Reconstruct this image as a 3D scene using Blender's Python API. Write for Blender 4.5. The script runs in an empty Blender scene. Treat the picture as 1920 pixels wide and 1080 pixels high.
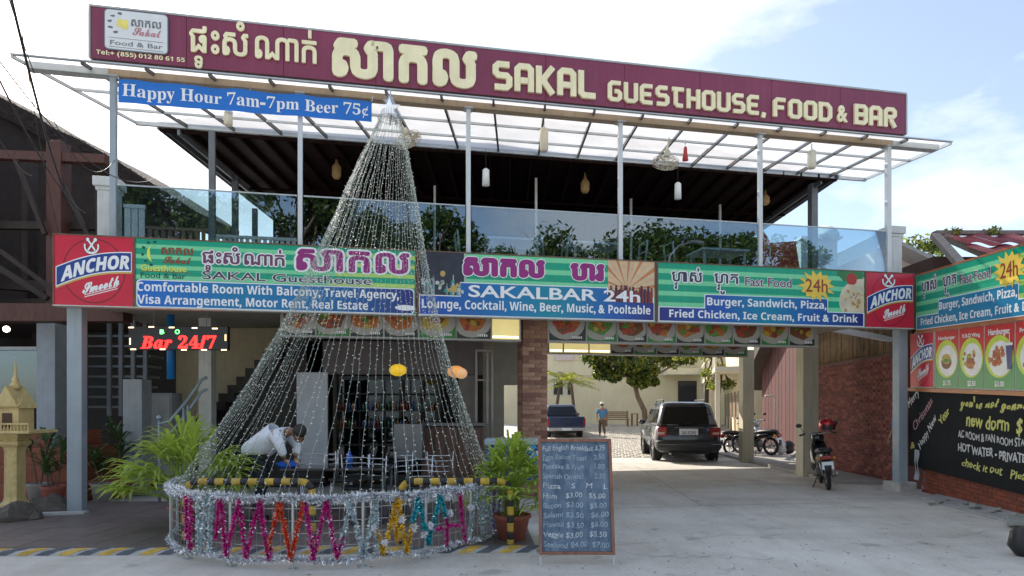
import bpy, bmesh, math, random
from mathutils import Vector, Matrix, Euler
random.seed(7)
R=math.radians; PI=math.pi
sc=bpy.context.scene; COL=sc.collection
# ---------------- camera, sky, sun, exposure ----------------
F=1250.0; HZ=765.0; H=1.55
cam=bpy.data.cameras.new('camera'); camo=bpy.data.objects.new('camera',cam); COL.objects.link(camo)
cam.sensor_width=36; cam.lens=36*F/1920; cam.shift_y=(HZ-540)/1920; cam.clip_start=.05; cam.clip_end=3000
camo.location=(0,0,H); camo.rotation_euler=(R(90),0,0); sc.camera=camo
SUN_EL,SUN_AZ=33,-39           # azimuth clockwise from +Y (negative: to the left)
w=bpy.data.worlds.new('World'); sc.world=w; w.use_nodes=True
nt=w.node_tree; nt.nodes.clear()
def nd(nt,t,**k):
    n=nt.nodes.new(t)
    for a,b in k.items(): setattr(n,a,b)
    return n
sky=nd(nt,'ShaderNodeTexSky'); sky.sky_type='NISHITA'; sky.sun_disc=False; sky.sun_elevation=R(SUN_EL); sky.sun_rotation=R(SUN_AZ)
sky.air_density=1.0; sky.dust_density=1.5; sky.ozone_density=1.2
tc=nd(nt,'ShaderNodeTexCoord'); mp=nd(nt,'ShaderNodeMapping'); mp.inputs['Scale'].default_value=(1,1,2.3); mp.inputs['Location'].default_value=(.35,.2,.1)
nz=nd(nt,'ShaderNodeTexNoise'); nz.inputs['Scale'].default_value=2.1; nz.inputs['Detail'].default_value=9; nz.inputs['Roughness'].default_value=.58
rp=nd(nt,'ShaderNodeValToRGB'); rp.color_ramp.elements[0].position=.49; rp.color_ramp.elements[1].position=.66
rp.color_ramp.elements[0].color=(.16,.16,.16,1); rp.color_ramp.elements[1].color=(1,1,1,1)
mx=nd(nt,'ShaderNodeMix',data_type='RGBA'); mx.inputs[7].default_value=(5.6,5.8,6.1,1)
bg=nd(nt,'ShaderNodeBackground'); bg.inputs['Strength'].default_value=.10
out=nd(nt,'ShaderNodeOutputWorld')
L=nt.links.new
L(tc.outputs['Generated'],mp.inputs[0]); L(mp.outputs[0],nz.inputs['Vector']); L(nz.outputs[0],rp.inputs[0]); L(rp.outputs[0],mx.inputs[0])
L(sky.outputs[0],mx.inputs[6]); L(mx.outputs[2],bg.inputs[0]); L(bg.outputs[0],out.inputs[0])
sl=bpy.data.lights.new('sun','SUN'); sl.energy=3.2; sl.angle=R(.6); sl.color=(1,.93,.82)
so=bpy.data.objects.new('sun',sl); COL.objects.link(so)
sd=Vector((math.sin(R(SUN_AZ))*math.cos(R(SUN_EL)),math.cos(R(SUN_AZ))*math.cos(R(SUN_EL)),math.sin(R(SUN_EL))))
so.rotation_euler=sd.to_track_quat('Z','Y').to_euler(); so.location=(-20,40,40)
sc.view_settings.view_transform='Standard'; sc.view_settings.look='None'; sc.view_settings.gamma=1; sc.view_settings.use_curve_mapping=False
sc.view_settings.exposure=1.3
sc.cycles.max_bounces=8; sc.cycles.transparent_max_bounces=24

# ---------------- materials ----------------
MATS={}
def M(name,col,rough=.6,metal=0,var=.12,scale=5,bump=0,emit=0,spec=None,streak=0,stretch=(1,1,1),ior=None,dirt=None,coord='Object'):
    if name in MATS: return MATS[name]
    m=bpy.data.materials.new(name); m.use_nodes=True; t=m.node_tree; b=t.nodes['Principled BSDF']; MATS[name]=m
    l=t.links.new; b.inputs['Roughness'].default_value=rough; b.inputs['Metallic'].default_value=metal
    if ior: b.inputs['IOR'].default_value=ior
    c=nd(t,'ShaderNodeTexCoord'); mpn=nd(t,'ShaderNodeMapping'); mpn.inputs['Scale'].default_value=stretch
    l(c.outputs[coord],mpn.inputs[0])
    n=nd(t,'ShaderNodeTexNoise'); n.inputs['Scale'].default_value=scale; n.inputs['Detail'].default_value=7; n.inputs['Roughness'].default_value=.62
    l(mpn.outputs[0],n.inputs['Vector'])
    r=nd(t,'ShaderNodeValToRGB'); r.color_ramp.elements[0].position=.3; r.color_ramp.elements[1].position=.7
    lo=[max(0,x*(1-var)) for x in col]; hi=[min(1,x*(1+var)) for x in col]
    r.color_ramp.elements[0].color=(*lo,1); r.color_ramp.elements[1].color=(*hi,1)
    l(n.outputs[0],r.inputs[0]); src=r.outputs[0]
    if streak:
        m2=nd(t,'ShaderNodeMapping'); m2.inputs['Scale'].default_value=(9,9,.7); l(c.outputs[coord],m2.inputs[0])
        n2=nd(t,'ShaderNodeTexNoise'); n2.inputs['Scale'].default_value=1.6; n2.inputs['Detail'].default_value=6; l(m2.outputs[0],n2.inputs['Vector'])
        r2=nd(t,'ShaderNodeValToRGB'); r2.color_ramp.elements[0].position=.5; r2.color_ramp.elements[1].position=.78; l(n2.outputs[0],r2.inputs[0])
        f=nd(t,'ShaderNodeMath',operation='MULTIPLY'); f.inputs[1].default_value=streak; l(r2.outputs[0],f.inputs[0])
        x=nd(t,'ShaderNodeMix',data_type='RGBA'); d=dirt or (col[0]*.35,col[1]*.33,col[2]*.3); x.inputs[7].default_value=(*d,1)
        l(f.outputs[0],x.inputs[0]); l(src,x.inputs[6]); src=x.outputs[2]
    l(src,b.inputs['Base Color'])
    if emit: l(src,b.inputs['Emission Color']); b.inputs['Emission Strength'].default_value=emit
    if bump:
        bn=nd(t,'ShaderNodeTexNoise'); bn.inputs['Scale'].default_value=scale*6; bn.inputs['Detail'].default_value=5; l(mpn.outputs[0],bn.inputs['Vector'])
        bp=nd(t,'ShaderNodeBump'); bp.inputs['Strength'].default_value=bump; bp.inputs['Distance'].default_value=.02
        l(bn.outputs[0],bp.inputs['Height']); l(bp.outputs[0],b.inputs['Normal'])
    return m
def leafmat(name,col,tr=.35,var=.3):
    if name in MATS: return MATS[name]
    m=bpy.data.materials.new(name); m.use_nodes=True; t=m.node_tree; b=t.nodes['Principled BSDF']; MATS[name]=m; l=t.links.new
    c=nd(t,'ShaderNodeTexCoord'); n=nd(t,'ShaderNodeTexNoise'); n.inputs['Scale'].default_value=3; n.inputs['Detail'].default_value=5; l(c.outputs['Object'],n.inputs['Vector'])
    r=nd(t,'ShaderNodeValToRGB'); r.color_ramp.elements[0].position=.35; r.color_ramp.elements[1].position=.65
    r.color_ramp.elements[0].color=(*[x*(1-var) for x in col],1); r.color_ramp.elements[1].color=(*[min(1,x*(1+var)) for x in col],1); l(n.outputs[0],r.inputs[0])
    l(r.outputs[0],b.inputs['Base Color']); b.inputs['Roughness'].default_value=.42
    ts=nd(t,'ShaderNodeBsdfTranslucent'); l(r.outputs[0],ts.inputs[0])
    ms=nd(t,'ShaderNodeMixShader'); ms.inputs[0].default_value=tr; l(b.outputs[0],ms.inputs[1]); l(ts.outputs[0],ms.inputs[2])
    l(ms.outputs[0],t.nodes['Material Output'].inputs[0]); return m
def glassmat(name,refl=.22,tint=(.75,.86,.88),rough=0.0,dust=.0):
    m=bpy.data.materials.new(name); m.use_nodes=True; t=m.node_tree; t.nodes.remove(t.nodes['Principled BSDF']); l=t.links.new; MATS[name]=m
    tr=nd(t,'ShaderNodeBsdfTransparent'); tr.inputs[0].default_value=(*tint,1)
    g=nd(t,'ShaderNodeBsdfGlossy'); g.inputs['Roughness'].default_value=rough; g.inputs[0].default_value=(.86,.93,1,1)
    fr=nd(t,'ShaderNodeFresnel'); fr.inputs[0].default_value=1.5
    ad=nd(t,'ShaderNodeMath',operation='ADD',use_clamp=True); ad.inputs[1].default_value=refl; l(fr.outputs[0],ad.inputs[0])
    ms=nd(t,'ShaderNodeMixShader'); l(ad.outputs[0],ms.inputs[0]); l(tr.outputs[0],ms.inputs[1]); l(g.outputs[0],ms.inputs[2])
    last=ms.outputs[0]
    if dust:
        df=nd(t,'ShaderNodeBsdfDiffuse'); df.inputs[0].default_value=(.6,.62,.62,1)
        m3=nd(t,'ShaderNodeMixShader'); m3.inputs[0].default_value=dust; l(last,m3.inputs[1]); l(df.outputs[0],m3.inputs[2]); last=m3.outputs[0]
    l(last,t.nodes['Material Output'].inputs[0]); return m

# ---------------- mesh builder ----------------
class MB:
    def __init__(s): s.v=[]; s.f=[]; s.mi=[]; s.m=0; s.sm=[]; s.smooth=False
    def add(s,vs,fs):
        b=len(s.v); s.v+= [tuple(p) for p in vs]
        for f in fs: s.f.append(tuple(i+b for i in f)); s.mi.append(s.m); s.sm.append(s.smooth)
        return s
    def quad(s,a,b,c,d): return s.add([a,b,c,d],[(0,1,2,3)])
    def box(s,x0,x1,y0,y1,z0,z1):
        if x0>x1:x0,x1=x1,x0
        if y0>y1:y0,y1=y1,y0
        if z0>z1:z0,z1=z1,z0
        return s.add([(x0,y0,z0),(x1,y0,z0),(x1,y1,z0),(x0,y1,z0),(x0,y0,z1),(x1,y0,z1),(x1,y1,z1),(x0,y1,z1)],
          [(0,3,2,1),(4,5,6,7),(0,1,5,4),(1,2,6,5),(2,3,7,6),(3,0,4,7)])
    def bar(s,a,b,w,h=None,up=(0,0,1)):
        a=Vector(a);b=Vector(b);h=h or w;d=(b-a).normalized();upv=Vector(up)
        if abs(d.dot(upv))>.99: upv=Vector((0,1,0))
        r=d.cross(upv).normalized()*(w/2);u=r.cross(d).normalized()*(h/2)
        vs=[p+i*r+j*u for p in (a,b) for i,j in ((-1,-1),(1,-1),(1,1),(-1,1))]
        return s.add(vs,[(0,1,2,3),(7,6,5,4),(0,4,5,1),(1,5,6,2),(2,6,7,3),(3,7,4,0)])
    def tube(s,pts,r,n=6,cap=True):
        pts=[Vector(p) for p in pts]; rr=r if isinstance(r,(list,tuple)) else [r]*len(pts)
        vs=[];fs=[];k=len(pts); prev=None
        for i,p in enumerate(pts):
            d=(pts[min(i+1,k-1)]-pts[max(i-1,0)])
            d=d.normalized() if d.length>1e-9 else Vector((0,0,1))
            if prev is None: a=d.orthogonal().normalized()
            else:
                a=prev-d*prev.dot(d); a=a.normalized() if a.length>1e-6 else d.orthogonal().normalized()
            prev=a; b=d.cross(a)
            for j in range(n):
                t=2*PI*j/n; vs.append(p+(a*math.cos(t)+b*math.sin(t))*rr[i])
        for i in range(k-1):
            for j in range(n): fs.append((i*n+j,i*n+(j+1)%n,(i+1)*n+(j+1)%n,(i+1)*n+j))
        if cap and n>2: fs.append(tuple(range(n-1,-1,-1))); fs.append(tuple((k-1)*n+j for j in range(n)))
        return s.add(vs,fs)
    def lathe(s,prof,c=(0,0,0),n=16,axis='z',sq=False):
        vs=[];fs=[];k=len(prof)
        for (r,z) in prof:
            for j in range(n):
                t=2*PI*(j+(.5 if sq else 0))/n; x,y=r*math.cos(t),r*math.sin(t)
                p={'z':(x,y,z),'x':(z,x,y),'y':(x,z,y)}[axis]; vs.append((p[0]+c[0],p[1]+c[1],p[2]+c[2]))
        for i in range(k-1):
            for j in range(n): fs.append((i*n+j,i*n+(j+1)%n,(i+1)*n+(j+1)%n,(i+1)*n+j))
        if prof[0][0]>1e-5: fs.append(tuple(range(n-1,-1,-1)))
        if prof[-1][0]>1e-5: fs.append(tuple((k-1)*n+j for j in range(n)))
        return s.add(vs,fs)
    def ball(s,c,r,n=10,m=6,sc3=(1,1,1)):
        vs=[];fs=[]
        for i in range(m+1):
            a=PI*i/m
            for j in range(n):
                t=2*PI*j/n; vs.append((c[0]+r*sc3[0]*math.sin(a)*math.cos(t),c[1]+r*sc3[1]*math.sin(a)*math.sin(t),c[2]+r*sc3[2]*math.cos(a)))
        for i in range(m):
            for j in range(n): fs.append((i*n+j,(i+1)*n+j,(i+1)*n+(j+1)%n,i*n+(j+1)%n))
        return s.add(vs,fs)
    def torus(s,c,R1,r,axis='x',n=24,m=8,a0=0,a1=2*PI):
        vs=[];fs=[]
        for i in range(n):
            a=a0+(a1-a0)*i/n
            for j in range(m):
                b=2*PI*j/m; q=R1+r*math.cos(b); h=r*math.sin(b); x,y=q*math.cos(a),q*math.sin(a)
                p={'z':(x,y,h),'x':(h,x,y),'y':(x,h,y)}[axis]; vs.append((p[0]+c[0],p[1]+c[1],p[2]+c[2]))
        for i in range(n):
            for j in range(m): i2=(i+1)%n; fs.append((i*m+j,i2*m+j,i2*m+(j+1)%m,i*m+(j+1)%m))
        return s.add(vs,fs)
    def prism(s,poly,fn,d0,d1):
        """poly of 2D points, fn(x,y,d)->3D, extruded from d0 to d1"""
        k=len(poly); vs=[fn(x,y,d0) for x,y in poly]+[fn(x,y,d1) for x,y in poly]
        fs=[tuple(range(k)),tuple(range(2*k-1,k-1,-1))]+[(i,i+k,(i+1)%k+k,(i+1)%k) for i in range(k)]
        return s.add(vs,fs)
    def loft(s,secs,caps=True):
        n=len(secs[0]); vs=[p for q in secs for p in q]; fs=[]
        for i in range(len(secs)-1):
            for j in range(n): fs.append((i*n+j,i*n+(j+1)%n,(i+1)*n+(j+1)%n,(i+1)*n+j))
        if caps: fs.append(tuple(range(n-1,-1,-1))); fs.append(tuple((len(secs)-1)*n+j for j in range(n)))
        return s.add(vs,fs)
    def xf(s,mat,i0=0):
        for i in range(i0,len(s.v)): s.v[i]=tuple(mat@Vector(s.v[i]))
        return s
BASE={}
def build(mb,name,mats,parent=None,bevel=0,label=None,kind=None,link=True,fixn=False):
    base=Vector((0,0,0)); q=parent
    if parent is not None: base=BASE.get(parent.name,base)
    me=bpy.data.meshes.new(name)
    me.from_pydata([(p[0]-base[0],p[1]-base[1],p[2]-base[2]) for p in mb.v],[],mb.f)
    if not isinstance(mats,(list,tuple)): mats=[mats]
    for m in mats: me.materials.append(m)
    me.polygons.foreach_set('material_index',mb.mi); me.polygons.foreach_set('use_smooth',mb.sm)
    if fixn:
        bm=bmesh.new(); bm.from_mesh(me); bmesh.ops.recalc_face_normals(bm,faces=bm.faces); bm.to_mesh(me); bm.free()
    me.update()
    o=bpy.data.objects.new(name,me); COL.objects.link(o)
    if parent is not None:
        o.parent=parent; BASE[o.name]=base.copy()
    if bevel:
        b=o.modifiers.new('bevel','BEVEL'); b.width=bevel; b.segments=2; b.limit_method='ANGLE'
    if label: o['label']=label
    if kind: o['kind']=kind
    return o
def tag(o,label,cat=None,group=None,kind=None):
    o['label']=label
    if cat: o['category']=cat
    if group: o['group']=group
    if kind: o['kind']=kind
    return o
def thing(name,label,cat,loc=(0,0,0),rotz=0,group=None,base=None):
    o=bpy.data.objects.new(name,None); o.empty_display_size=.2; COL.objects.link(o); o.location=loc; o.rotation_euler=(0,0,rotz)
    BASE[o.name]=Vector(base) if base is not None else Vector((0,0,0))
    return tag(o,label,cat,group)
def wthing(name,label,cat,loc,group=None): return thing(name,label,cat,loc,0,group,base=loc)   # parts given in world coordinates
def struct(mb,name,mats,**k): return build(mb,name,mats,kind='structure',**k)
def dup(root,loc,rotz=None,label=None,group=None,scale=None):
    def cp(o,par):
        c=o.copy(); COL.objects.link(c); c.parent=par
        for ch in o.children: cp(ch,c)
        return c
    r=cp(root,None); r.location=loc
    if rotz is not None: r.rotation_euler=(root.rotation_euler[0],root.rotation_euler[1],rotz)
    if label: r['label']=label
    if group: r['group']=group
    if scale: r.scale=(scale,)*3
    return r
# ---------------- pixel helpers: a pixel plus a depth gives a place ----------------
def P(px,py,Y): return Vector(((px-960)*Y/F,Y,H+(HZ-py)*Y/F))
def X(px,Y): return (px-960)*Y/F
def Z(py,Y): return H+(HZ-py)*Y/F
ANG=math.atan(F/6177.0); A0=Vector((-6.36,9.69)); EU=Vector((math.cos(ANG),math.sin(ANG))); EN=Vector((-math.sin(ANG),math.cos(ANG)))
def FY(px,off=0):
    a=Vector(((px-960)/F,1)); return (A0.dot(EN)+off)/a.dot(EN)
def FU(px,off=0):
    Y=FY(px,off); return (Vector(((px-960)/F,1))*Y-A0).dot(EU)
def FZ(px,py,off=0): return H+(HZ-py)*FY(px,off)/F
def FW(u,off,z): p=A0+EU*u+EN*off; return Vector((p[0],p[1],z))
def fthing(name,label,cat,u,off,z,group=None):
    return thing(name,label,cat,FW(u,off,z),ANG,group,base=(u,off,z))      # parts given in facade coordinates (u, off, z)
def gz(x,y):
    t=min(max((y-30)/16,0),1); t=t*t*(3-2*t)
    return .45*t
# ---------------- lettering ----------------
def styl(s,style):
    o=''
    for c in s:
        if style=='serif': a,b,d=0x1D400,0x1D41A,0x1D7CE
        elif style=='sans': a,b,d=0x1D5D4,0x1D5EE,0x1D7EC
        elif style=='bi': a,b,d=0x1D468,0x1D482,0x1D7CE
        elif style=='script': a,b,d=0x1D4D0,0x1D4EA,0x1D7CE
        elif style=='thin': a,b,d=0x1D5A0,0x1D5BA,0x1D7E2
        else: o+=c; continue
        if 'A'<=c<='Z': o+=chr(a+ord(c)-65)
        elif 'a'<=c<='z': o+=chr(b+ord(c)-97)
        elif '0'<=c<='9': o+=chr(d+ord(c)-48)
        else: o+=c
    return o
def glyphs(body,off=0,shear=0,res=3,space=1):
    c=bpy.data.curves.new('t','FONT'); c.body=body; c.size=1; c.offset=off; c.shear=shear; c.resolution_u=res; c.space_character=space
    o=bpy.data.objects.new('t',c); me=o.to_mesh()
    vs=[(v.co.x,v.co.y) for v in me.vertices]; fs=[tuple(p.vertices) for p in me.polygons]
    o.to_mesh_clear(); bpy.data.objects.remove(o); bpy.data.curves.remove(c)
    return vs,fs
GC={}
def sglyph(ch):
    """one glyph of the bundled fallback font: verts, faces, advance (kept, since the font is slow to open)"""
    if ch in GC: return GC[ch]
    vs,fs=glyphs(ch+'.'); par=list(range(len(vs)))
    def fd(i):
        while par[i]!=i: par[i]=par[par[i]]; i=par[i]
        return i
    for f in fs:
        for i in f[1:]: par[fd(i)]=fd(f[0])
    comp={}
    for i in range(len(vs)): comp.setdefault(fd(i),[]).append(i)
    dot=max((c for c in comp.values() if max(vs[i][1] for i in c)<.25),key=lambda c:min(vs[i][0] for i in c))
    adv=min(vs[i][0] for i in dot)-DOTL; ds=set(dot); keep=[i for i in range(len(vs)) if i not in ds]; mp={o:n for n,o in enumerate(keep)}
    GC[ch]=([vs[i] for i in keep],[tuple(mp[i] for i in f) for f in fs if f[0] not in ds],adv); return GC[ch]
DOTL=min(p[0] for p in glyphs('.')[0])
def text2d(items,style=None,off=0,shear=0,res=3,space=1,fat=0):
    """items: a string or [(string, x, y, scale)]; returns verts (x,y,layer), faces. fat thickens by shifted copies"""
    if isinstance(items,str): items=[(items,0,0,1)]
    V=[];Fc=[]
    def take(vs,fs,x,y,k):
        b=len(V); V.extend((a*k+x,c*k+y,0) for a,c in vs); Fc.extend(tuple(i+b for i in f) for f in fs)
    for s,x,y,k in items:
        if style is None: take(*glyphs(s,off/k,shear,res,space),x,y,k); continue
        cx=0
        for c in s:
            st=styl(c,style)
            if c==' ': cx+=.28*space; continue
            if st==c and c in ".,-/+():!$%'&": vs,fs=glyphs(c,.028); xs=[p[0] for p in vs]; take(vs,fs,x+cx*k,y,k); cx+=max(xs)+min(xs)*.6+.03; continue
            vs,fs,ad=sglyph(st)
            take([(p[0]+shear*p[1],p[1]) for p in vs],fs,x+cx*k,y,k); cx+=ad*space
    if fat:
        n=len(V); V0=list(V); F0=list(Fc)
        for q in range(8):
            a=2*PI*q/8; b=len(V); V+=[(p[0]+fat*math.cos(a),p[1]+fat*math.sin(a),q+1) for p in V0]; Fc+=[tuple(i+b for i in f) for f in F0]
    return V,Fc
def put(mb,items,fn,x0,x1,y0,y1,ref=None,depth=None,warp=None,**k):
    """fit lettering to the box x0..x1, y0..y1 (y0=baseline, y1=cap height) and lay it through fn(x,y[,d])"""
    V,Fc=text2d(items,**k)
    if not V: return
    V0=[p for p in V if p[2]==0];
    xa=min(p[0] for p in V0); xb=max(p[0] for p in V0)
    if ref is None:
        ya,yb=min(p[1] for p in V0),max(p[1] for p in V0)
    else: ya,yb=ref
    def g(p,d):
        x=x0+(p[0]-xa)/(xb-xa)*(x1-x0); y=y0+(p[1]-ya)/(yb-ya)*(y1-y0)
        if warp: x,y=warp(x,y)
        return fn(x,y,d+p[2]*.00035)
    if depth is None: mb.add([g(p,0) for p in V],Fc)
    else:
        n=len(V); vs=[g(p,depth) for p in V]+[g(p,0) for p in V]
        cnt={}
        for f in Fc:
            for i in range(len(f)):
                e=(f[i],f[(i+1)%len(f)]); cnt[e]=1
        side=[(a,b,b+n,a+n) for (a,b) in cnt if (b,a) not in cnt]
        mb.add(vs,Fc+side)
CAP=(0,.7)
KM_PTEAH=[('ផ',0,0,1),('ទ',.16,-.42,.5),('ះ',.62,0,1),('សំ',.95,0,1),('ណា',1.95,0,1),('ក់',3.42,0,1)]
KM_SAKAL='សាកល'
KM_BAR='បារ'
KM_FAST=[('ហ',0,0,1),('វ',.2,-.45,.55),('ាស់',.76,0,1)]
KM_FOOD=[('ហ',0,0,1),('វ',.2,-.42,.5),('ូ',.75,-.5,.8),('ត',.9,0,1)]
KH=max(p[1] for p in glyphs('ក')[0])
KREF=(0,KH)
# ---------------- ground, drive, courtyard ----------------
def groundmat():
    m=bpy.data.materials.new('weathered_concrete'); m.use_nodes=True; t=m.node_tree; b=t.nodes['Principled BSDF']; l=t.links.new
    c=nd(t,'ShaderNodeTexCoord')
    def noise(s,d,ro,st=(1,1,1)):
        mpn=nd(t,'ShaderNodeMapping'); mpn.inputs['Scale'].default_value=st; l(c.outputs['Object'],mpn.inputs[0])
        n=nd(t,'ShaderNodeTexNoise'); n.inputs['Scale'].default_value=s; n.inputs['Detail'].default_value=d; n.inputs['Roughness'].default_value=ro; l(mpn.outputs[0],n.inputs['Vector']); return n.outputs[0]
    def ramp(src,a,bb,ca,cb):
        r=nd(t,'ShaderNodeValToRGB'); r.color_ramp.elements[0].position=a; r.color_ramp.elements[1].position=bb; r.color_ramp.elements[0].color=(*ca,1); r.color_ramp.elements[1].color=(*cb,1); l(src,r.inputs[0]); return r.outputs[0]
    def mul(a,bq,f=1):
        x=nd(t,'ShaderNodeMix',data_type='RGBA',blend_type='MULTIPLY'); x.inputs[0].default_value=f; l(a,x.inputs[6]); l(bq,x.inputs[7]); return x.outputs[2]
    base=ramp(noise(.45,8,.62),.3,.72,(.54,.52,.475),(.70,.68,.63))
    s1=ramp(noise(1.7,9,.7,(1,.45,1)),.38,.6,(.86,.85,.83),(1,1,1))
    s2=ramp(noise(22,6,.7),.3,.62,(.9,.89,.88),(1.04,1.04,1.04))
    s3=ramp(noise(.9,3,.5,(.25,2.4,1)),.42,.5,(.93,.92,.91),(1,1,1))
    s4=ramp(noise(3.1,2,.4),.26,.34,(.55,.53,.5),(1,1,1)); s5=ramp(noise(.33,6,.75,(2.6,.5,1)),.36,.52,(.88,.87,.86),(1,1,1)); s6=ramp(noise(70,3,.6),.24,.4,(.62,.6,.57),(1,1,1))
    l(mul(mul(mul(mul(mul(mul(base,s1),s2),s3),s4,.6),s5),s6,.7),b.inputs['Base Color']); b.inputs['Roughness'].default_value=.82
    bp=nd(t,'ShaderNodeBump'); bp.inputs['Strength'].default_value=.35; bp.inputs['Distance'].default_value=.012; l(noise(34,8,.7),bp.inputs['Height']); l(bp.outputs[0],b.inputs['Normal'])
    return m
CONC=groundmat()
mb=MB()
xs=[-1200,-300,-80,-40,-20,-10,0,10,20,40,80,300,1200]; ys=[-1200,-300,-60,-20,0,10,20,28]+[30+i*1.6 for i in range(11)]+[60,100,300,1200]
vs=[(x,y,gz(x,y)) for y in ys for x in xs]; nx=len(xs)
mb.add(vs,[(j*nx+i,j*nx+i+1,(j+1)*nx+i+1,(j+1)*nx+i) for j in range(len(ys)-1) for i in range(nx-1)])
struct(mb,'ground',CONC)
# saw-cut joints and hairline cracks in the forecourt, recessed looking dark fillets
mb=MB()
dark=M('joint_dirt',(.13,.12,.11),.95,var=.4,scale=12)
def ribbon(mb,pts,w,z=.004):
    for a,b in zip(pts,pts[1:]):
        a=Vector((a[0],a[1]));b=Vector((b[0],b[1]));n=(b-a).orthogonal().normalized()*w/2
        mb.quad((a.x-n.x,a.y-n.y,z),(b.x-n.x,b.y-n.y,z),(b.x+n.x,b.y+n.y,z),(a.x+n.x,a.y+n.y,z))
ribbon(mb,[(1.0,10.2),(6.4,11.1)],.012); ribbon(mb,[(3.0,10.55),(3.3,18)],.01); ribbon(mb,[(-12,5.1),(14,6.2)],.014)
for s in range(11):
    x,y=random.uniform(-1,6),random.uniform(6.2,12); pts=[(x,y)]
    for k in range(9): x+=random.uniform(.05,.22); y+=random.uniform(-.12,.14); pts.append((x,y))
    ribbon(mb,pts,.006,.0041+s*.0002)
o=struct(mb,'pavement_joint',dark)
# porch floor, left
tile=M('porch_floor_tile',(.16,.135,.125),.5,var=.25,scale=4,bump=.1); curbc=M('curb_concrete',(.45,.45,.44),.85,var=.15,streak=.3)
YK=7.05
mb=MB(); x0=X(-260,YK); x1=X(1005,7.25)
vsf=[(x0,YK,0),(x1,7.25,0),(x1-.2,10.9,0),(-9,10.2,0),(x0,9,0)]
mb.prism([(p[0],p[1]) for p in vsf],lambda x,y,d:(x,y,d),-.02,.03); struct(mb,'porch_slab',tile)
# porch tiles, built pieces proud of the slab
tr=wthing('porch_floor','brown floor tiles of the shaded guesthouse porch','floor',(-6,8,.03)); tr['kind']='structure'; del tr['category']
k=0
tm=[M('porch_tile_a',(.17,.14,.13),.45,var=.2,scale=7,bump=.05),M('porch_tile_b',(.145,.122,.115),.5,var=.2,scale=7,bump=.05)]
sz=.4
pm=[]
for m_ in tm:
    q=MB(); q.box(-sz/2+.004,sz/2-.004,-sz/2+.004,sz/2-.004,0,.008); 
    me=bpy.data.meshes.new('tile'); me.from_pydata(q.v,[],q.f); me.materials.append(m_); pm.append(me)
for j in range(9):
    for i in range(24):
        x=-9.2+i*sz; y=7.4+j*sz
        if x>x1-.35 or (y<7.4+.1*0): continue
        if (x+2.11)**2+(y-8.4)**2<.1: continue
        o=bpy.data.objects.new('tile',random.choice(pm)); COL.objects.link(o); o.parent=tr; o.location=(x+6,y-8,0.001+random.uniform(0,.002)); k+=1
# kerb with yellow and black hazard stripes
yel=M('hazard_yellow',(.60,.38,.05),.7,var=.25,scale=9,streak=.8,dirt=(.3,.25,.15)); blk=M('hazard_black',(.03,.03,.032),.6,var=.3,scale=9)
kt=wthing('painted_kerb','low concrete kerb with slanted yellow and black stripes along the porch edge','kerb',((x0+x1)/2,YK,0))
mb=MB(); slope=(7.25-YK)/(x1-x0)
def kp(x,y,z): return (x,YK+slope*(x-x0)+y,z)
mb.add([kp(x0,-.13,0),kp(x1,-.13,0),kp(x1,.02,0),kp(x0,.02,0),kp(x0,-.11,.045),kp(x1,-.11,.045),kp(x1,.02,.05),kp(x0,.02,.05)],[(0,1,5,4),(4,5,6,7),(1,2,6,5),(0,4,7,3),(2,3,7,6)])
build(mb,'kerb_body',curbc,kt)
n=int((x1-x0)/.42)
for i in range(n):
    xa=x0+i*.42
    for kk,(m_,wd) in enumerate(((yel,.13),(M('hazard_slate',(.09,.1,.12),.7,var=.3,scale=9),.14))):
        q=MB(); a=xa+kk*.2+random.uniform(-.01,.01); sk=.09
        q.add([kp(a,-.128,.006),kp(a+wd,-.128,.006),kp(a+wd+sk,-.112,.048),kp(a+sk,-.112,.048),kp(a+sk+.06,.015,.054),kp(a+wd+sk+.06,.015,.054)],[(0,1,2,3),(3,2,5,4)])
        for j in range(6): q.v[j]=(q.v[j][0],q.v[j][1]-.003,q.v[j][2]+.001)
        build(q,'stripe',m_,kt)
# inner ramp strip at left
mb=MB(); mb.prism([(-9.5,8.2),(-6.1,9.5),(-6.1,9.62),(-9.5,8.6)],lambda x,y,d:(x,y,d),.0,.075); struct(mb,'porch_edge_kerb',curbc)
# courtyard pavers
pav=M('courtyard_paver',(.42,.38,.32),.85,var=.3,scale=2,bump=.15)
mb=MB(); rr=random.Random(3)
for j in range(70):
    for i in range(40):
        x=2.0+i*.32+(j%2)*.16; y=21+j*.32*1.05
        if y>46: continue
        z=gz(x,y)+.004; h=.012+rr.random()*.014; s=.142
        z2=gz(x,y+.3)-gz(x,y)
        mb.add([(x-s,y-s,z),(x+s,y-s,z),(x+s,y+s,z+z2),(x-s,y+s,z+z2),(x-s*.9,y-s*.9,z+h),(x+s*.9,y-s*.9,z+h),(x+s*.9,y+s*.9,z+h+z2),(x-s*.9,y+s*.9,z+h+z2)],[(4,5,6,7),(0,1,5,4),(1,2,6,5),(3,0,4,7)])
tag(build(mb,'paver',pav),'square stone pavers of the rear courtyard','',None,'stuff'); 
# raised side pavement right of the drive, and the front pavement under the billboard
mb=MB(); mb.prism([(6.62,13.7),(7.66,13.5),(7.75,19),(10.5,24),(6.8,24)],lambda x,y,d:(x,y,d),0,.08); struct(mb,'side_pavement',M('side_pavement',(.33,.31,.29),.85,var=.2,scale=2,streak=.2,bump=.2),bevel=.01)
mb=MB(); mb.prism([(7.0,11.4),(6.3,6.2),(5.9,3),(7.6,3),(7.75,12.0)],lambda x,y,d:(x,y,d),0,.03)
struct(mb,'front_pavement',M('front_pavement',(.4,.4,.39),.85,var=.2,scale=2,bump=.2),bevel=.01)
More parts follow.
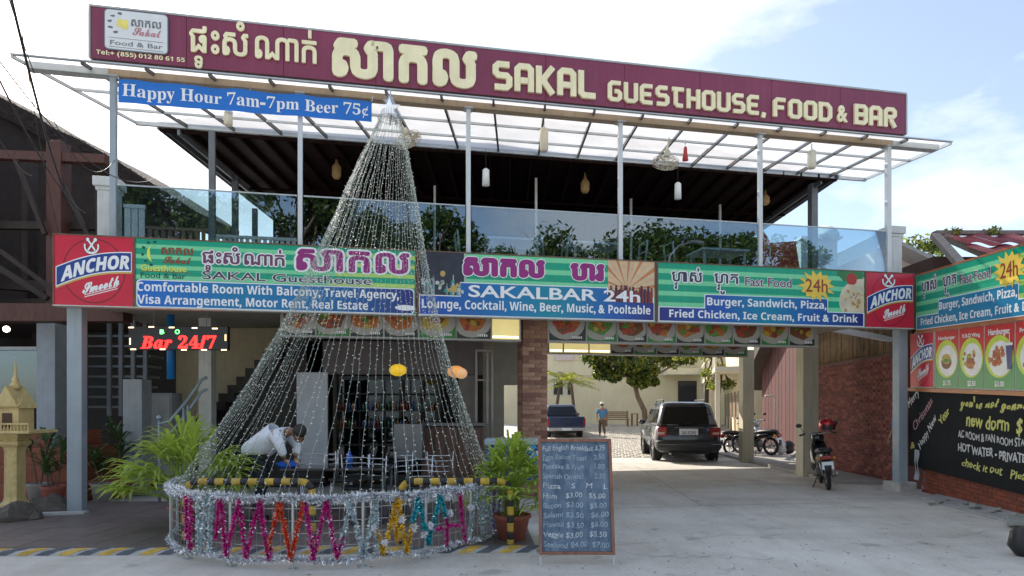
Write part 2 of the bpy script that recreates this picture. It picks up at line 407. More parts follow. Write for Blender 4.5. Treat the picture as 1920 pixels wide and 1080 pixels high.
# ---------------- guesthouse building ----------------
sb=M('steel_bluegrey',(.33,.39,.43),.45,var=.1,scale=3,streak=.35,dirt=(.2,.2,.19)); stw=M('steel_white',(.62,.66,.68),.4,var=.06,streak=.15)
cream=M('cream_render',(.62,.56,.38),.8,var=.1,scale=1.2,streak=.3,bump=.1); conc2=M('grey_render',(.4,.4,.38),.85,var=.12,scale=2,streak=.35,bump=.1)
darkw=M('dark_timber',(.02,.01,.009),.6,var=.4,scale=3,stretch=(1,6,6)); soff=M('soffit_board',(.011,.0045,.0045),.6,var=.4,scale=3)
gbl=fthing('guesthouse_building','two storey guesthouse with open upper terrace and drive passing under it','building',7,4,0)
def F8(mb,u0,u1,o0,o1,z0,z1): mb.box(u0,u1,o0,o1,z0,z1); return mb
UL,UR=FU(100),FU(1700)
build(F8(MB(),UL+.1,UR-.1,.25,9.2,3.2,3.85),'upper_floor_slab',M('slab_paint',(.36,.33,.28),.8,var=.15,streak=.3),gbl)
build(F8(MB(),UL+.15,UR-.15,.21,9.0,3.85,3.875),'terrace_floor',M('terrace_tile',(.3,.28,.26),.5),gbl)
# rear wall of the upper room
bw=MB(); U0,U1=FU(512,8.3),FU(1436,8.3)
for i in range(26):
    a=U0+(U1-U0)*i/26; b=U0+(U1-U0)*(i+1)/26-.012
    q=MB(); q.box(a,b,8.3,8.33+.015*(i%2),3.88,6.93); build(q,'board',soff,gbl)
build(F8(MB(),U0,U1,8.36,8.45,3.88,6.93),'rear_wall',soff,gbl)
# ceiling and rafters (front line at off where the clear canopy ends)
CE=6.95
def cl(px,py): Y=(CE-H)*F/(HZ-py); return X(px,Y),Y
a=cl(300,232); b=cl(1568,328); c=cl(1420,421); d=cl(508,402)
roof=wthing('terrace_roof','dark hipped roof over the upper terrace with timber underside','roof',(0,17,CE))
mb=MB(); cs=[(a[0],a[1]),(b[0],b[1]),(b[0]-.1,b[1]+5.6),(a[0],a[1]+6.6)]
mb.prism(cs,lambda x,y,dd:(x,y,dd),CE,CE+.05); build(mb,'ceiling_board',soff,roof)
def lerp2(p,q,t): return Vector((p[0]+(q[0]-p[0])*t,p[1]+(q[1]-p[1])*t))
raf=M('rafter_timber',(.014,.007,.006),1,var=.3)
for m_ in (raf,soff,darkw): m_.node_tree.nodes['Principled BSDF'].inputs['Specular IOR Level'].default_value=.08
for i in range(33):
    t=i/32; p=lerp2(cs[0],cs[1],t); q=lerp2(cs[3],cs[2],t)
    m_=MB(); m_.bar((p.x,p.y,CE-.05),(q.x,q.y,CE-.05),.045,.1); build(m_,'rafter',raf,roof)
for j in range(3):
    t=j/2; p=lerp2(cs[0],cs[3],t); q=lerp2(cs[1],cs[2],t)
    m_=MB(); m_.bar((p.x,p.y,CE-.125),(q.x,q.y,CE-.125),.05,.05); build(m_,'batten',raf,roof)
steel_d=M('steel_dark',(.13,.15,.17),.5,var=.15)
for s_,(p,q) in enumerate(((cs[0],cs[3]),(cs[1],cs[2]))):
    m_=MB(); m_.bar((p[0],p[1],CE-.02),(q[0],q[1],CE-.02),.12,.16); m_.bar((p[0]+(.35,-.35)[s_],p[1],CE-.16),(q[0]+(.35,-.35)[s_],q[1],CE-.16),.05,.1); build(m_,'edge_beam',steel_d,roof)
mb=MB(); e=[(x_,y_,CE+.06) for x_,y_ in cs]; r1=(-2.5,(cs[0][1]+cs[3][1])/2,9.0); r2=(3.6,(cs[1][1]+cs[2][1])/2,9.0)
mb.add(e+[r1,r2],[(0,1,5,4),(1,2,5),(2,3,4,5),(3,0,4)]); build(mb,'tile_slope',M('roof_tile_dark',(.12,.05,.04),.7,var=.3,bump=.3),roof)
# terrace posts behind
tp=M('post_white',(.7,.72,.72),.4,var=.05)
for px,off,mm,z1,wd in ((815,5.2,tp,CE,.05),(1005,4.2,tp,CE,.05),(1183,5.2,tp,CE,.05),(1350,5.2,tp,CE,.05),(398,2.9,steel_d,CE,.11),(441,5.5,steel_d,CE,.13),(1524,3.3,steel_d,CE,.16),(478,8.0,steel_d,CE,.13)):
    u=FU(px,off); q=MB(); q.box(u-wd/2,u+wd/2,off-wd/2,off+wd/2,3.88,z1-.1); build(q,'terrace_post',mm,gbl)
# end pilasters of the terrace
for px in (202,1677):
    u=FU(px,.45); q=MB(); q.box(u-.13,u+.13,.4,.66,3.88,4.92); q.box(u-.18,u+.18,.35,.71,4.92,5.06); q.box(u-.15,u+.15,.38,.68,4.86,4.92); build(q,'pilaster',M('pilaster_paint',(.6,.62,.62),.7,var=.08,streak=.3),gbl,bevel=.01)
# ground floor columns
colm=M('column_paint',(.50,.47,.36),.75,var=.1,scale=1.5,streak=.4,bump=.08)
def wcol(px0,px1,Y,z0,z1,m_,d=None,name='column'):
    x0_,x1_=X(px0,Y),X(px1,Y); q=MB(); q.box(x0_,x1_,Y,Y+(d or (x1_-x0_)),z0,z1)
    q.v=[((Vector((v[0],v[1]))-A0).dot(EU),(Vector((v[0],v[1]))-A0).dot(EN),v[2]) for v in q.v]
    return build(q,name,m_,gbl,bevel=.008)
wcol(1506,1535,15.0,0,3.2,colm,.4); wcol(1393,1414,18.9,0,3.2,colm,.35)
wcol(372,396,12.2,0,3.2,M('column_white',(.55,.55,.5),.75,streak=.3),.22)
# front steel posts
u0,u1=FU(125),FU(153); build(F8(MB(),u0,u1,.0,.2,0,3.02),'steel_post',sb,gbl,bevel=.006); build(F8(MB(),u0-.06,u1+.06,-.05,.27,0,.03),'base_plate',sb,gbl)
u0,u1=FU(1686),FU(1702); build(F8(MB(),u0,u1,.0,.17,0,3.02),'steel_post',sb,gbl,bevel=.006)
q=MB(); q.box(u0-.1,u1+.1,-.12,.3,-.02,.17); build(q,'post_footing',M('footing_concrete',(.45,.43,.4),.9,var=.25,bump=.4),gbl,bevel=.02)
# brick pillar beside the drive, every brick a piece
brk=[M('brick_a',(.31,.17,.11),.85,var=.25,scale=9,bump=.3),M('brick_b',(.38,.21,.14),.85,var=.25,scale=9,bump=.3),M('brick_c',(.21,.10,.075),.85,var=.25,scale=9,bump=.3)]
mort=M('mortar',(.24,.2,.17),.95,var=.15,scale=10)
pil=fthing('brick_pillar','bare red brick pillar between the bar and the drive','pillar',(FU(977,.45)+FU(1027,.45))/2,.68,0)
pu0,pu1=FU(980,.45),FU(1027,.45)
build(F8(MB(),pu0+.012,pu1-.012,.462,.9,0,3.2),'mortar_core',mort,pil)
n=0; bh=.068
tmpl={}
WB=[M('wall_brick_a',(.20,.06,.05),.85,var=.3,scale=9,bump=.3),M('wall_brick_b',(.26,.09,.07),.85,var=.3,scale=9,bump=.3),M('wall_brick_c',(.15,.045,.04),.85,var=.3,scale=9,bump=.3)]
WM=M('wall_mortar',(.16,.1,.085),.95,var=.2,scale=6)
def brick(par,frame,x0_,x1_,y0_,y1_,z0_,z1_,name='brick',bs=None):
    bs=bs or brk
    key=(round(x1_-x0_,2),round(y1_-y0_,2),random.randrange(3),bs is WB)
    if key not in tmpl:
        q=MB(); q.box(0,x1_-x0_,0,y1_-y0_,0,z1_-z0_); me=bpy.data.meshes.new('brick'); me.from_pydata(q.v,[],q.f); me.materials.append(bs[key[2]]); tmpl[key]=me
    o=bpy.data.objects.new(name,tmpl[key]); COL.objects.link(o); o.parent=par; b_=BASE[par.name]; o.location=(x0_-b_[0],y0_-b_[1],z0_-b_[2]); return o
for r_ in range(44):
    z_=.0+r_*.0725; off_=(r_%2)*.11; L_=pu1-pu0
    cuts=[0]+[c_ for c_ in (off_+.11,off_+.33) if 0.05<c_<L_-.05]+[L_]
    for a_,b_ in zip(cuts,cuts[1:]): brick(pil,None,pu0+a_+.004,pu0+b_-.004,.45+random.uniform(-.004,.004),.56,z_,z_+.064)
    brick(pil,None,pu0-.0+.0,pu0+.1,.565,.9,z_,z_+.064)
# ---------------- brick boundary wall right of the drive ----------------
def wall_frame(p0,p1):
    d_=Vector((p1[0]-p0[0],p1[1]-p0[1])); return d_.length,math.atan2(d_.y,d_.x)
wp0=(X(1540,17.3),17.3); wp1=(7.62,12.75)
wp0=(7.95,17.3)
Lw,aw=wall_frame(wp0,wp1)
bwl=thing('brick_wall','long exposed red brick side wall under a bamboo screen','wall',(wp0[0],wp0[1],0),aw)
# local: x along wall from far to near, y<0 side faces the drive? (normal to the right of direction)
q=MB(); q.box(-.6,Lw,.008,.14,0,2.67); build(q,'mortar_core',WM,bwl)
rows=int(2.67/.0725); pieces=[]
for r_ in range(rows):
    z_=r_*.0725; x_=-.6+(r_%2)*.115
    while x_<Lw-.05:
        w_=min(.222,Lw-x_); pieces.append((x_,x_+w_-.01,z_)); x_+=.23
pieces.sort(key=lambda p:-p[0])
for i,(xa,xb,z_) in enumerate(pieces[:300]):
    o=brick(bwl,None,xa,xb,-.004+random.uniform(-.007,.004),.05,z_,z_+.062,bs=WB)
q=MB()
for xa,xb,z_ in pieces[300:]:
    q.m=random.randrange(3); q.box(xa,xb,-.004+random.uniform(-.004,.003),.05,z_,z_+.062)
build(q,'brick_courses',WB,bwl,kind='stuff')
q=MB(); q.box(Lw-.17,Lw+.02,-.05,.2,0,2.72); build(q,'end_post',M('redbrown_post',(.13,.04,.03),.7,streak=.2),bwl)
bam=thing('bamboo_screen','screen of upright bamboo poles above the brick wall','screen',(wp0[0],wp0[1],2.68),aw)
bm_=[M('bamboo_a',(.30,.2,.1),.5,var=.3),M('bamboo_b',(.2,.13,.07),.5,var=.3)]
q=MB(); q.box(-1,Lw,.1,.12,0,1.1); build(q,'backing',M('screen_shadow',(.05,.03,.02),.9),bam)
for i in range(62):
    x_=-.6+i*(Lw+.6)/62; r0=.028+random.random()*.008; q=MB(); q.smooth=True; q.tube([(x_,.06,0),(x_+random.uniform(-.01,.01),.06,1.0)],r0,6); build(q,'bamboo_pole',random.choice(bm_),bam)
# ---------------- red boarded shed beyond ----------------
sh0=Vector((X(1430,25.5),25.5)); sh1=Vector((X(1503,22.5),22.5)); Ls,as_=wall_frame(sh0,sh1)
shed=thing('red_shed','red brown boarded shed with sloping roof edge beyond the column','shed',(sh0.x,sh0.y,0),as_)
rb=M('red_boards',(.075,.022,.02),.75,var=.18,streak=.4,scale=2); rb2=M('red_boards_faded',(.10,.032,.03),.8,var=.15,streak=.3)
for i in range(14):
    xa=i*Ls/11; q=MB(); top=3.1+min(xa,3)*.9
    q.add([(xa,-.02,0),(xa+Ls/11-.02,-.02,0),(xa+Ls/11-.02,-.02,top+.2),(xa,-.02,top),(xa,.03,0),(xa+Ls/11-.02,.03,0),(xa+Ls/11-.02,.03,top+.2),(xa,.03,top)],[(0,1,2,3),(0,3,7,4),(1,5,6,2),(3,2,6,7)])
    build(q,'plank',rb if i%3 else rb2,shed)
q=MB(); q.box(0,Ls+1,.04,4,0,3.0); build(q,'wall',rb,shed)
q=MB(); q.add([(-.9,-.5,2.35),(2.6,-.5,5.4),(2.6,4,5.4),(-.9,4,2.35),(-.9,-.5,2.25),(2.6,-.5,5.3),(2.6,4,5.3),(-.9,4,2.25)],[(0,1,2,3),(7,6,5,4),(0,4,5,1),(3,2,6,7),(0,3,7,4),(1,5,6,2)]); build(q,'roof',M('shed_roof_dark',(.08,.06,.05),.8,var=.2),shed)
q=MB(); q.smooth=True; q.tube([(X(1432,23)-sh0.x-.2,-1.6,1.5)],.03) if 0 else None
# grey pipe rail by shed
pr=thing('pipe_stand','thin bent metal water pipe standing by the red shed','pipe',(X(1454,21),21,.11)); q=MB(); q.smooth=True; q.tube([(0,0,0),(0,0,1.75),(-.05,0,1.82),(-.32,0,1.82)],.03,8); build(q,'pipe',M('pipe_pale',(.55,.5,.45),.5),pr)
# ---------------- clear canopy above the terrace ----------------
def canmat():
    m=bpy.data.materials.new('frosted_sheet'); m.use_nodes=True; t=m.node_tree; t.nodes.remove(t.nodes['Principled BSDF']); l=t.links.new
    c=nd(t,'ShaderNodeTexCoord'); n=nd(t,'ShaderNodeTexNoise'); n.inputs['Scale'].default_value=1.1; n.inputs['Detail'].default_value=8; l(c.outputs['Object'],n.inputs['Vector'])
    r=nd(t,'ShaderNodeValToRGB'); r.color_ramp.elements[0].position=.3; r.color_ramp.elements[1].position=.7; r.color_ramp.elements[0].color=(.74,.73,.72,1); r.color_ramp.elements[1].color=(.93,.93,.92,1); l(n.outputs[0],r.inputs[0])
    ts=nd(t,'ShaderNodeBsdfTranslucent'); l(r.outputs[0],ts.inputs[0]); df=nd(t,'ShaderNodeBsdfDiffuse'); l(r.outputs[0],df.inputs[0])
    tr=nd(t,'ShaderNodeBsdfTransparent'); tr.inputs[0].default_value=(.9,.92,.93,1)
    a=nd(t,'ShaderNodeMixShader'); a.inputs[0].default_value=.25; l(ts.outputs[0],a.inputs[1]); l(df.outputs[0],a.inputs[2])
    b=nd(t,'ShaderNodeMixShader'); b.inputs[0].default_value=.22; l(a.outputs[0],b.inputs[1]); l(tr.outputs[0],b.inputs[2]); l(b.outputs[0],t.nodes['Material Output'].inputs[0]); return m
SHEET=canmat()
c3=1/(10.83*6200); c2=1/(13.9*6200)
def can(px,t):
    """point on the canopy underside: t=0 front edge, 1 rear edge, px measured along the front edge"""
    Yf=1/(c3*(7137-px)); x=X(px,Yf); y=Yf+3.1*t*(1+.0*px); return Vector((x+.02*t,y,6.57+.125*3.05*t))
cn=wthing('canopy','long translucent roof sheeting canopy on white posts behind the maroon sign','canopy',(0,10.9,6.5))
rpx=[22,153,273,392,505,617,723,827,925,1022,1115,1206,1296,1384,1466,1549,1627,1702,1783]
rafd=M('canopy_rafter',(.09,.085,.08),.5,var=.2); alu=M('aluminium_edge',(.5,.53,.54),.4,metal=.3,var=.1)
up=Vector((0,0,1))
for i,(p,q_) in enumerate(zip(rpx,rpx[1:])):
    q=MB(); a_,b_,c_,d_=can(p+3,0),can(q_-3,0),can(q_-3,1),can(p+3,1)
    # slightly sagging sheet in 3 strips
    for k in range(4):
        t0,t1=k/4,(k+1)/4
        A_,B_,C_,D_=can(p+2,t0),can(q_-2,t0),can(q_-2,t1),can(p+2,t1)
        mi=(A_+B_+C_+D_)/4-up*.012; q.add([A_,B_,C_,D_,mi],[(0,1,4),(1,2,4),(2,3,4),(3,0,4)])
    build(q,'canopy_sheet',SHEET,cn)
for i,p in enumerate(rpx):
    q=MB(); q.bar(can(p,0)-up*.04,can(p,1.0)-up*.04,.035,.05); build(q,'rafter',alu if i in (0,len(rpx)-1) else rafd,cn)
for t_,w_,m_ in ((0,.05,alu),(.42,.03,alu),(.72,.03,alu),(1,.06,alu)):
    q=MB(); q.bar(can(20,t_)-up*(.012 if t_==0 else .045),can(1785,t_)-up*(.012 if t_==0 else .045),w_,.02 if t_==0 else .07 if t_==1 else .04); build(q,'purlin',m_,cn)
tan=M('beam_tan',(.36,.28,.2),.6,var=.15,scale=3,streak=.3)
beam=fthing('canopy_beam','tan painted box beam carried by the upper posts under the clear canopy','beam',7,.18,6.5)
def F8(mb,u0,u1,o0,o1,z0,z1): mb.box(u0,u1,o0,o1,z0,z1); return mb
ub0,ub1=FU(205,.15),FU(1671,.15)
build(F8(MB(),ub0,ub1,.1,.26,6.48,6.58),'beam_body',tan,beam)
build(F8(MB(),FU(52,.15),ub0-.002,.1,.26,6.48,6.58),'beam_end',alu,beam); build(F8(MB(),ub1+.002,FU(1757,.15),.1,.26,6.48,6.58),'beam_end',alu,beam)
i_=0
for px in (213,563,878,1163,1425,1665):
    u=FU(px,.15); wd=.07 if px not in (213,1665) else .085
    t_=fthing('upper_post','white steel post of the upper terrace, '+['leftmost, at the blue banner','second from the left beside the banner end','third from the left, right of the tinsel tree','fourth from the left, above the bar sign','fifth from the left, above the fast food sign','rightmost, at the right end of the terrace'][i_],'post',u,.15,3.86,'white posts of the upper terrace')
    build(F8(MB(),u-wd/2,u+wd/2,.15-wd/2,.15+wd/2,3.86,6.478),'shaft',stw if px!=213 else sb,t_,bevel=.004)
    build(F8(MB(),u-wd,u+wd,.06,.24,6.46,6.4795),'cap_plate',alu,t_); i_+=1
# glass balustrade
GL=glassmat('tinted_glass',.11,(.60,.72,.77)); GL2=glassmat('clear_glass',.06,(.9,.95,.95))
gr=fthing('glass_balustrade','tinted frameless glass panels along the upper terrace','balustrade',7,.12,3.9)
pp=[213,563,878,1163,1425,1665]
for i in range(5):
    a_,b_=FU(pp[i],.12)+.05,FU(pp[i+1],.12)-.05
    build(F8(MB(),a_,b_,.115,.127,3.87,4.86),'glass_panel',GL,gr)
    q=MB(); q.box(a_,b_,.108,.134,4.861,4.879); build(q,'top_rail',alu,gr)
# balustrades of pickets seen through the glass at left
pk=[M('picket_brown',(.16,.1,.08),.6,var=.2),M('picket_white',(.6,.62,.64),.6,var=.06)]
for (a_,b_,off,m_,lb) in ((232,272,1.6,pk[1],'short run of pale grey boards at the left end of the terrace'),(274,400,3.2,pk[0],'dark brown picket railing behind the terrace glass'),(403,556,3.6,pk[1],'white picket railing behind the terrace glass')):
    ua,ub=FU(a_,off),FU(b_,off); t_=fthing('picket_railing',lb,'railing',(ua+ub)/2,off,3.88); z1=5.05 if a_>240 else 5.0
    n=int((ub-ua)/(.11 if a_>240 else .1)); 
    for i in range(n):
        x_=ua+(ub-ua)*(i+.5)/n; wd=.07 if a_>240 else .092; build(F8(MB(),x_-wd/2,x_+wd/2,off,off+.02,3.9,z1-.06),'picket',m_,t_)
    build(F8(MB(),ua,ub,off-.02,off+.04,z1-.058,z1),'rail',m_,t_)
# terrace furniture silhouettes: tables
# ---------------- maroon roof sign ----------------
TO=-.1
ts=fthing('roof_sign','long maroon sign with raised gold lettering on the canopy front edge','sign',7,TO,6.6)
tz0,tz1=6.62,7.36; tu0,tu1=FU(170,TO),FU(1698,TO)
mar=M('maroon_panel',(.22,.034,.08),.35,var=.14,scale=.8,streak=.35,dirt=(.27,.09,.13)); frm=M('sign_frame_grey',(.42,.44,.43),.5,metal=.3)
build(F8(MB(),tu0,tu1,TO+.02,TO+.14,tz0+.01,tz1-.01),'backing',M('sign_backing',(.06,.02,.03),.7),ts)
sp=(FU(1575,TO)-FU(1312,TO))/2; s0=FU(1447,TO); edges=[tu0]; e_=s0-sp*20
while e_<tu1:
    if e_>tu0+.2: edges.append(e_)
    e_+=sp
edges.append(tu1)
for a_,b_ in zip(edges,edges[1:]): build(F8(MB(),a_+.003,b_-.003,TO,TO+.018,tz0,tz1),'panel',mar,ts,bevel=.003)
q=MB(); q.box(tu0-.02,tu1+.02,TO-.012,TO+.15,tz1,tz1+.03); q.box(tu0-.03,tu0-.0005,TO-.012,TO+.15,tz0,tz1-.001); q.box(tu1+.0005,tu1+.03,TO-.012,TO+.15,tz0,tz1-.001); build(q,'frame_trim',frm,ts)
gold=M('gold_letter',(.93,.86,.56),.4,var=.08,scale=3,streak=.2,dirt=(.6,.45,.15)); goldside=M('gold_letter',(.8,.7,.4))
def TT(t): return tz0+(tz1-tz0)*t
def tf(u,z,d): return (u,TO-.006-d,z)
LET={'S':[[(3,5),(0,5),(0,2.6),(3,2.6),(3,0),(-.2,0)]],'A':[[(0,-.5),(0,5),(3,5),(3,-.5)],[(.5,1.9),(2.5,1.9)]],'K':[[(0,-.5),(0,5.5)],[(3.1,5.5),(.85,2.5),(3.1,-.5)]],
 'L':[[(0,5.5),(0,0),(3.3,0)]],'G':[[(3.2,5),(0,5),(0,0),(3,0),(3,2.5),(1.4,2.5)]],'U':[[(0,5.5),(0,0),(3,0),(3,5.5)]],'E':[[(3.2,5),(0,5),(0,0),(3.2,0)],[(.5,2.5),(2.8,2.5)]],
 'T':[[(-.3,5),(3.3,5)],[(.8,4.5),(.8,0),(3,0)]],'H':[[(0,-.5),(0,5.5)],[(3,-.5),(3,5.5)],[(.5,2.5),(2.5,2.5)]],'O':['c',[(0,0),(3,0),(3,5),(0,5)]],'F':[[(3.2,5),(0,5),(0,-.5)],[(.5,2.5),(2.7,2.5)]],
 'D':['c',[(0,0),(2.1,0),(3.05,1.1),(3.05,3.9),(2.1,5),(0,5)]],'B':['c',[(0,0),(2.5,0),(3.05,.55),(3.05,4.4),(2.5,5),(0,5)],[(.5,2.5),(2.5,2.5)]],'R':[[(0,-.5),(0,5),(3,5),(3,2.6),(.5,2.6)],[(1.6,2.1),(3.1,-.5)]],',':[[(.2,.4),(-.1,-1.2)]]}
def stroke(mb,pts,w,fn,depth,closed=False):
    pts=[Vector(p) for p in pts]; n=len(pts); Lp=[];Rp=[]
    for i in range(n):
        a_=pts[i-1] if (i or closed) else None; b_=pts[(i+1)%n] if (i<n-1 or closed) else None
        d1=(pts[i]-a_).normalized() if a_ is not None else None; d2=(b_-pts[i]).normalized() if b_ is not None else None
        if d1 is None: nn=Vector((-d2.y,d2.x))*w/2
        elif d2 is None: nn=Vector((-d1.y,d1.x))*w/2
        else:
            m_=(Vector((-d1.y,d1.x))+Vector((-d2.y,d2.x))); m_=m_.normalized(); c_=max(.35,m_.dot(Vector((-d1.y,d1.x)))); nn=m_*(w/2)/c_
        Lp.append(pts[i]+nn); Rp.append(pts[i]-nn)
    segs=[(i,(i+1)%n) for i in range(n if closed else n-1)]
    for i,j in segs:
        mb.prism([Lp[i],Rp[i],Rp[j],Lp[j]],fn,0,depth)
def cham(pts,closed,r=.62):
    o=[];n=len(pts)
    for i,p in enumerate(pts):
        if not closed and i in (0,n-1): o.append(p); continue
        a_,b_=Vector(pts[i-1]),Vector(pts[(i+1)%n]); p=Vector(p); d1,d2=(a_-p),(b_-p)
        if d1.length<1.3 or d2.length<1.3 or abs(d1.normalized().dot(d2.normalized()))>.3: o.append(tuple(p)); continue
        o+= [tuple(p+d1.normalized()*r),tuple(p+d2.normalized()*r)]
    return o
def squareword(mb,word,x0,x1,z0,z1,fn,depth,thick=1.05):
    wd=[]; x_=0
    for ch in word:
        if ch==' ': x_+=2; continue
        wd.append((ch,x_)); x_+=4.75 if ch!=',' else 1.5
    tot=x_-.7; kx=(x1-x0)/tot; kz=(z1-z0)/6
    for ch,cx in wd:
        defs=LET[ch]; cl=False
        for s_ in defs:
            if s_=='c': cl=True; continue
            stroke(mb,[((p[0]+.5+cx),(p[1]+.5)) for p in (s_ if ch in 'DB' else cham(s_,cl))],thick,lambda a,b,d:fn(x0+a*kx,z0+b*kz,d),depth,closed=cl); cl=False
def tu(px): return FU(px,TO)
q=MB(); squareword(q,'SAKAL',tu(924),tu(1117),TT(.12),TT(.72),tf,.05,1.3); build(q,'lettering',gold,ts,fixn=True)
q=MB(); squareword(q,'GUESTHOUSE,',tu(1139),tu(1431),TT(.11),TT(.56),tf,.04,1.22); build(q,'lettering',gold,ts,fixn=True)
q=MB(); squareword(q,'FOOD',tu(1448),tu(1557),TT(.11),TT(.56),tf,.04,1.22); build(q,'lettering',gold,ts,fixn=True)
q=MB(); squareword(q,'BAR',tu(1600),tu(1678),TT(.12),TT(.6),tf,.04,1.22); build(q,'lettering',gold,ts,fixn=True)
q=MB(); put(q,'&',tf,tu(1567),tu(1587),TT(.13),TT(.54),depth=.035,off=.03); build(q,'lettering',gold,ts)
q=MB(); put(q,KM_PTEAH,tf,tu(357),tu(593),TT(.30),TT(.74),ref=KREF,depth=.03,fat=.018); build(q,'lettering',gold,ts)
q=MB(); put(q,KM_SAKAL,tf,tu(628),tu(889),TT(.12),TT(.82),ref=KREF,depth=.045,fat=.05); build(q,'lettering',gold,ts)
q=MB(); put(q,'Tel:+ (855) 012 80 61 55',tf,tu(181),tu(347),TT(.045),TT(.165),style='sans',depth=.008); build(q,'phone_number',gold,ts)
# logo plaque
white=M('plaque_white',(.74,.77,.78),.45,var=.04); grey=M('print_grey',(.16,.17,.19),.5); redp=M('print_red',(.5,.05,.07),.5); yelp=M('print_yellow',(.85,.75,.2),.5); pinkp=M('print_faded_red',(.55,.2,.25),.5)
pa,pb,pz0,pz1=tu(199),tu(315),TT(.19),TT(.95)
def rrect(x0,x1,y0,y1,r,n=4):
    o=[]
    for cx,cy,a_ in ((x1-r,y1-r,0),(x0+r,y1-r,90),(x0+r,y0+r,180),(x1-r,y0+r,270)):
        for i in range(n+1): t=R(a_+90*i/n); o.append((cx+r*math.cos(t),cy+r*math.sin(t)))
    return o
q=MB(); q.prism(rrect(pa-.012,pb+.012,pz0-.012,pz1+.012,.06),tf,0,.03); build(q,'plaque_rim',M('plaque_rim',(.25,.3,.33),.4,metal=.5),ts,fixn=True)
q=MB(); q.prism(rrect(pa,pb,pz0,pz1,.05),tf,.03,.034); build(q,'plaque',white,ts,fixn=True)
def pf(s,t,d=0): return tf(pa+(pb-pa)*s,pz0+(pz1-pz0)*t,.0365+d)
def disc(mb,fn,cx,cy,r,n=14,sx=1,d=0,a0=0,a1=2*PI,jit=0,rg=random):
    pts=[(cx,cy)]
    for i in range(n+1 if a1-a0<6.2 else n):
        t=a0+(a1-a0)*i/n; k=1+rg.uniform(-jit,jit); pts.append((cx+r*sx*k*math.cos(t),cy+r*k*math.sin(t)))
    m_=len(pts)-1; mb.add([fn(x,y,d) for x,y in pts],[(0,i,i%m_+1) for i in range(1,m_+1) if not(a1-a0<6.2 and i==m_)])
q=MB()
q.m=0; put(q,'Food & Bar',pf,.08,.93,.1,.22,ref=CAP,off=.01); q.quad(pf(.06,.045),pf(.94,.03),pf(.94,.042),pf(.06,.057)); q.quad(pf(.06,.28),pf(.94,.27),pf(.94,.282),pf(.06,.292))
put(q,KM_SAKAL,pf,.42,.9,.63,.8,ref=KREF,fat=.02)
q.m=1; put(q,'Sakal',pf,.44,.9,.4,.62,ref=CAP,style='script',fat=.01)
q.m=2; disc(q,pf,.28,.66,.13,12,.8,jit=.3)
q.m=3; put(q,'/|\\|',pf,.35,.42,.5,.75) if 0 else None
q.m=0
for a_ in range(5):
    t=R(100+a_*35); disc(q,pf,.27+.2*math.cos(t),.66+.26*math.sin(t),.035,6,1.2,jit=.3)
build(q,'plaque_print',[grey,pinkp,yelp,grey],ts)
# ---------------- blue happy hour banner ----------------
BO=.06
bn=fthing('happy_hour_banner','blue cloth banner with white lettering for happy hour beer','banner',(FU(222,BO)+FU(697,BO))/2,BO,5.9)
ba,bb=FU(222,BO),FU(697,BO)
def bz(t,px): return t
zt0,zt1=FZ(222,148,BO),FZ(697,190,BO); zb0,zb1=FZ(222,192,BO),FZ(697,229,BO)
def bf(s,t,d=0):
    zz=(zb0+(zb1-zb0)*s)*(1-t)+(zt0+(zt1-zt0)*s)*t; rp_=.012*math.sin(s*38)*math.sin(s*11)+.008*math.sin(t*5+s*20)
    return (ba+(bb-ba)*s,BO-rp_-d,zz+.008*math.sin(s*30)*t)
q=MB(); q.smooth=True; n=60
q.add([bf(i/n,j/4) for j in range(5) for i in range(n+1)],[(j*(n+1)+i,j*(n+1)+i+1,(j+1)*(n+1)+i+1,(j+1)*(n+1)+i) for j in range(4) for i in range(n)])
build(q,'cloth',M('banner_blue',(.012,.17,.62),.55,var=.08,scale=4),bn)
wtp=M('print_white',(.88,.9,.92),.5,var=.03)
q=MB(); put(q,'Happy Hour 7am-7pm Beer 75¢',bf,.015,.985,.28,.82,ref=CAP,style='serif',depth=None); q.v=[(a,b-.006,c) for a,b,c in q.v]; build(q,'lettering',wtp,bn)
q=MB(); q.tube([(ba,BO,zt0),(ba-.02,.1,zt0+.06)],.005,4); q.tube([(bb,BO,zt1),(bb+.02,.1,zt1+.1)],.005,4); q.tube([((ba+bb)/2,BO,(zt0+zt1)/2),((ba+bb)/2,.12,6.48)],.004,4); build(q,'cord',wtp,bn)
# ---------------- lightbox signs along the floor edge ----------------
SO=-.2; SZ0,SZ1=3.0,4.03
def su(px): return FU(px,SO)
def gradmat(name,stops,x0,x1,rough=.35):
    if name in MATS: return MATS[name]
    m=bpy.data.materials.new(name); m.use_nodes=True; t=m.node_tree; b=t.nodes['Principled BSDF']; l=t.links.new; MATS[name]=m
    c=nd(t,'ShaderNodeTexCoord'); s_=nd(t,'ShaderNodeSeparateXYZ'); l(c.outputs['Object'],s_.inputs[0]); mr=nd(t,'ShaderNodeMapRange'); mr.inputs[1].default_value=x0; mr.inputs[2].default_value=x1; l(s_.outputs[0],mr.inputs[0])
    r=nd(t,'ShaderNodeValToRGB'); el=r.color_ramp.elements
    while len(el)<len(stops): el.new(.5)
    for e_,(p,cc) in zip(el,stops): e_.position=p; e_.color=(*cc,1)
    l(mr.outputs[0],r.inputs[0]); l(r.outputs[0],b.inputs['Base Color']); b.inputs['Roughness'].default_value=rough; return m
g1=M('print_green',(.0,.36,.21),.35,var=.1,scale=1.2,streak=.22); g2=M('print_light_green',(.2,.68,.36),.35,var=.1,scale=1.2,streak=.22,dirt=(.12,.4,.25)); g3=M('print_lime',(.45,.72,.16),.35,var=.06)
edge=M('sign_edge_brown',(.16,.09,.06),.6,var=.3); edgew=M('sign_edge_pale',(.5,.5,.46),.5,var=.1,streak=.3)
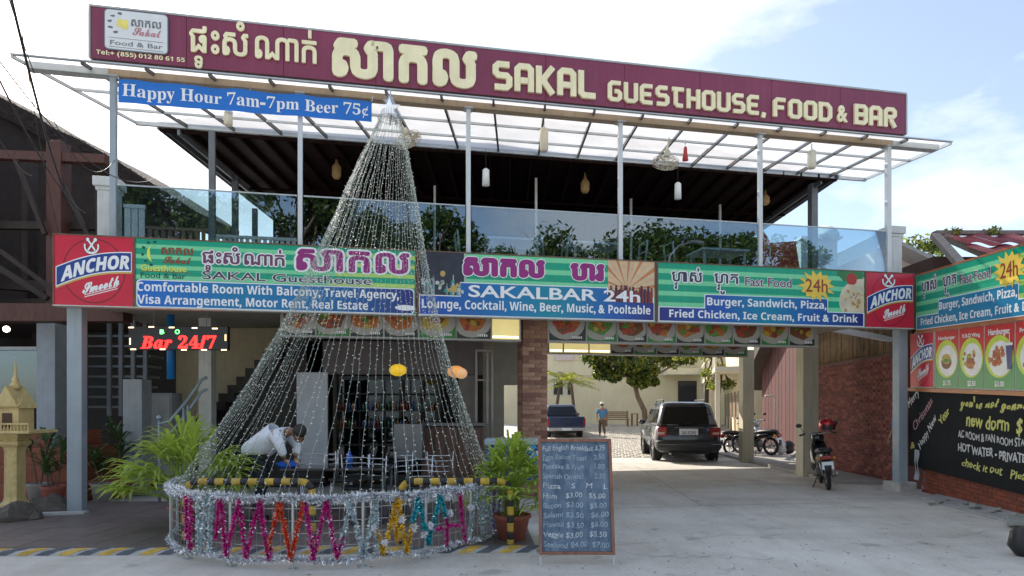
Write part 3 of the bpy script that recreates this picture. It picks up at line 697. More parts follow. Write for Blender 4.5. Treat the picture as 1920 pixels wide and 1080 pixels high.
purple=M('print_purple',(.30,.02,.20),.4,var=.05); darkp=M('print_dark',(.05,.05,.09),.4); redA=M('print_anchor_red',(.62,.015,.05),.35,var=.12,scale=1.5); navy=M('print_navy',(.01,.05,.28),.35,var=.1); goldp=M('print_gold',(.6,.42,.1),.4)
deepred=M('print_deep_red',(.2,.01,.02),.4)
BL=(.005,.14,.62);TE=(.0,.34,.42);NV=(.02,.02,.2)
def signbox(name,label,px0,px1):
    u0,u1=su(px0),su(px1); t_=fthing(name,label,'sign',(u0+u1)/2,SO,SZ0)
    build(F8(MB(),u0,u1,SO,SO+.16,SZ0,SZ1),'casing',edgew,t_,bevel=.006)
    q=MB(); w_=.018
    q.box(u0+.001,u1-.001,SO-.012,SO-.0005,SZ1-w_,SZ1); q.box(u0+.001,u1-.001,SO-.012,SO-.0005,SZ0,SZ0+w_); q.box(u0+.001,u0+w_,SO-.012,SO-.0005,SZ0+w_+.001,SZ1-w_-.001); q.box(u1-w_,u1-.001,SO-.012,SO-.0005,SZ0+w_+.001,SZ1-w_-.001)
    q.mi=[0]*6+[1]*6+[0]*12
    build(q,'frame_trim',[edge,edgew],t_)
    i0,i1=u0+w_,u1-w_; j0,j1=SZ0+w_,SZ1-w_
    def fn(s,t,d=0): return (i0+(i1-i0)*s,SO-.0015-d,j0+(j1-j0)*t)
    def S(px): return (su(px)-i0)/(i1-i0)
    return t_,fn,S
def patch(q,fn,s0,s1,t0,t1,d): q.quad(fn(s0,t0,d),fn(s1,t0,d),fn(s1,t1,d),fn(s0,t1,d))
def stripes(par,fn,t0=0,n=9,lime=False,mats=None,s0=0,s1=1):
    q=MB(); q.m=0; patch(q,fn,s0,s1,0,1,0); rg=random.Random(5)
    mid=(1-t0)/n
    for i in range(n):
        if i%2: continue
        q.m=1 if not(lime) else 1; a_=t0+mid*i; patch(q,fn,s0,s1,a_+mid*.12,a_+mid*.95,.0008)
        if lime: q.m=2; patch(q,fn,s0+(s1-s0)*(.55+.2*rg.random()),s1,a_+mid*.12,a_+mid*.95,.0016)
    return build(q,'printed_stripes',mats or [g1,g2,g3],par)
def outlined(par,items,fn,x0,x1,y0,y1,m_in,m_out,ref=KREF,d=.004,fo=.07,fi=.015,**k):
    q=MB(); q.m=0; put(q,items,lambda x,y,dd:fn(x,y,d+dd),x0,x1,y0,y1,ref=ref,fat=fo,**k); q.m=1; put(q,items,lambda x,y,dd:fn(x,y,d+.004+dd),x0,x1,y0,y1,ref=ref,fat=fi,**k)
    return build(q,'lettering',[m_out,m_in],par)
def rpoly(q,fn,s0,s1,t0,t1,d,asp,r=.06):
    """rounded rectangle on a sign; asp = width/height of the sign face"""
    pts=rrect(s0*asp,s1*asp,t0,t1,r); q.add([fn(x/asp,y,d) for x,y in pts],[tuple(range(len(pts)))])
def anchor_logo(par,fn,asp,cut=1.0):
    """red beer lightbox: crossed anchors over an arched blue ribbon; fn takes 0..1, asp=w/h"""
    q=MB(); q.m=0; patch(q,fn,0,1,0,1,0)
    # dark ring
    q.m=1
    def ring(cx,cy,rx,ry,w_,a0,a1,d,n=30):
        for i in range(n):
            a_=a0+(a1-a0)*i/n; b_=a0+(a1-a0)*(i+1)/n; o=[]
            for (an,k) in ((a_,0),(b_,0),(b_,1),(a_,1)): o.append(fn(cx+(rx-k*w_)*math.cos(an),cy+(ry-k*w_*asp)*math.sin(an),d))
            q.quad(*o)
    ring(.5,.5,.40,.47,.014,0,2*PI,.0008)
    def arch(s): return .09*math.sin(PI*(s*.9+.05))+.26*(s-.5)
    def rib(s0,s1,lo,hi,d,m_,n=16):
        q.m=m_
        for i in range(n):
            a_=s0+(s1-s0)*i/n; b_=s0+(s1-s0)*(i+1)/n
            q.quad(fn(a_,.5+arch(a_)+lo,d),fn(b_,.5+arch(b_)+lo,d),fn(b_,.5+arch(b_)+hi,d),fn(a_,.5+arch(a_)+hi,d))
    rib(.02,.985,-.165,.15,.0016,3); rib(.02,.985,-.14,.15,.0024,2); rib(.03,.975,-.125,.135,.0032,4)
    q.m=5; 
    put(q,'ANCHOR',lambda x,y,d:fn(x,y,.004+d),.09,.945,-.085,.095,ref=CAP,style='sans',shear=.15,fat=.03,warp=lambda x,y:(x,.49+arch(x)+y))
    put(q,'Smooth',lambda x,y,d:fn(x,y,.004+d),.36,.82,.17,.32,ref=CAP,style='script',fat=.035,warp=lambda x,y:(x,y+(x-.36)*.3-.0))
    for k in range(2): 
        q.quad(fn(.38,.145-.03*k,.004),fn(.80,.28-.03*k,.004),fn(.80,.292-.03*k,.004),fn(.38,.157-.03*k,.004))
    # crossed anchors
    for sg in (1,-1):
        def rot(x,y,sg=sg):
            a_=R(38*sg); return (.47+(x*math.cos(a_)-y*math.sin(a_))/asp,.87+(x*math.sin(a_)+y*math.cos(a_)))
        for mm_,w_,d_ in ((1,.055,.0012+.001*(sg>0)),(5,.028,.0052+.001*(sg>0))):
            q.m=mm_
            def st(pts):
                for a_,b_ in zip(pts,pts[1:]):
                    a_=Vector(a_);b_=Vector(b_);n_=(b_-a_).orthogonal().normalized()*w_/2
                    q.quad(*[fn(*rot(p.x,p.y),d_) for p in (a_-n_,b_-n_,b_+n_,a_+n_)])
            st([(0,-.1),(0,.09)]); 
            disc(q,lambda x,y,dd:fn(*rot(x,y),dd),0,.1,.028 if mm_==5 else .04,8,d=d_+.0002)
            st([(.1*math.cos(R(t)),-.02+.1*math.sin(R(t))) for t in (200,225,250,270,290,315,340)])
            st([(-.05,.055),(.05,.055)]) if 0 else None
    return build(q,'printed_logo',[redA,deepred,wtp,goldp,navy,wtp],par)
t_,fn,S=signbox('beer_sign','leftmost red lightbox with crossed anchors and blue ribbon, above the left steel post',99,252); anchor_logo(t_,fn,1.28/1.0)
t_,fn,S=signbox('beer_sign','red lightbox with crossed anchors and blue ribbon right of the fast food sign',1622,1714); anchor_logo(t_,fn,.9)
# green guesthouse sign
t_,fn,S=signbox('guesthouse_sign','green striped lightbox with purple Khmer lettering naming the guesthouse, rooms and travel agency',252,780)
asp=(su(780)-su(252))/1.0; stripes(t_,fn,.4,8,True); hw=asp/2
bl=gradmat('panel_blue_a',[(0,BL),(.35,(.0,.2,.42)),(.6,(.0,.18,.45)),(1,NV)],-hw,hw)
q=MB(); q.m=1; rpoly(q,fn,.002,.998,.0,.405,.0024,asp); q.m=0; rpoly(q,fn,.006,.994,.012,.39,.0032,asp); build(q,'blue_panel',[bl,wtp],t_)
q=MB(); put(q,'Comfortable Room With Balcony, Travel Agency,',lambda x,y,d:fn(x,y,.0045+d),S(257),S(748),.235,.36,ref=CAP,style='sans',fat=.006); put(q,'Visa Arrangement, Motor Rent, Real Estate .',lambda x,y,d:fn(x,y,.0045+d),S(258),S(700),.05,.175,ref=CAP,style='sans',fat=.006)
disc(q,fn,S(760),.1,.045,14,.9/1,d=.005); build(q,'lettering',wtp,t_)
outlined(t_,'SAKAL Guesthouse',fn,S(380),S(697),.44,.56,darkp,wtp,ref=CAP,fo=.05,fi=.008)
outlined(t_,KM_PTEAH,fn,S(380),S(533),.68,.84,M('print_plum',(.16,.05,.13),.4),wtp,fo=.085,fi=.02)
outlined(t_,KM_SAKAL,fn,S(558),S(765),.64,.94,purple,wtp,fo=.085,fi=.03)
q=MB(); lf=lambda x,y,d=0:fn(x,y,.004+d)
q.m=0
for i in range(14):
    a0=R(110+i*11);a1=R(121+i*11); cx,cy,rx,ry=S(288),.79,.022,.125
    w0=.5*math.sin(PI*i/14);w1=.5*math.sin(PI*(i+1)/14)
    q.quad(lf(cx+rx*math.cos(a0),cy+ry*math.sin(a0)),lf(cx+rx*math.cos(a1),cy+ry*math.sin(a1)),lf(cx+rx*(1-w1)*math.cos(a1),cy+ry*(1-w1*.5)*math.sin(a1)),lf(cx+rx*(1-w0)*math.cos(a0),cy+ry*(1-w0*.5)*math.sin(a0)))
put(q,'Guesthouse',lf,S(264),S(350),.535,.625,ref=CAP,off=.02)
q.m=1; put(q,KM_SAKAL,lf,S(303),S(362),.79,.88,ref=KREF,fat=.03); put(q,'Sakal',lf,S(306),S(358),.655,.76,ref=CAP,style='script',fat=.02); q.quad(lf(S(264),.525),lf(S(358),.515),lf(S(358),.522),lf(S(264),.532))
q.m=2; put(q,'Food & Bar',lf,S(264),S(348),.43,.505,ref=CAP,off=.01)
for a_ in range(6):
    t=R(80+a_*36); disc(q,lf,S(287)+.035*math.cos(t),.79+.17*math.sin(t),.02,6,.3,jit=.3)
build(q,'small_logo',[M('print_bright_yellow',(.75,.8,.1),.4),M('print_brown_red',(.3,.05,.02),.4),M('print_dark_green',(.0,.07,.06),.4)],t_)
# ---------------- bar sign ----------------
t_,fn,S=signbox('bar_sign','lightbox with purple block Khmer letters advertising the 24 hour bar',783,1229)
asp=(su(1229)-su(783)); hw=asp/2; stripes(t_,fn,.3,7,False,s0=.19,s1=1)
q=MB(); q.m=0; patch(q,fn,0,S(870),.0,1,.0016)
rg=random.Random(9)
cols=['bottle_g','bottle_w']
for i in range(14): q.m=1+rg.randrange(4); x_=rg.uniform(.01,.17); h_=rg.uniform(.12,.34); patch(q,fn,x_,x_+.008,.33,.33+h_*.75,.0024+i*.0003); patch(q,fn,x_+.0025,x_+.0055,.33+h_*.75,.33+h_,.0024+i*.0003)
for i in range(20): q.m=1+rg.randrange(4); disc(q,fn,rg.uniform(.01,.18),rg.uniform(.38,.6),.03,7,.25,d=.007+i*.0002,jit=.4)
q.m=3; disc(q,fn,.095,.66,.05,8,.22,d=.0115); disc(q,fn,.14,.42,.06,10,.25,d=.0117)
build(q,'printed_bottles',[M('print_night',(.025,.03,.05),.35,var=.4),M('print_pale',(.5,.55,.55),.4),M('print_teal',(.0,.35,.3),.4),M('print_amber',(.5,.35,.12),.4),M('print_ash',(.25,.3,.33),.4)],t_)
bl2=gradmat('panel_blue_b',[(0,(.01,.06,.42)),(.4,(.0,.2,.45)),(.55,(0,.26,.36)),(.8,(.01,.12,.45)),(1,NV)],-hw,hw)
q=MB(); q.m=1; patch(q,fn,.001,.999,0,.32,.0024); patch(q,fn,S(862),S(1140),.32,.54,.0024); patch(q,fn,S(1140),S(1226),.32,.4,.0024); q.m=0; patch(q,fn,.004,.996,.012,.305,.0036); patch(q,fn,S(864),S(1138),.305,.525,.0036); patch(q,fn,S(1138),S(1150),.305,.42,.0036); build(q,'blue_panel',[bl2,wtp],t_)
# sunburst with crowd
q=MB(); q.m=0; patch(q,fn,S(1140),1,.4,1,.0012); c_=(S(1175),.52)
for i in range(14):
    a_=R(4+i*13); b_=a_+R(6); r_=[]
    for an in (a_,b_):
        k=min(((1-c_[0])/max(1e-3,math.cos(an))) if math.cos(an)>0 else ((c_[0]-S(1140))/max(1e-3,-math.cos(an))), (1-c_[1])/(max(1e-3,math.sin(an))*4.4)); r_.append((c_[0]+k*math.cos(an),c_[1]+k*4.4*math.sin(an)))
    q.m=1+(i%2); q.add([fn(c_[0],c_[1],.002),fn(*r_[0],.002),fn(*r_[1],.002)],[(0,1,2)])
rg=random.Random(4)
for i in range(26):
    x_=S(1140)+(1-S(1140)-.012)*i/26; h_=rg.uniform(.06,.19); q.m=3+rg.randrange(2); patch(q,fn,x_,x_+.011,.3,.38+h_,.0042+i*.00012); disc(q,fn,x_+.0055,.38+h_+.02,.022,7,.25,d=.0075+i*.0001)
build(q,'printed_sunburst',[M('print_cream',(.66,.52,.34),.4),M('print_orange',(.6,.22,.08),.4),M('print_peach',(.72,.46,.26),.4),M('print_crowd',(.03,.02,.05),.5),M('print_crowd_red',(.25,.04,.04),.5)],t_)
outlined(t_,KM_SAKAL,fn,S(872),S(1018),.67,.92,purple,wtp,fo=.1,fi=.065); outlined(t_,KM_BAR,fn,S(1072),S(1130),.66,.9,purple,wtp,fo=.1,fi=.065)
q=MB(); put(q,'SAKALBAR 24h',lambda x,y,d:fn(x,y,.011+d),S(878),S(1200),.31,.495,ref=CAP,off=.02); put(q,'Lounge, Cocktail, Wine, Beer, Music, & Pooltable',lambda x,y,d:fn(x,y,.0055+d),S(791),S(1219),.11,.245,ref=CAP,style='sans',fat=.006); build(q,'lettering',wtp,t_)
# ---------------- fast food design, used on two signs ----------------
def fastfood(par,fn,asp,tagn):
    stripes(par,fn,.24,8,tagn=='b')
    hw=asp/2
    blm=gradmat('panel_blue_'+tagn,[(0,NV),(.3,(.01,.1,.45)),(.5,(0,.25,.4)),(.7,(.01,.13,.45)),(1,NV)],*((-hw,hw) if tagn=='c' else (0,asp)))
    # food picture at right
    rg=random.Random(11); q=MB(); q.m=0
    fd=lambda x,y,d=0:fn(min(x,.998),min(max(y,.26),.995),d)
    disc(q,fd,.93,.93,.12,12,.75*1.5/asp*2,d=.0016,jit=.15); q.m=1; disc(q,fd,.99,.45,.42,26,1/asp*1.15,d=.0022); q.m=2; disc(q,fd,.935,.86,.11,12,1/asp,d=.003,jit=.05)
    for i in range(60):
        a_=rg.uniform(PI*.55,PI*1.4); r_=rg.uniform(.05,.36); q.m=3+rg.randrange(3); disc(q,fd,.99+r_/asp*1.1*math.cos(a_),.45+r_*math.sin(a_),.035,6,1/asp,d=.0036+i*.0001,jit=.4)
    build(q,'printed_food',[M('print_leaf',(.03,.2,.06),.4),M('print_crust',(.7,.62,.45),.4,var=.2),M('print_tomato',(.45,.03,.02),.4),M('print_topping',(.5,.3,.15),.4),M('print_cheese',(.75,.62,.35),.4),M('print_onion',(.66,.6,.52),.4)],par)
    q=MB(); q.m=1; patch(q,fn,.0,1,0,.255,.0024); q.m=1; rpoly(q,fn,.212,.814,.2,.49,.0026,asp,.03); q.m=0; patch(q,fn,.006,.994,.012,.24,.0036); rpoly(q,fn,.216,.81,.2,.478,.004,asp,.03); build(q,'blue_panel',[blm,wtp],par)
    q=MB(); put(q,'Burger, Sandwich, Pizza,',lambda x,y,d:fn(x,y,.0055+d),.225,.805,.3,.43,ref=CAP,style='sans',fat=.008); put(q,'Fried Chicken, Ice Cream, Fruit & Drink',lambda x,y,d:fn(x,y,.0055+d),.05,.965,.075,.2,ref=CAP,style='sans',fat=.008); build(q,'lettering',wtp,par)
    outlined(par,KM_FAST,fn,.062,.2,.69,.85,darkp,wtp,fo=.09,fi=.02); outlined(par,KM_FOOD,fn,.26,.37,.69,.85,darkp,wtp,fo=.09,fi=.02)
    outlined(par,'Fast Food',fn,.405,.63,.66,.82,M('print_plum',(.16,.05,.13),.4),wtp,ref=CAP,fo=.05,fi=.008)
    q=MB(); q.m=0; pts=[(.755,.7)]
    for i in range(28):
        r_=(.30 if i%2==0 else .2)*(1+.1*math.sin(i*2.7)); a_=2*PI*i/28; pts.append((.755+r_*1.25/asp*math.cos(a_),.71+r_*.95*math.sin(a_)))
    q.add([fn(x,min(y,.99),.0085) for x,y in pts],[(0,i,i%28+1) for i in range(1,29)])
    q.m=1; put(q,'24h',lambda x,y,d:fn(x,y,.0095+d),.70,.81,.6,.83,ref=CAP,off=.0,fat=.008); build(q,'starburst',[M('print_sun_yellow',(.85,.6,.08),.4,var=.1),M('print_brown_red',(.3,.05,.02),.4)],par)
t_,fn,S=signbox('fast_food_sign','green striped lightbox for fast food with yellow 24h starburst, facing the street',1232,1622)
fastfood(t_,fn,su(1622)-su(1232),'c')
# corner junction strips between lightboxes
for px in (781.5,1230.5): build(F8(MB(),su(px-1.2),su(px+1.2),SO+.02,SO+.15,SZ0+.0,SZ1),'joint_cover',edge,gbl)
# red fluorescent casing support under the row
build(F8(MB(),su(110),su(1700),SO+.17,SO+.3,3.03,3.16),'sign_rail',M('rust_steel',(.12,.07,.05),.7,var=.3),gbl)
# ---------------- menu light boxes under the floor ----------------
gsl=M('box_frame_grey',(.38,.38,.36),.5,var=.1); mblk=M('menu_black',(.02,.03,.03),.35); mgrn=M('menu_green',(.03,.25,.05),.35); plate=M('plate_white',(.42,.41,.38),.4,var=.05)
foods=[M('food_orange',(.5,.16,.03),.4,var=.5,scale=30),M('food_brown',(.2,.07,.03),.4,var=.5,scale=30),M('food_yellow',(.55,.38,.06),.4,var=.5,scale=30),M('food_red',(.4,.06,.03),.4,var=.5,scale=30),M('food_leaf',(.1,.28,.04),.4,var=.5,scale=30)]
lit=M('lit_cream',(.62,.52,.22),.5,emit=.35,var=.05); tube_m=M('tube_light',(1,.97,.8),.5,emit=2.2,var=0)
rg=random.Random(21)
def menu_pic(q,fn,s0,s1,t0,t1,bgm,style=0):
    """materials: 0 black 1 green 2 plate 3.. foods 8 print"""
    w_=s1-s0; h=t1-t0; q.m=bgm; patch(q,fn,s0,s1,t0,t1,0)
    cx,cy=s0+w_*.45,t0+h*.66; r_=min(w_,h)*.62
    q.m=2
    def cf(x,y,d): return fn(min(max(x,s0),s1),min(max(y,t0),t1),d)
    disc(q,cf,cx,cy,r_,20,1.2,d=.001); q.m=3+rg.randrange(5); disc(q,cf,cx,cy+.0*h,r_*.66,14,1.2,d=.0018,jit=.15,rg=rg)
    for i in range(14):
        a_=rg.uniform(0,2*PI); k=rg.uniform(0,.55)*r_; q.m=3+rg.randrange(5); disc(q,cf,cx+k*1.2*math.cos(a_),cy+k*math.sin(a_),r_*rg.uniform(.1,.22),6,1.3,d=.0024+i*.0002,jit=.35,rg=rg)
    q.m=8; 
    for i in range(5): a_=s1-w_*.38+i*w_*.06; patch(q,fn,a_,a_+w_*.04,t0+h*.08,t0+h*.17,.006)
def menurow(label,segs,off,z0,z1):
    u0=FU(segs[0][0],off); u1=FU(segs[-1][1],off); t_=fthing('menu_lightbox',label,'menu',(u0+u1)/2,off,z0)
    build(F8(MB(),u0-.02,u1+.02,off+.003,off+.15,z0-.03,z1),'casing',gsl,t_)
    q=MB(); q.box(u0-.02,u1+.02,off-.02,off+.0025,z0-.03,z0+.0); build(q,'bottom_rail',gsl,t_)
    for a_,b_,kd in segs:
        x0_,x1_=FU(a_,off),FU(b_,off); q=MB(); fn=lambda u,z,d=0:(u,off-d,z)
        build(F8(MB(),x1_-.012,x1_+.012,off-.02,off+.0025,z0+.0005,z1),'divider',gsl,t_)
        if kd=='lit':
            q.m=0; patch(q,fn,x0_+.01,x1_-.012,z0+.001,z1,0); q.m=1; patch(q,fn,x0_+.03,x1_-.03,z0+.03,z0+.055,.002); build(q,'lit_panel',[lit,tube_m],t_)
        else:
            menu_pic(q,fn,x0_+.01,x1_-.012,z0+.001,z1,1 if kd=='g' else 0); build(q,'menu_picture',[mblk,mgrn,plate]+foods+[wtp],t_)
off1=.42
segs=[]; e=[528,592,656,720,785,855,921,975]
for i,(a_,b_) in enumerate(zip(e,e[1:])): segs.append((a_,b_,'lit' if i==6 else 'bgb gbg'[i]))
menurow('row of lit menu picture boxes over the bar left of the brick pillar',segs,off1,2.72,3.19)
e=[1029,1099,1157,1213,1267,1321,1374,1426,1479,1528]; menurow('front row of menu picture boxes over the drive right of the brick pillar',[(a_,b_,'bgbgbgbgb'[i]) for i,(a_,b_) in enumerate(zip(e,e[1:]))],off1,2.72,3.19)
off2=2.6; e=[1029,1056,1104,1145,1188,1231,1273,1315,1358,1400]; menurow('rear row of menu boxes over the drive, its first three blank and lit',[(a_,b_,'lit' if i<3 else 'bgbgbg'[i-3]) for i,(a_,b_) in enumerate(zip(e,e[1:]))],off2,2.70,3.19)
# ---------------- corner billboard wall on the right ----------------
def bb(t,z,d=0): return (7.54-.088*t-.996*d,12.45-t+.088*d,z-.047*t)
bbl=wthing('side_fast_food_sign','green striped fast food lightbox running toward the viewer at the right corner','sign',bb(0,3.0))
def bbox(q,t0,t1,z0,z1,d0,d1): q.loft([[bb(t,z0,d0),bb(t,z0,d1),bb(t,z1,d1),bb(t,z1,d0)] for t in (t0,t1)])
q=MB(); bbox(q,0,3.55,2.97,4.03,-.16,-.002); build(q,'casing',edgew,bbl,fixn=True)
q=MB(); bbox(q,0,3.55,4.01,4.035,-.001,.012); bbox(q,0,3.55,2.975,2.995,-.001,.012); build(q,'frame_trim',M('frame_orange',(.4,.13,.04),.5),bbl,fixn=True)
def bfn(s,t,d=0): return bb(.02+3.5*s,3.0+1.0*t,d)
BASE['x']=0
fastfood(bbl,bfn,3.5,'b')
bs=wthing('side_beer_sign','narrow red lightbox with crossed anchors on the right billboard below the corner','sign',bb(.2,1.95))
q=MB(); bbox(q,-.2,.62,1.93,2.94,-.1,-.002); build(q,'casing',edgew,bs,fixn=True)
anchor_logo(bs,lambda s,t,d=0:bb(-.2+.8*s,1.95+.98*t,d),.8)
mw=wthing('side_menu_sign','bright red and green hanging menu of fast food pictures on the right billboard','menu',bb(2,1.95))
q=MB(); bbox(q,.64,4.3,1.93,2.94,-.1,-.003); build(q,'casing',edgew,mw,fixn=True)
q=MB(); bbox(q,-.25,4.3,1.86,1.925,-.12,.03); bbox(q,.0,4.3,2.942,2.968,-.05,.03); q.m=0; build(q,'wood_rail',M('varnished_rail',(.45,.16,.05),.4,var=.2,stretch=(1,1,8)),mw,fixn=True)
red2=M('menu_red',(.6,.02,.02),.35); grn2=M('menu_leaf_green',(.02,.3,.08),.35); lime=M('menu_lime',(.55,.68,.05),.35); whp=M('menu_white',(.82,.82,.78),.35)
names=['Hamburger','B.B.Q Wing','Hamburger','French Fries','Pizza']; pr_=['$1.75','$2.50','$3.00','$2.00','$4.00']
bound=[.66,1.385,2.06,2.78,3.5,4.22]
for i in range(5):
    a_,b_=bound[i],bound[i+1]; w_=b_-a_
    def mf(s,t,d=0,a_=a_,w_=w_): return bb(a_+w_*s,1.95+.98*t,d)
    q=MB(); q.m=0; patch(q,mf,.015,.985,.0,1,0); q.m=1; patch(q,mf,.015,.985,0,.5,.001)
    q.m=2; disc(q,lambda x,y,d:mf(min(max(x,.02),.98),y,d),.5,.5,.33,26,1.4,d=.002)
    q.m=3; disc(q,lambda x,y,d:mf(min(max(x,.02),.98),y,d),.54,.47,.27,26,1.4,d=.003,jit=.0)
    rg=random.Random(i+40)
    if i==0:
        q.m=4+1; disc(q,mf,.5,.44,.12,16,1.8,d=.004); q.m=4+2; disc(q,mf,.5,.5,.09,14,2.1,d=.0045); q.m=8; disc(q,mf,.5,.47,.03,14,5.5,d=.005,jit=.3)
    else:
        for k in range(34):
            an=rg.uniform(0,2*PI); rr_=rg.uniform(0,.17)*math.sqrt(rg.random()+.2); q.m=(4,6,7,8)[rg.randrange(3 if i!=1 else 4)]; disc(q,mf,.46+rr_*1.5*math.cos(an),.48+rr_*math.sin(an),rg.uniform(.025,.06),7,1.4,d=.004+k*.0001,jit=.3)
    if i in (2,):
        q.m=9; q.quad(mf(.78,.3,.009),mf(.9,.3,.009),mf(.95,.68,.009),mf(.73,.68,.009)); q.m=3; patch(q,mf,.73,.95,.66,.7,.0095); patch(q,mf,.84,.86,.7,.86,.0095)
    q.m=3; put(q,names[i],lambda x,y,d:mf(x,y,.003+d),.15,.85,.84,.9 if i!=2 else .93,ref=CAP,off=.03); put(q,pr_[i],lambda x,y,d:mf(x,y,.004+d),.36,.68,.04,.12,ref=CAP,off=.03)
    build(q,'menu_panel',[red2,grn2,lime,whp]+foods+[M('cup_navy',(.05,.06,.2),.4)],mw)
cb=wthing('chalk_wall_board','long black chalkboard on the right wall with Christmas greeting and room offers','board',bb(2,.5))
q=MB(); bbox(q,-.25,4.4,.45,1.855,-.05,.0); build(q,'board_panel',M('chalkboard_black',(.010,.011,.012),1.0,var=.3,scale=3),cb,fixn=True)
def cf2(t,z,d=0): return bb(t,z,.0015+d)
def T_(px): r=(px-960)/F; return (12.45*r-7.54)/(r-.088)
def chalk(items,px0,px1,z0,z1,mat_,ang=0,style=None,fat=.02,shear=.1):
    t0,t1=T_(px0),T_(px1); cx,cz=t0,z0; ca,sa=math.cos(ang),math.sin(ang)
    def wp(x,y):
        dx,dy=x-cx,y-cz; return (cx+dx*ca-dy*sa,cz+dx*sa+dy*ca+.012*math.sin(dx*9)+.01*math.sin(dx*23+y*30))
    q=MB(); put(q,items,cf2,t0,t1,z0,z1,ref=CAP,warp=wp,style=style,fat=fat,shear=shear); build(q,'chalk_writing',mat_,cb)
cw=M('chalk_white',(.7,.7,.68),.9,var=.25,scale=30); cy=M('chalk_yellow',(.7,.68,.2),.9,var=.25,scale=30); cp=M('chalk_pink',(.55,.3,.32),.9,var=.3,scale=30)
chalk('Merry',1705,1730,1.53,1.68,cw,R(38),fat=.02); chalk('Christmas',1716,1762,1.12,1.27,cp,R(42),fat=.015); chalk('Happy New',1726,1772,.80,.93,cw,R(47),fat=.02); chalk('Year',1765,1788,1.28,1.42,cy,R(42),fat=.02); chalk('&',1708,1715,.78,.9,cy)
chalk("you're not gonna believe",1800,2000,1.64,1.8,cy,R(1),style='script',fat=.02); chalk("new dorm  $",1812,1917,1.33,1.54,cy,0,fat=.025); chalk("AC ROOM & FAN ROOM START $5",1797,1950,1.13,1.24,cw,0,fat=.02,shear=0); chalk("HOT WATER - PRIVATE BATH",1797,1965,.90,1.03,cw,0,fat=.028,shear=0); chalk("check it out   Please ask",1804,1975,.66,.78,cy,0,fat=.018,shear=.2)
bwall=wthing('shop_base_wall','rust red brick plinth wall below the right chalkboard','wall',bb(2,0))
q=MB(); bbox(q,.12,4.6,-.1,.5,-.28,-.062); build(q,'wall_core',mort,bwall,fixn=True)
bm3=[M('plinth_brick_a',(.28,.07,.035),.8,var=.25,streak=.2),M('plinth_brick_b',(.22,.06,.035),.8,var=.25,streak=.2)]
for r_ in range(8):
    for k in range(20):
        a_=.12+k*.23+(r_%2)*.11; 
        q=MB(); q.loft([[bb(t,.0+r_*.068+.047*t*.0,-.06),bb(t,r_*.068,-.045),bb(t,.0+r_*.068+.06,-.045),bb(t,r_*.068+.06,-.06)] for t in (a_,a_+.218)]); 
        if r_*.068+.06<.5: build(q,'brick',bm3[(r_+k)%3==0],bwall,fixn=True)
q=MB(); bbox(q,-.1,4.6,1.0,4.0,-.35,-.2); build(q,'rear_panel',M('dark_panel',(.05,.03,.02),.8),bwall,fixn=True)
# loose rags on the post and loose slabs
sl_=wthing('loose_slab','grey concrete slab lying at the foot of the right plinth wall','slab',(6.9,9.3,0)); q=MB(); q.add([(6.35,8.55,.04),(8.1,8.4,.04),(8.15,8.9,.04),(6.75,9.1,.04),(6.35,8.55,.1),(8.1,8.4,.1),(8.15,8.9,.1),(6.75,9.1,.1)],[(0,3,2,1),(4,5,6,7),(0,1,5,4),(1,2,6,5),(2,3,7,6),(3,0,4,7)]); build(q,'slab',M('slab_grey',(.3,.3,.27),.9,var=.2,bump=.3),sl_,bevel=.01)
rb_=wthing('concrete_rubble','small broken lumps of concrete by the plinth wall','rubble',(6.9,10.0,0))
rg=random.Random(2)
for i in range(9):
    q=MB(); x_,y_=6.75+rg.uniform(-.15,.4),10.3+rg.uniform(-1.2,.7); r_=rg.uniform(.03,.08); q.ball((x_,y_,.03+r_*.5),r_,6,4,(1.4,1,.6)); q.v=[(a+rg.uniform(-.01,.01),b+rg.uniform(-.01,.01),c+rg.uniform(-.01,.01)) for a,b,c in q.v]; build(q,'lump',M('slab_grey',(.3,.3,.27)),rb_)
rgm=wthing('hanging_rag','white rags hanging behind the right corner post','cloth',bb(.08,.1)); q=MB(); q.smooth=True
for x_ in (.02,.1): q.add([bb(x_+.05*math.sin(j*1.3)*.3+i*.03,.78-j*.07,.03+.01*math.sin(i*2+j)) for j in range(9) for i in range(3)],[(j*3+i,j*3+i+1,(j+1)*3+i+1,(j+1)*3+i) for j in range(8) for i in range(2)])
build(q,'cloth',M('rag_white',(.5,.5,.5),.9,var=.2),rgm)
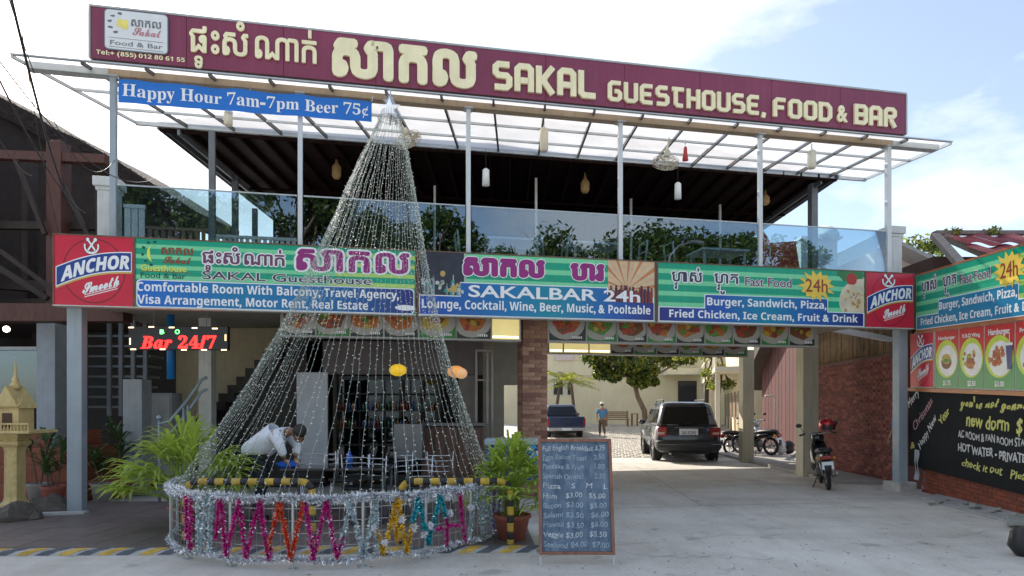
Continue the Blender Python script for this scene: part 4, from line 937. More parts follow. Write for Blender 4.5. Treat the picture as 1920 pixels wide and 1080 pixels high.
# red tiled roof behind the billboard
rt=wthing('red_tiled_roof','faded red fibre tile roof with weeds above the right billboard','roof',(10,12.6,3.9))
tm_=[M('roof_red_a',(.28,.045,.05),.65,var=.25,streak=.3),M('roof_red_b',(.35,.09,.09),.65,var=.25,streak=.3),M('roof_red_c',(.22,.04,.05),.65,var=.25,streak=.3)]
rx0=X(1760,13.2); 
def rsurf(u,v): 
    return Vector((rx0+u+v*.16,13.2-v*.95,4.93-v*.55))
for j in range(3):
    for i in range(12):
        q=MB(); q.smooth=True; w_=.62; n=8; vs=[]
        for k,vv in enumerate((j*.62,j*.62+.33,j*.62+.7)):
            for a_ in range(n+1):
                p=rsurf(i*w_+w_*a_/n,vv); sc_=.04*math.sin(a_/n*2*PI)*1.0; drop=0 if k<2 else .03*math.sin(a_/n*PI); vs.append((p.x,p.y-drop,p.z+sc_+.05+(.0,.02,.045)[k]+.002*((i+j)%2)-.02*j))
        m0=len(vs); vs+=[(x,y,z-.015) for x,y,z in vs[2*(n+1):]]
        q.add(vs,[(k*(n+1)+a_,k*(n+1)+a_+1,(k+1)*(n+1)+a_+1,(k+1)*(n+1)+a_) for k in range(2) for a_ in range(n)]+[(2*(n+1)+a_,2*(n+1)+a_+1,m0+a_+1,m0+a_) for a_ in range(n)])
        build(q,'tile',tm_[(i*2+j)%3],rt)
q=MB(); q.bar(rsurf(-.05,-.05)+Vector((0,0,.07)),rsurf(8,-.05)+Vector((0,0,.07)),.16,.07); build(q,'ridge_cap',M('ridge_grey',(.2,.17,.17),.8,var=.3),rt)
gw=M('gable_wood',(.25,.22,.2),.8,var=.3,stretch=(1,6,1))
q=MB(); a_=rsurf(-.05,-.05); q.bar(a_+Vector((0,-.02,.02)),a_+Vector((-.25,-1.2,-.85)),.16,.1); build(q,'barge_board',gw,rt)
q=MB(); q.bar(a_+Vector((.12,-.15,-.05)),a_+Vector((.55,-1.1,-.75)),.1,.14); build(q,'rafter',gw,rt)
q=MB(); q.prism([(a_.x+.1,a_.y+.2),(a_.x+7,a_.y+.2),(a_.x+7,a_.y+3.5),(a_.x+.1,a_.y+3.5)],lambda x,y,d:(x,y,d),0,4.6); build(q,'shop_wall',M('shop_wall_dark',(.08,.05,.04),.8),rt)
# white corrugated awning piece
ca=wthing('corrugated_awning','small white corrugated sheet hanging under the sign by the corner post','sheet',(7.2,13,3.3))
q=MB()
for i in range(8):
    x_=7.0+i*.09; q.bar((x_,15.2,3.35),(x_+.32,13.0,2.86-.0*i),.05,.02); q.bar((x_+.045,15.2,3.34),(x_+.365,13.0,2.85),.05,.02)
build(q,'corrugated_sheet',M('sheet_white',(.55,.55,.56),.5,var=.1,streak=.3),ca)
# ---------------- LED sign ----------------
ld=wthing('led_sign','black LED sign showing red Bar 24/7 hanging over the porch','sign',(X(334,10.2),10.2,2.4))
Yl=10.2
q=MB(); q.box(X(241,Yl),X(427,Yl),Yl,Yl+.09,Z(656,Yl),Z(612,Yl)); build(q,'housing',M('led_black',(.01,.01,.012),.35),ld,bevel=.006)
def lf2(x,z,d=0): return (x,Yl-.002-d,z)
lr=M('led_red',(1,.012,.01),.5,emit=3.2,var=.0); lg=M('led_green',(.15,1,.2),.5,emit=1.6,var=0); lw=M('led_warm',(1,.75,.4),.5,emit=1.5,var=0)
q=MB(); put(q,'Bar 24/7',lf2,X(264,Yl),X(405,Yl),Z(653,Yl),Z(630,Yl),ref=CAP,style='bi',fat=.012,space=1.08); build(q,'led_lettering',lr,ld)
q=MB(); put(q,'B',lf2,X(300,Yl),X(308,Yl),Z(626,Yl),Z(618,Yl),ref=CAP,off=.03); build(q,'led_lettering',lg,ld); q=MB(); put(q,'O',lf2,X(328,Yl),X(337,Yl),Z(626,Yl),Z(618,Yl),ref=CAP,off=.03); build(q,'led_lettering',lg,ld)
for k,(a_,b_) in enumerate([(246,614),(284,613),(322,614),(365,615),(403,616),(250,655),(305,655),(345,656),(383,656),(420,656)]):
    q=MB(); q.box(X(a_-5,Yl),X(a_+5,Yl),Yl-.006,Yl-.0005,Z(b_+1,Yl),Z(b_-1,Yl)); build(q,'border_lamp',lw,ld)
for a_,b_ in ((244,640),(423,633)):
    q=MB(); q.box(X(a_-1,Yl),X(a_+1,Yl),Yl-.006,Yl-.0005,Z(b_+6,Yl),Z(b_-6,Yl)); build(q,'border_lamp',lw,ld)
q=MB(); q.tube([(X(285,Yl),Yl+.05,Z(612,Yl)),(X(286,Yl),Yl+.05,3.1)],.006,5); q.tube([(X(385,Yl),Yl+.05,Z(612,Yl)),(X(384,Yl),Yl+.05,3.1)],.006,5); build(q,'hanger',steel_d,ld)
# ---------------- A-frame chalkboard ----------------
ab=wthing('standing_chalkboard','standing blue grey chalkboard with a chalked breakfast menu in a brown frame','board',(X(1082,6.6),6.6,0))
Yb=6.52;tl=lambda z:Yb+.24*z
x0_,x1_=X(1011,Yb),X(1154,Yb); wood=M('frame_redbrown',(.25,.11,.07),.55,var=.3,scale=4,stretch=(6,6,1)); 
zt,zb=1.235,.12
def sbx(q,xa,xb,za,zb_,d0,d1): q.add([(xa,tl(za)-d1,za),(xb,tl(za)-d1,za),(xb,tl(za)-d0,za),(xa,tl(za)-d0,za),(xa,tl(zb_)-d1,zb_),(xb,tl(zb_)-d1,zb_),(xb,tl(zb_)-d0,zb_),(xa,tl(zb_)-d0,zb_)],[(0,3,2,1),(4,5,6,7),(0,1,5,4),(1,2,6,5),(2,3,7,6),(3,0,4,7)])
q=MB(); sbx(q,x0_,x0_+.03,.11,zt,-.02,.02); sbx(q,x1_-.03,x1_,.11,zt,-.02,.02); sbx(q,x0_+.031,x1_-.031,zt-.03,zt-.001,-.02,.018); sbx(q,x0_+.031,x1_-.031,.111,.14,-.02,.018); build(q,'frame',wood,ab)
q=MB(); sbx(q,x0_+.031,x1_-.031,.141,zt-.031,-.015,.0); 
cbm=bpy.data.materials.new('chalk_dusty_slate'); cbm.use_nodes=True; t=cbm.node_tree; l=t.links.new; b=t.nodes['Principled BSDF']; b.inputs['Roughness'].default_value=.8
c=nd(t,'ShaderNodeTexCoord'); n1=nd(t,'ShaderNodeTexNoise'); n1.inputs['Scale'].default_value=5; n1.inputs['Detail'].default_value=9; n1.inputs['Roughness'].default_value=.7; mpn=nd(t,'ShaderNodeMapping'); mpn.inputs['Scale'].default_value=(2.5,1,.8); l(c.outputs['Object'],mpn.inputs[0]); l(mpn.outputs[0],n1.inputs['Vector'])
r=nd(t,'ShaderNodeValToRGB'); r.color_ramp.elements[0].position=.32; r.color_ramp.elements[1].position=.75; r.color_ramp.elements[0].color=(.05,.09,.15,1); r.color_ramp.elements[1].color=(.22,.30,.40,1); l(n1.outputs[0],r.inputs[0]); l(r.outputs[0],b.inputs['Base Color'])
build(q,'slate',cbm,ab)
lines=['Full English Breakfast 3.75','Eggs Bacon Toast    2.50','Pancake & Fruit     1.00','Spanish Omelet      2.50','Pizza    S    M    L','Ham    $3.00   $5.00','Bacon  $3.00   $5.00','Salami $3.50   $6.00','Hawaii $3.50   $6.00','Veggie $3.00   $5.50','Seafood $4.00  $7.00']
rg=random.Random(5)
chm=[M('chalk_pale',(.36,.45,.52),.9,var=.35,scale=25),M('chalk_pale_white',(.52,.58,.62),.9,var=.35,scale=25)]
for i,s_ in enumerate(lines):
    z_=zt-.115-i*.094; q=MB()
    def wp(x,y,i=i): return (x,y+.006*math.sin(x*14+i)+.003*math.sin(x*47+i*3))
    put(q,s_,lambda x,z,d:(x,tl(z)-.0012-d,z),x0_+.045,x1_-.05-rg.uniform(0,.03),z_,z_+.05,ref=CAP,warp=wp,fat=.012,shear=.08); build(q,'chalk_writing',chm[rg.randrange(2)],ab)
q=MB(); q.tube([(x0_+.015,tl(0)-.01,0),(x0_+.015,tl(.11),.11)],.012,6); q.tube([(x1_-.015,tl(0)-.01,0),(x1_-.015,tl(.11),.11)],.012,6); build(q,'foot',M('foot_pale',(.5,.5,.5),.5),ab)
q=MB(); q.bar((x0_+.05,Yb+.75,0),(x0_+.05,tl(1.15)+.03,1.15),.03); q.bar((x1_-.05,Yb+.75,0),(x1_-.05,tl(1.15)+.03,1.15),.03); build(q,'rear_leg',wood,ab)
# ---------------- tinsel tree: star, strings of lights, ring fence ----------------
CX,CY,CR=-2.11,8.35,1.93; AX,AY,AZ=-1.885,10.33,6.03; ZT=.68
def ringp(a,r=CR,z=ZT): return Vector((CX+r*math.sin(a),CY-r*math.cos(a),z))     # a=0 front
wire=M('string_wire',(.3,.37,.33),.5,var=.2); bulb=M('led_bulb',(.82,.8,.7),.3,emit=.1,var=0)
tree=wthing('light_string_tree','tall cone of white light strings rising from the tinsel ring to a star','christmas tree',(CX,CY,0))
NS=62; rg=random.Random(12); A1=R(124)
for i in range(NS):
    a=-A1+2*A1*(i+rg.uniform(-.18,.18))/(NS-1); b0=ringp(a,CR*.965); tp=Vector((AX+.15*math.sin(a),AY-.14*math.cos(a),AZ+rg.uniform(-.08,.05)))
    q=MB(); n=26; pts=[]; ph=rg.uniform(0,6)
    for k in range(n+1):
        t=k/n; p=b0.lerp(tp,t); ax_=Vector((CX,CY,0)).lerp(Vector((AX,AY,0)),t); sq_=1-.145*math.sin(PI*min(1,t*1.05))**1.1; p.x=ax_.x+(p.x-ax_.x)*sq_; p.y=ax_.y+(p.y-ax_.y)*sq_; p.z-=.04*math.sin(PI*t); p.x+=.006*math.sin(k*2.1+ph)+.004*math.sin(k*5.3); p.y+=.006*math.cos(k*1.7+ph)-.12*math.sin(PI*t)*0; pts.append(p)
    q.tube(pts,.0023,3,cap=False); q.m=1; Lg=(tp-b0).length; nb=int(Lg/.08)
    for k in range(nb):
        if rg.random()<.07: continue
        f=min(n-.01,max(0,(k+rg.uniform(-.3,.3))/nb*n)); j=int(f); p=pts[j].lerp(pts[j+1],f-j); an=rg.uniform(0,2*PI); o_=Vector((math.cos(an),math.sin(an)*.6,rg.uniform(-.3,.3)))*.016; r_=.0040*rg.uniform(.6,1.35)
        c_=p+o_; q.add([c_+Vector(v_)*r_*1.3 for v_ in ((1,0,0),(-1,0,0),(0,1,0),(0,-1,0),(0,0,1),(0,0,-1))],[(0,2,4),(2,1,4),(1,3,4),(3,0,4),(2,0,5),(1,2,5),(3,1,5),(0,3,5)])
        q.add([p,p+Vector((0,0,.004)),c_],[(0,1,2)])
    build(q,'light_string',[wire,bulb],tree)
# top: hoop, tinsel net and star
sil=M('tinsel_silver',(.75,.77,.8),.22,metal=.85,var=.15,scale=40)
def tinsel(q,path,n,rad,ln=.045,wd=.005,rg=rg):
    segs=[(path[i+1]-path[i]).length for i in range(len(path)-1)]; tot=sum(segs)
    for _ in range(n):
        s_=rg.random()*tot; j=0
        while j<len(segs)-1 and s_>segs[j]: s_-=segs[j]; j+=1
        p=path[j].lerp(path[j+1],min(1,s_/max(1e-6,segs[j]))); d=Vector((rg.gauss(0,1),rg.gauss(0,1),rg.gauss(0,1))).normalized(); e=d.orthogonal().normalized()
        e=(Matrix.Rotation(rg.uniform(0,6.28),3,d)@e)*wd*rg.uniform(.6,1.6); L_=ln*rg.uniform(.5,1.2)*rad
        m_=p+d*L_*.55+e.cross(d)*rg.uniform(-.3,.3)*L_*60*.004; 
        q.add([p-e,p+e,m_+e*.9,m_-e*.9,p+d*L_+e*2],[(0,1,2,3),(3,2,4)])
q=MB(); tinsel(q,[Vector((AX,AY,AZ+.32)),Vector((AX,AY,AZ+.1)),Vector((AX+.1,AY,AZ-.05))],260,3.0); 
for k in range(24):
    a=2*PI*k/24; q.tube([Vector((AX,AY,AZ+.38)),Vector((AX+.19*math.sin(a),AY-.17*math.cos(a),AZ))],.003,3,cap=False)
q.torus((AX,AY,AZ),.19,.006,'z',20,5); build(q,'top_net',sil,tree,kind='stuff')
q=MB(); cz=Z(207,AY)
pts=[]
for k in range(10): r_=.17 if k%2==0 else .07; a=R(90+36*k); pts.append((AX+r_*math.cos(a),cz+r_*math.sin(a)))
q.add([(x,AY-.08,z) for x,z in pts]+[(x,AY-.06,z) for x,z in pts]+[(AX,AY-.115,cz),(AX,AY-.03,cz)],[(k,(k+1)%10,20) for k in range(10)]+[(k+10,(k+1)%10+10,21) for k in range(10)]+[(k,k+10,(k+1)%10+10,(k+1)%10) for k in range(10)]); build(q,'star',M('star_silver',(.8,.82,.86),.35,metal=.3,emit=.12),tree)
q=MB(); q.tube([(AX,AY,AZ-.1),(AX,AY,6.5)],.012,6); build(q,'support_pole',alu,tree)
# ring fence
rf=wthing('ring_fence','curved wire fence around the tree hung with zigzags of coloured tinsel','fence',(CX,CY,0))
stf=M('fence_steel',(.45,.48,.48),.4,metal=.5,var=.1); AF=R(118)
for k in range(13):
    a=-AF+2*AF*k/12; q=MB(); q.tube([ringp(a,CR,0),ringp(a,CR,ZT)],.016,7); q.bar(ringp(a,CR-.04,.004),ringp(a,CR+.04,.004),.08,.008); build(q,'fence_post',stf,rf)
q=MB()
for z_ in (.1,.22,.34,.46,.58,ZT): q.tube([ringp(-AF+2*AF*k/60,CR,z_) for k in range(61)],.0035 if z_<ZT and z_>.1 else .011,4)
for k in range(100): a=-AF+2*AF*k/99; q.tube([ringp(a,CR+.004,.1),ringp(a,CR+.004,ZT)],.0026,3)
build(q,'wire_mesh',stf,rf,kind='stuff')
def angpx(px):
    a=(px-960)/F; A_=1+a*a; B_=-2*(a*CX+CY); C_=CX*CX+CY*CY-(CR+.03)**2; D_=B_*B_-4*A_*C_
    Y=(-B_-math.sqrt(max(0,D_)))/(2*A_) if D_>0 else -B_/(2*A_); return math.atan2(a*Y-CX,CY-Y)
rg=random.Random(77)
def garland(name_mat,path,dens,rad,name='tinsel_garland',ln=.045):
    q=MB(); Lg=sum((path[i+1]-path[i]).length for i in range(len(path)-1)); tinsel(q,path,int(Lg*dens),rad,ln=ln,rg=rg); q.tube(path,.004,3); return build(q,name,name_mat,rf)
NT=60
garland(sil,[ringp(-AF+2*AF*k/NT,CR+.01,ZT+.01*math.sin(k*1.1)) for k in range(NT+1)],1500,1.35)
garland(sil,[ringp(-AF+2*AF*k/NT,CR+.01,ZT-.03+.012*math.sin(k*.7+1)) for k in range(NT+1)],700,1.2)
garland(sil,[ringp(-AF+2*AF*k/NT,CR+.015,.085+.02*math.sin(k*.9)) for k in range(NT+1)],1000,1.1)
tc_={'m':M('tinsel_magenta',(.62,.02,.28),.25,metal=.55,var=.35,scale=40),'o':M('tinsel_orange',(.75,.09,.02),.25,metal=.55,var=.3,scale=40),'s':M('tinsel_ice',(.62,.72,.74),.22,metal=.8,var=.2,scale=40),'y':M('tinsel_gold',(.8,.5,.02),.25,metal=.6,var=.25,scale=40),'t':M('tinsel_teal',(.0,.42,.5),.25,metal=.55,var=.3,scale=40),'l':M('tinsel_lilac',(.5,.45,.72),.25,metal=.6,var=.2,scale=40)}
zz=[('m',[(349,1),(350,.2)]),('m',[(358,1),(356,0)]),('s',[(370,1),(374,0)]),('s',[(385,1),(378,0)]),('s',[(396,1),(392,.05)]),('m',[(414,1),(424,.02),(448,1)]),('m',[(411,1),(405,.3)]),('m',[(448,1),(461,0),(487,1)]),('m',[(487,1),(503,0),(508,.2)]),
 ('o',[(503,.15),(524,1),(545,0)]),('o',[(545,0),(569,1)]),('m',[(572,1),(588,0),(612,1)]),('m',[(612,1),(632,0),(645,.4)]),('s',[(640,.2),(657,1),(681,0),(705,1)]),('s',[(705,1),(707,.1)]),('y',[(706,.5),(718,0),(745,1)]),('y',[(745,1),(763,.02),(774,.5)]),('y',[(740,.9),(744,.2)]),
 ('t',[(772,.5),(785,1),(803,.08),(826,1)]),('t',[(826,1),(836,.55)]),('m',[(820,.35),(838,.38),(862,.35)]),('m',[(838,.6),(838,.02)]),('m',[(862,1),(866,.5),(873,.0)]),('s',[(880,.1),(893,1),(905,.1)]),('s',[(905,.1),(914,1),(920,.2)]),('l',[(927,1),(926,0)]),('l',[(937,1),(934,.1)]),('s',[(945,1),(944,0)])]
for c_,pts in zz:
    path=[]
    for (p0,t0),(p1,t1) in zip(pts,pts[1:]):
        a0,a1=angpx(p0),angpx(p1)
        for k in range(7):
            u=k/6; path.append(ringp(a0+(a1-a0)*u,CR+.03,.1+(ZT-.13)*(t0+(t1-t0)*u)))
    garland(tc_[c_],path,1000,.85,'tinsel_zigzag'); garland(sil,path,160,.9,'tinsel_zigzag')
puff=M('tinsel_white',(.8,.8,.83),.5,var=.1)
for p_,t_ in ((700,.45),(752,.55),(775,.4),(805,.4),(838,.88),(842,.55),(880,.6),(902,.85),(930,.8),(793,.25),(720,.2)):
    q=MB(); c_=ringp(angpx(p_),CR+.05,.1+.58*t_); tinsel(q,[c_,c_+Vector((0,0,.03))],130,1.0,rg=rg); build(q,'tinsel_puff',puff,rf)
# ---------------- hazard barriers ----------------
def barrier(label,px0,px1,Y,h,legs=(1,1)):
    x0_,x1_=X(px0,Y),X(px1,Y); t_=wthing('hoop_barrier',label,'barrier',((x0_+x1_)/2,Y,0),'striped hoop barriers on the porch edge'); r=.12
    path=[]; 
    path+= [Vector((x0_,Y,z_)) for z_ in (0,)] + [Vector((x0_,Y,h-r))]+[Vector((x0_+r-r*math.cos(R(a_)),Y,h-r+r*math.sin(R(a_)))) for a_ in (30,60,90)]+[Vector((x1_-r,Y,h))]+[Vector((x1_-r+r*math.sin(R(a_)),Y,h-r+r*math.cos(R(a_)))) for a_ in (30,60,90)]+[Vector((x1_,Y,0))]
    tot=[0]
    for a_,b_ in zip(path,path[1:]): tot.append(tot[-1]+(b_-a_).length)
    def at(s_):
        for i in range(len(path)-1):
            if s_<=tot[i+1]+1e-9: return path[i].lerp(path[i+1],(s_-tot[i])/(tot[i+1]-tot[i]))
        return path[-1]
    s_=0;k=0
    while s_<tot[-1]-.02:
        e_=min(s_+(.1 if k%2 else .085),tot[-1]); q=MB(); q.smooth=True; q.tube([at(s_+(e_-s_)*j/4) for j in range(5)],.038+.0006*(k%2),10); build(q,'pipe_section',yel if k%2 else blk,t_); s_=e_; k+=1
barrier('yellow and black hoop barrier behind the left half of the tinsel fence',348,586,7.42,.73); barrier('yellow and black hoop barrier behind the right half of the tinsel fence',752,957,7.45,.73)
# ---------------- plants and trees ----------------
lf_a=leafmat('leaf_green',(.09,.15,.02),.45); lf_b=leafmat('leaf_dark',(.03,.06,.014),.3); lf_c=leafmat('leaf_yellow_green',(.27,.29,.04),.55); bark=M('bark',(.14,.1,.07),.9,var=.3,bump=.5,stretch=(1,1,.3))
def leafcloud(q,cs,n,size,rg,mats=3,flat=.8):
    for _ in range(n):
        c,r=cs[rg.randrange(len(cs))]; 
        d=Vector((rg.gauss(0,1),rg.gauss(0,1),rg.gauss(0,.8))).normalized(); rr_=r*(rg.random()**.4)
        p=Vector(c)+Vector((d.x*rr_,d.y*rr_,d.z*rr_*flat)); a=Vector((rg.gauss(0,1),rg.gauss(0,1),rg.gauss(0,.7)-.3)).normalized(); b=a.orthogonal().normalized(); b=Matrix.Rotation(rg.uniform(0,6.28),3,a)@b
        s=size*rg.uniform(.6,1.3); q.m=min(mats-1,int(rg.random()*mats)); 
        q.add([p-a*s*.5,p+b*s*.24+a*s*.02,p+a*s*.6-Vector((0,0,s*.12)),p-b*s*.24+a*s*.02],[(0,1,2,3)])
def tree_(name,label,loc,h,trunk,clumps,n,size,seed,mats=None,r=.12,cat='tree',group=None):
    t_=thing(name,label,cat,loc,0,group); rg=random.Random(seed); q=MB(); q.smooth=True
    q.tube([Vector(p) for p in trunk],[r*(1-.45*i/(len(trunk)-1)) for i in range(len(trunk))],8); top=Vector(trunk[-1]); 
    for c,rr_ in clumps:
        s0=Vector(trunk[max(1,len(trunk)-1-rg.randrange(2))]); c=Vector(c); m_=s0.lerp(c,.5)+Vector((rg.uniform(-.1,.1)*rr_,0,-.1*rr_)); q.tube([s0,m_,c],[r*.5,r*.32,r*.12],5)
        for k in range(3):
            e=c+Vector((rg.gauss(0,1),rg.gauss(0,1),rg.gauss(0,.7)))*rr_*.5; q.tube([m_.lerp(c,.6),e],[r*.16,r*.05],4)
    build(q,'trunk',bark,t_); q=MB(); leafcloud(q,clumps,n,size,rg); build(q,'crown',mats or [lf_b,lf_a,lf_c],t_); return t_
def clumpset(rg,c,R_,n,r0,r1,fl=.7):
    o=[]
    for _ in range(n):
        d=Vector((rg.gauss(0,1),rg.gauss(0,1),rg.gauss(0,1))).normalized()*R_*rg.random()**.33; o.append(((c[0]+d.x,c[1]+d.y,c[2]+d.z*fl),rg.uniform(r0,r1)))
    return o
# courtyard tree (leaning trunk)
Yt=35
def w2(px,py,Y,o): p=P(px,py,Y); return (p.x-o[0],p.y-o[1],p.z-o[2])
o_=(X(1212,Yt),Yt,gz(0,Yt))
trk=[(0,0,0)]+[w2(px,py,Yt,o_) for px,py in ((1208,770),(1196,745),(1190,722),(1188,705))]
cl_=[(w2(px,py,Yt+dy,o_),r) for px,py,dy,r in ((1150,702,.3,.55),(1128,700,0,.5),(1290,668,.5,.6),(1120,660,0,1.0),(1150,672,0,1.0),(1185,668,-.5,1.0),(1225,668,.5,.9),(1180,690,0,.85),(1128,688,.3,.5),(1212,695,0,.7),(1195,712,0,.55),(1260,672,.5,.75),(1110,665,0,.5),(1165,655,0,.9),(1240,655,0,.9),(1205,718,-.2,.35),(1225,715,.3,.3))]
tree_('courtyard_tree','broad leafy tree with leaning trunk in the courtyard, left of the grey car roof',o_,6,trk,cl_,6500,.27,1,r=.17,mats=[lf_b,lf_a,lf_c])
o_=(X(1345,30),30,gz(0,30)); trk=[(0,0,0)]+[w2(px,py,30,o_) for px,py in ((1345,740),(1350,705),(1338,670),(1345,640))]
cl_=[(w2(px,py,30,o_),r) for px,py,r in ((1330,668,.45),(1350,690,.4),(1365,720,.35),(1340,720,.4),(1325,700,.3),(1310,655,.6),(1275,660,.5))]
tree_('slim_tree','slim bare branched tree with climbing leaves beside the yellow wing',o_,5,trk,cl_,700,.2,2,r=.16,mats=[lf_a,lf_c,lf_c])
# palms
def frond(q,base,dirv,L_,droop,nl,lw,ll,rg):
    d=Vector(dirv).normalized(); pts=[]
    for k in range(9):
        t=k/8; p=Vector(base)+d*L_*t-Vector((0,0,droop*L_*t*t)); pts.append(p)
    q.tube(pts,[.02*(1-.8*k/8) for k in range(9)],4); side=d.cross(Vector((0,0,1))).normalized()
    for i in range(nl):
        t=.15+.85*i/nl; j=min(7,int(t*8)); p=pts[j].lerp(pts[j+1],t*8-j); f=(pts[j+1]-pts[j]).normalized()
        for s in (-1,1):
            l_=ll*(math.sin(PI*min(1,t*.9+.12))**.6)*rg.uniform(.85,1.1); e=p+(side*s*.8+f*.5)*l_-Vector((0,0,l_*rg.uniform(.2,.5))); n_=f*lw; q.add([p-n_*.3,p.lerp(e,.45)-n_+Vector((0,0,.03)),e,p.lerp(e,.45)+n_+Vector((0,0,.03)),p+n_*.3],[(0,1,2,3,4)])
def palm(label,px,Y,h,seed,nf=11,L_=1.5):
    loc=(X(px,Y),Y,gz(0,Y)); t_=thing('palm_tree',label,'palm',loc); rg=random.Random(seed); q=MB(); q.smooth=True; q.tube([(0,0,0),(.05,0,h*.5),(.18*(seed%2)*2-.1,0,h)],[.14,.1,.08],8); build(q,'trunk',bark,t_)
    for i in range(nf):
        a=2*PI*i/nf+rg.uniform(-.2,.2); el=rg.uniform(.1,1.1); q=MB(); frond(q,((.18*(seed%2)*2-.1),0,h),(math.cos(a)*math.cos(el),math.sin(a)*math.cos(el),math.sin(el)),L_*rg.uniform(.85,1.1),.45,14,.035,.5,rg); build(q,'frond',[lf_c],t_)
palm('small palm against the cream back wall, nearest the brick pillar',1043,41,2.9,3,L_=1.9); palm('small palm with upright fronds between the brick pillar and the courtyard tree',1074,40,2.7,4,L_=1.9)
# potted lady palms
def fanpalm(name,label,loc,h,spread,nst,seed,pot,leafm,Ls=.36,lean=(0,0)):
    t_=thing(name,label,'plant',loc); rg=random.Random(seed)
    q=MB(); q.smooth=True; q.lathe([(.0,0),(.15,0),(.2,.26),(.225,.28),(.225,.32),(.19,.32),(.18,.27),(0,.27)],n=18); build(q,'pot',pot,t_)
    for i in range(nst):
        a=rg.uniform(0,2*PI); r0=rg.uniform(0,.1); el=rg.uniform(.1,1); top=Vector((math.cos(a)*spread*el+lean[0]*el,math.sin(a)*spread*el+lean[1]*el,h*(1.05-.62*el**1.5)*rg.uniform(.8,1.05))); b0=Vector((math.cos(a)*r0,math.sin(a)*r0,.27)); mid=Vector((top.x*.45,top.y*.45,b0.z+(top.z-b0.z)*.75))
        q=MB(); q.tube([b0,mid,top],[.009,.006,.003],4); od=(top-mid).normalized(); sd_=od.cross(Vector((0,0,1))).normalized(); nl=rg.randrange(7,11)
        for k in range(nl):
            f=(k-(nl-1)/2)/((nl-1)/2)*1.35; d=(od*math.cos(f)+sd_*math.sin(f)+Vector((0,0,.18))).normalized(); l_=Ls*rg.uniform(.75,1.15); w_=.017+.006*rg.random(); sd2=d.cross(Vector((0,0,1))).normalized()*w_
            p0=top; p1=top+d*l_*.4+Vector((0,0,.02)); p2=top+d*l_*.8-Vector((0,0,l_*.10)); p3=top+d*l_*1.05-Vector((0,0,l_*.34)); up_=Vector((0,0,-.006))
            q.add([p0,p1-sd2,p1+up_,p1+sd2,p2-sd2*.9,p2+up_,p2+sd2*.9,p3],[(0,1,2),(0,2,3),(1,4,5,2),(2,5,6,3),(4,7,5),(5,7,6)])
        build(q,'leaf',leafm,t_)
    return t_
potr=M('pot_terracotta',(.33,.1,.07),.7,var=.2,streak=.3); potg=M('pot_grey',(.3,.28,.26),.8,var=.2)
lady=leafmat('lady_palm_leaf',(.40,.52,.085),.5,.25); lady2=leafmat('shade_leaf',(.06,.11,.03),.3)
fanpalm('potted_lady_palm','large potted lady palm with bright green fan leaves left of the tinsel fence',(X(350,8.25),8.25,.03),1.12,.66,62,5,potr,lady,.46)
fanpalm('potted_lady_palm','potted lady palm in a red pot between the tinsel fence and the standing chalkboard',(X(960,7.75),7.75,.0),.98,.42,54,6,potr,lady,.34)
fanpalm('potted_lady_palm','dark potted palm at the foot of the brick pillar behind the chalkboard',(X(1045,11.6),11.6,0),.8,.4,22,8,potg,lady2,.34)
def strapplant(label,px,py,Y,h,seed,pot,m_,n=16,L_=.5):
    p=P(px,py,Y); t_=thing('potted_plant',label,'plant',(p.x,Y,max(0.03,0))); rg=random.Random(seed); q=MB(); q.smooth=True; q.lathe([(0,0),(.13,0),(.17,.24),(.19,.28),(.16,.28),(.15,.24),(0,.24)],n=16); build(q,'pot',pot,t_)
    ns=3
    for s in range(ns):
        b0=Vector((rg.uniform(-.06,.06),rg.uniform(-.06,.06),.24)); tp=b0+Vector((rg.uniform(-.12,.12),rg.uniform(-.1,.1),(h-.4)*rg.uniform(.5,1))); q=MB(); q.tube([b0,tp],[.014,.01],5); build(q,'stem',bark,t_)
        for k in range(n):
            a=rg.uniform(0,6.28); el=rg.uniform(.2,1.3); d=Vector((math.cos(a)*math.cos(el),math.sin(a)*math.cos(el),math.sin(el))); l_=L_*rg.uniform(.6,1.1); sd_=d.cross(Vector((0,0,1))).normalized()*.03; b1=b0.lerp(tp,rg.uniform(.4,1))
            q=MB(); q.add([b1,b1+d*l_*.4-sd_,b1+d*l_*.4+sd_,b1+d*l_*.8-sd_*.7-Vector((0,0,l_*.12)),b1+d*l_*.8+sd_*.7-Vector((0,0,l_*.12)),b1+d*l_*1.05-Vector((0,0,l_*.35))],[(0,1,2),(1,3,4,2),(3,5,4)]); build(q,'leaf',m_,t_)
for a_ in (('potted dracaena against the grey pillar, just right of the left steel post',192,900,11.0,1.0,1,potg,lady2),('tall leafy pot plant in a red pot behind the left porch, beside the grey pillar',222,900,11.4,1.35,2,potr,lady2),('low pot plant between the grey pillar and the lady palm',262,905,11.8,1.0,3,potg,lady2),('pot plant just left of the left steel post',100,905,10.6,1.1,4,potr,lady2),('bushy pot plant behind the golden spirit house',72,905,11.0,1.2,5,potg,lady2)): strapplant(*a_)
for i,(px,py) in enumerate(((1795,438),(1865,432))):
    p=P(px,py,13); t_=thing('roof_weed','small yellow green weed growing on the '+('left' if i==0 else 'right')+' part of the red tiled roof ridge','plant',(p.x,13.15,4.97)); q=MB(); leafcloud(q,[((0,0,.06),.16),((.1,0,.08),.12)],90,.07,random.Random(i)); build(q,'leaves',[lf_c,lf_a,lf_c],t_)
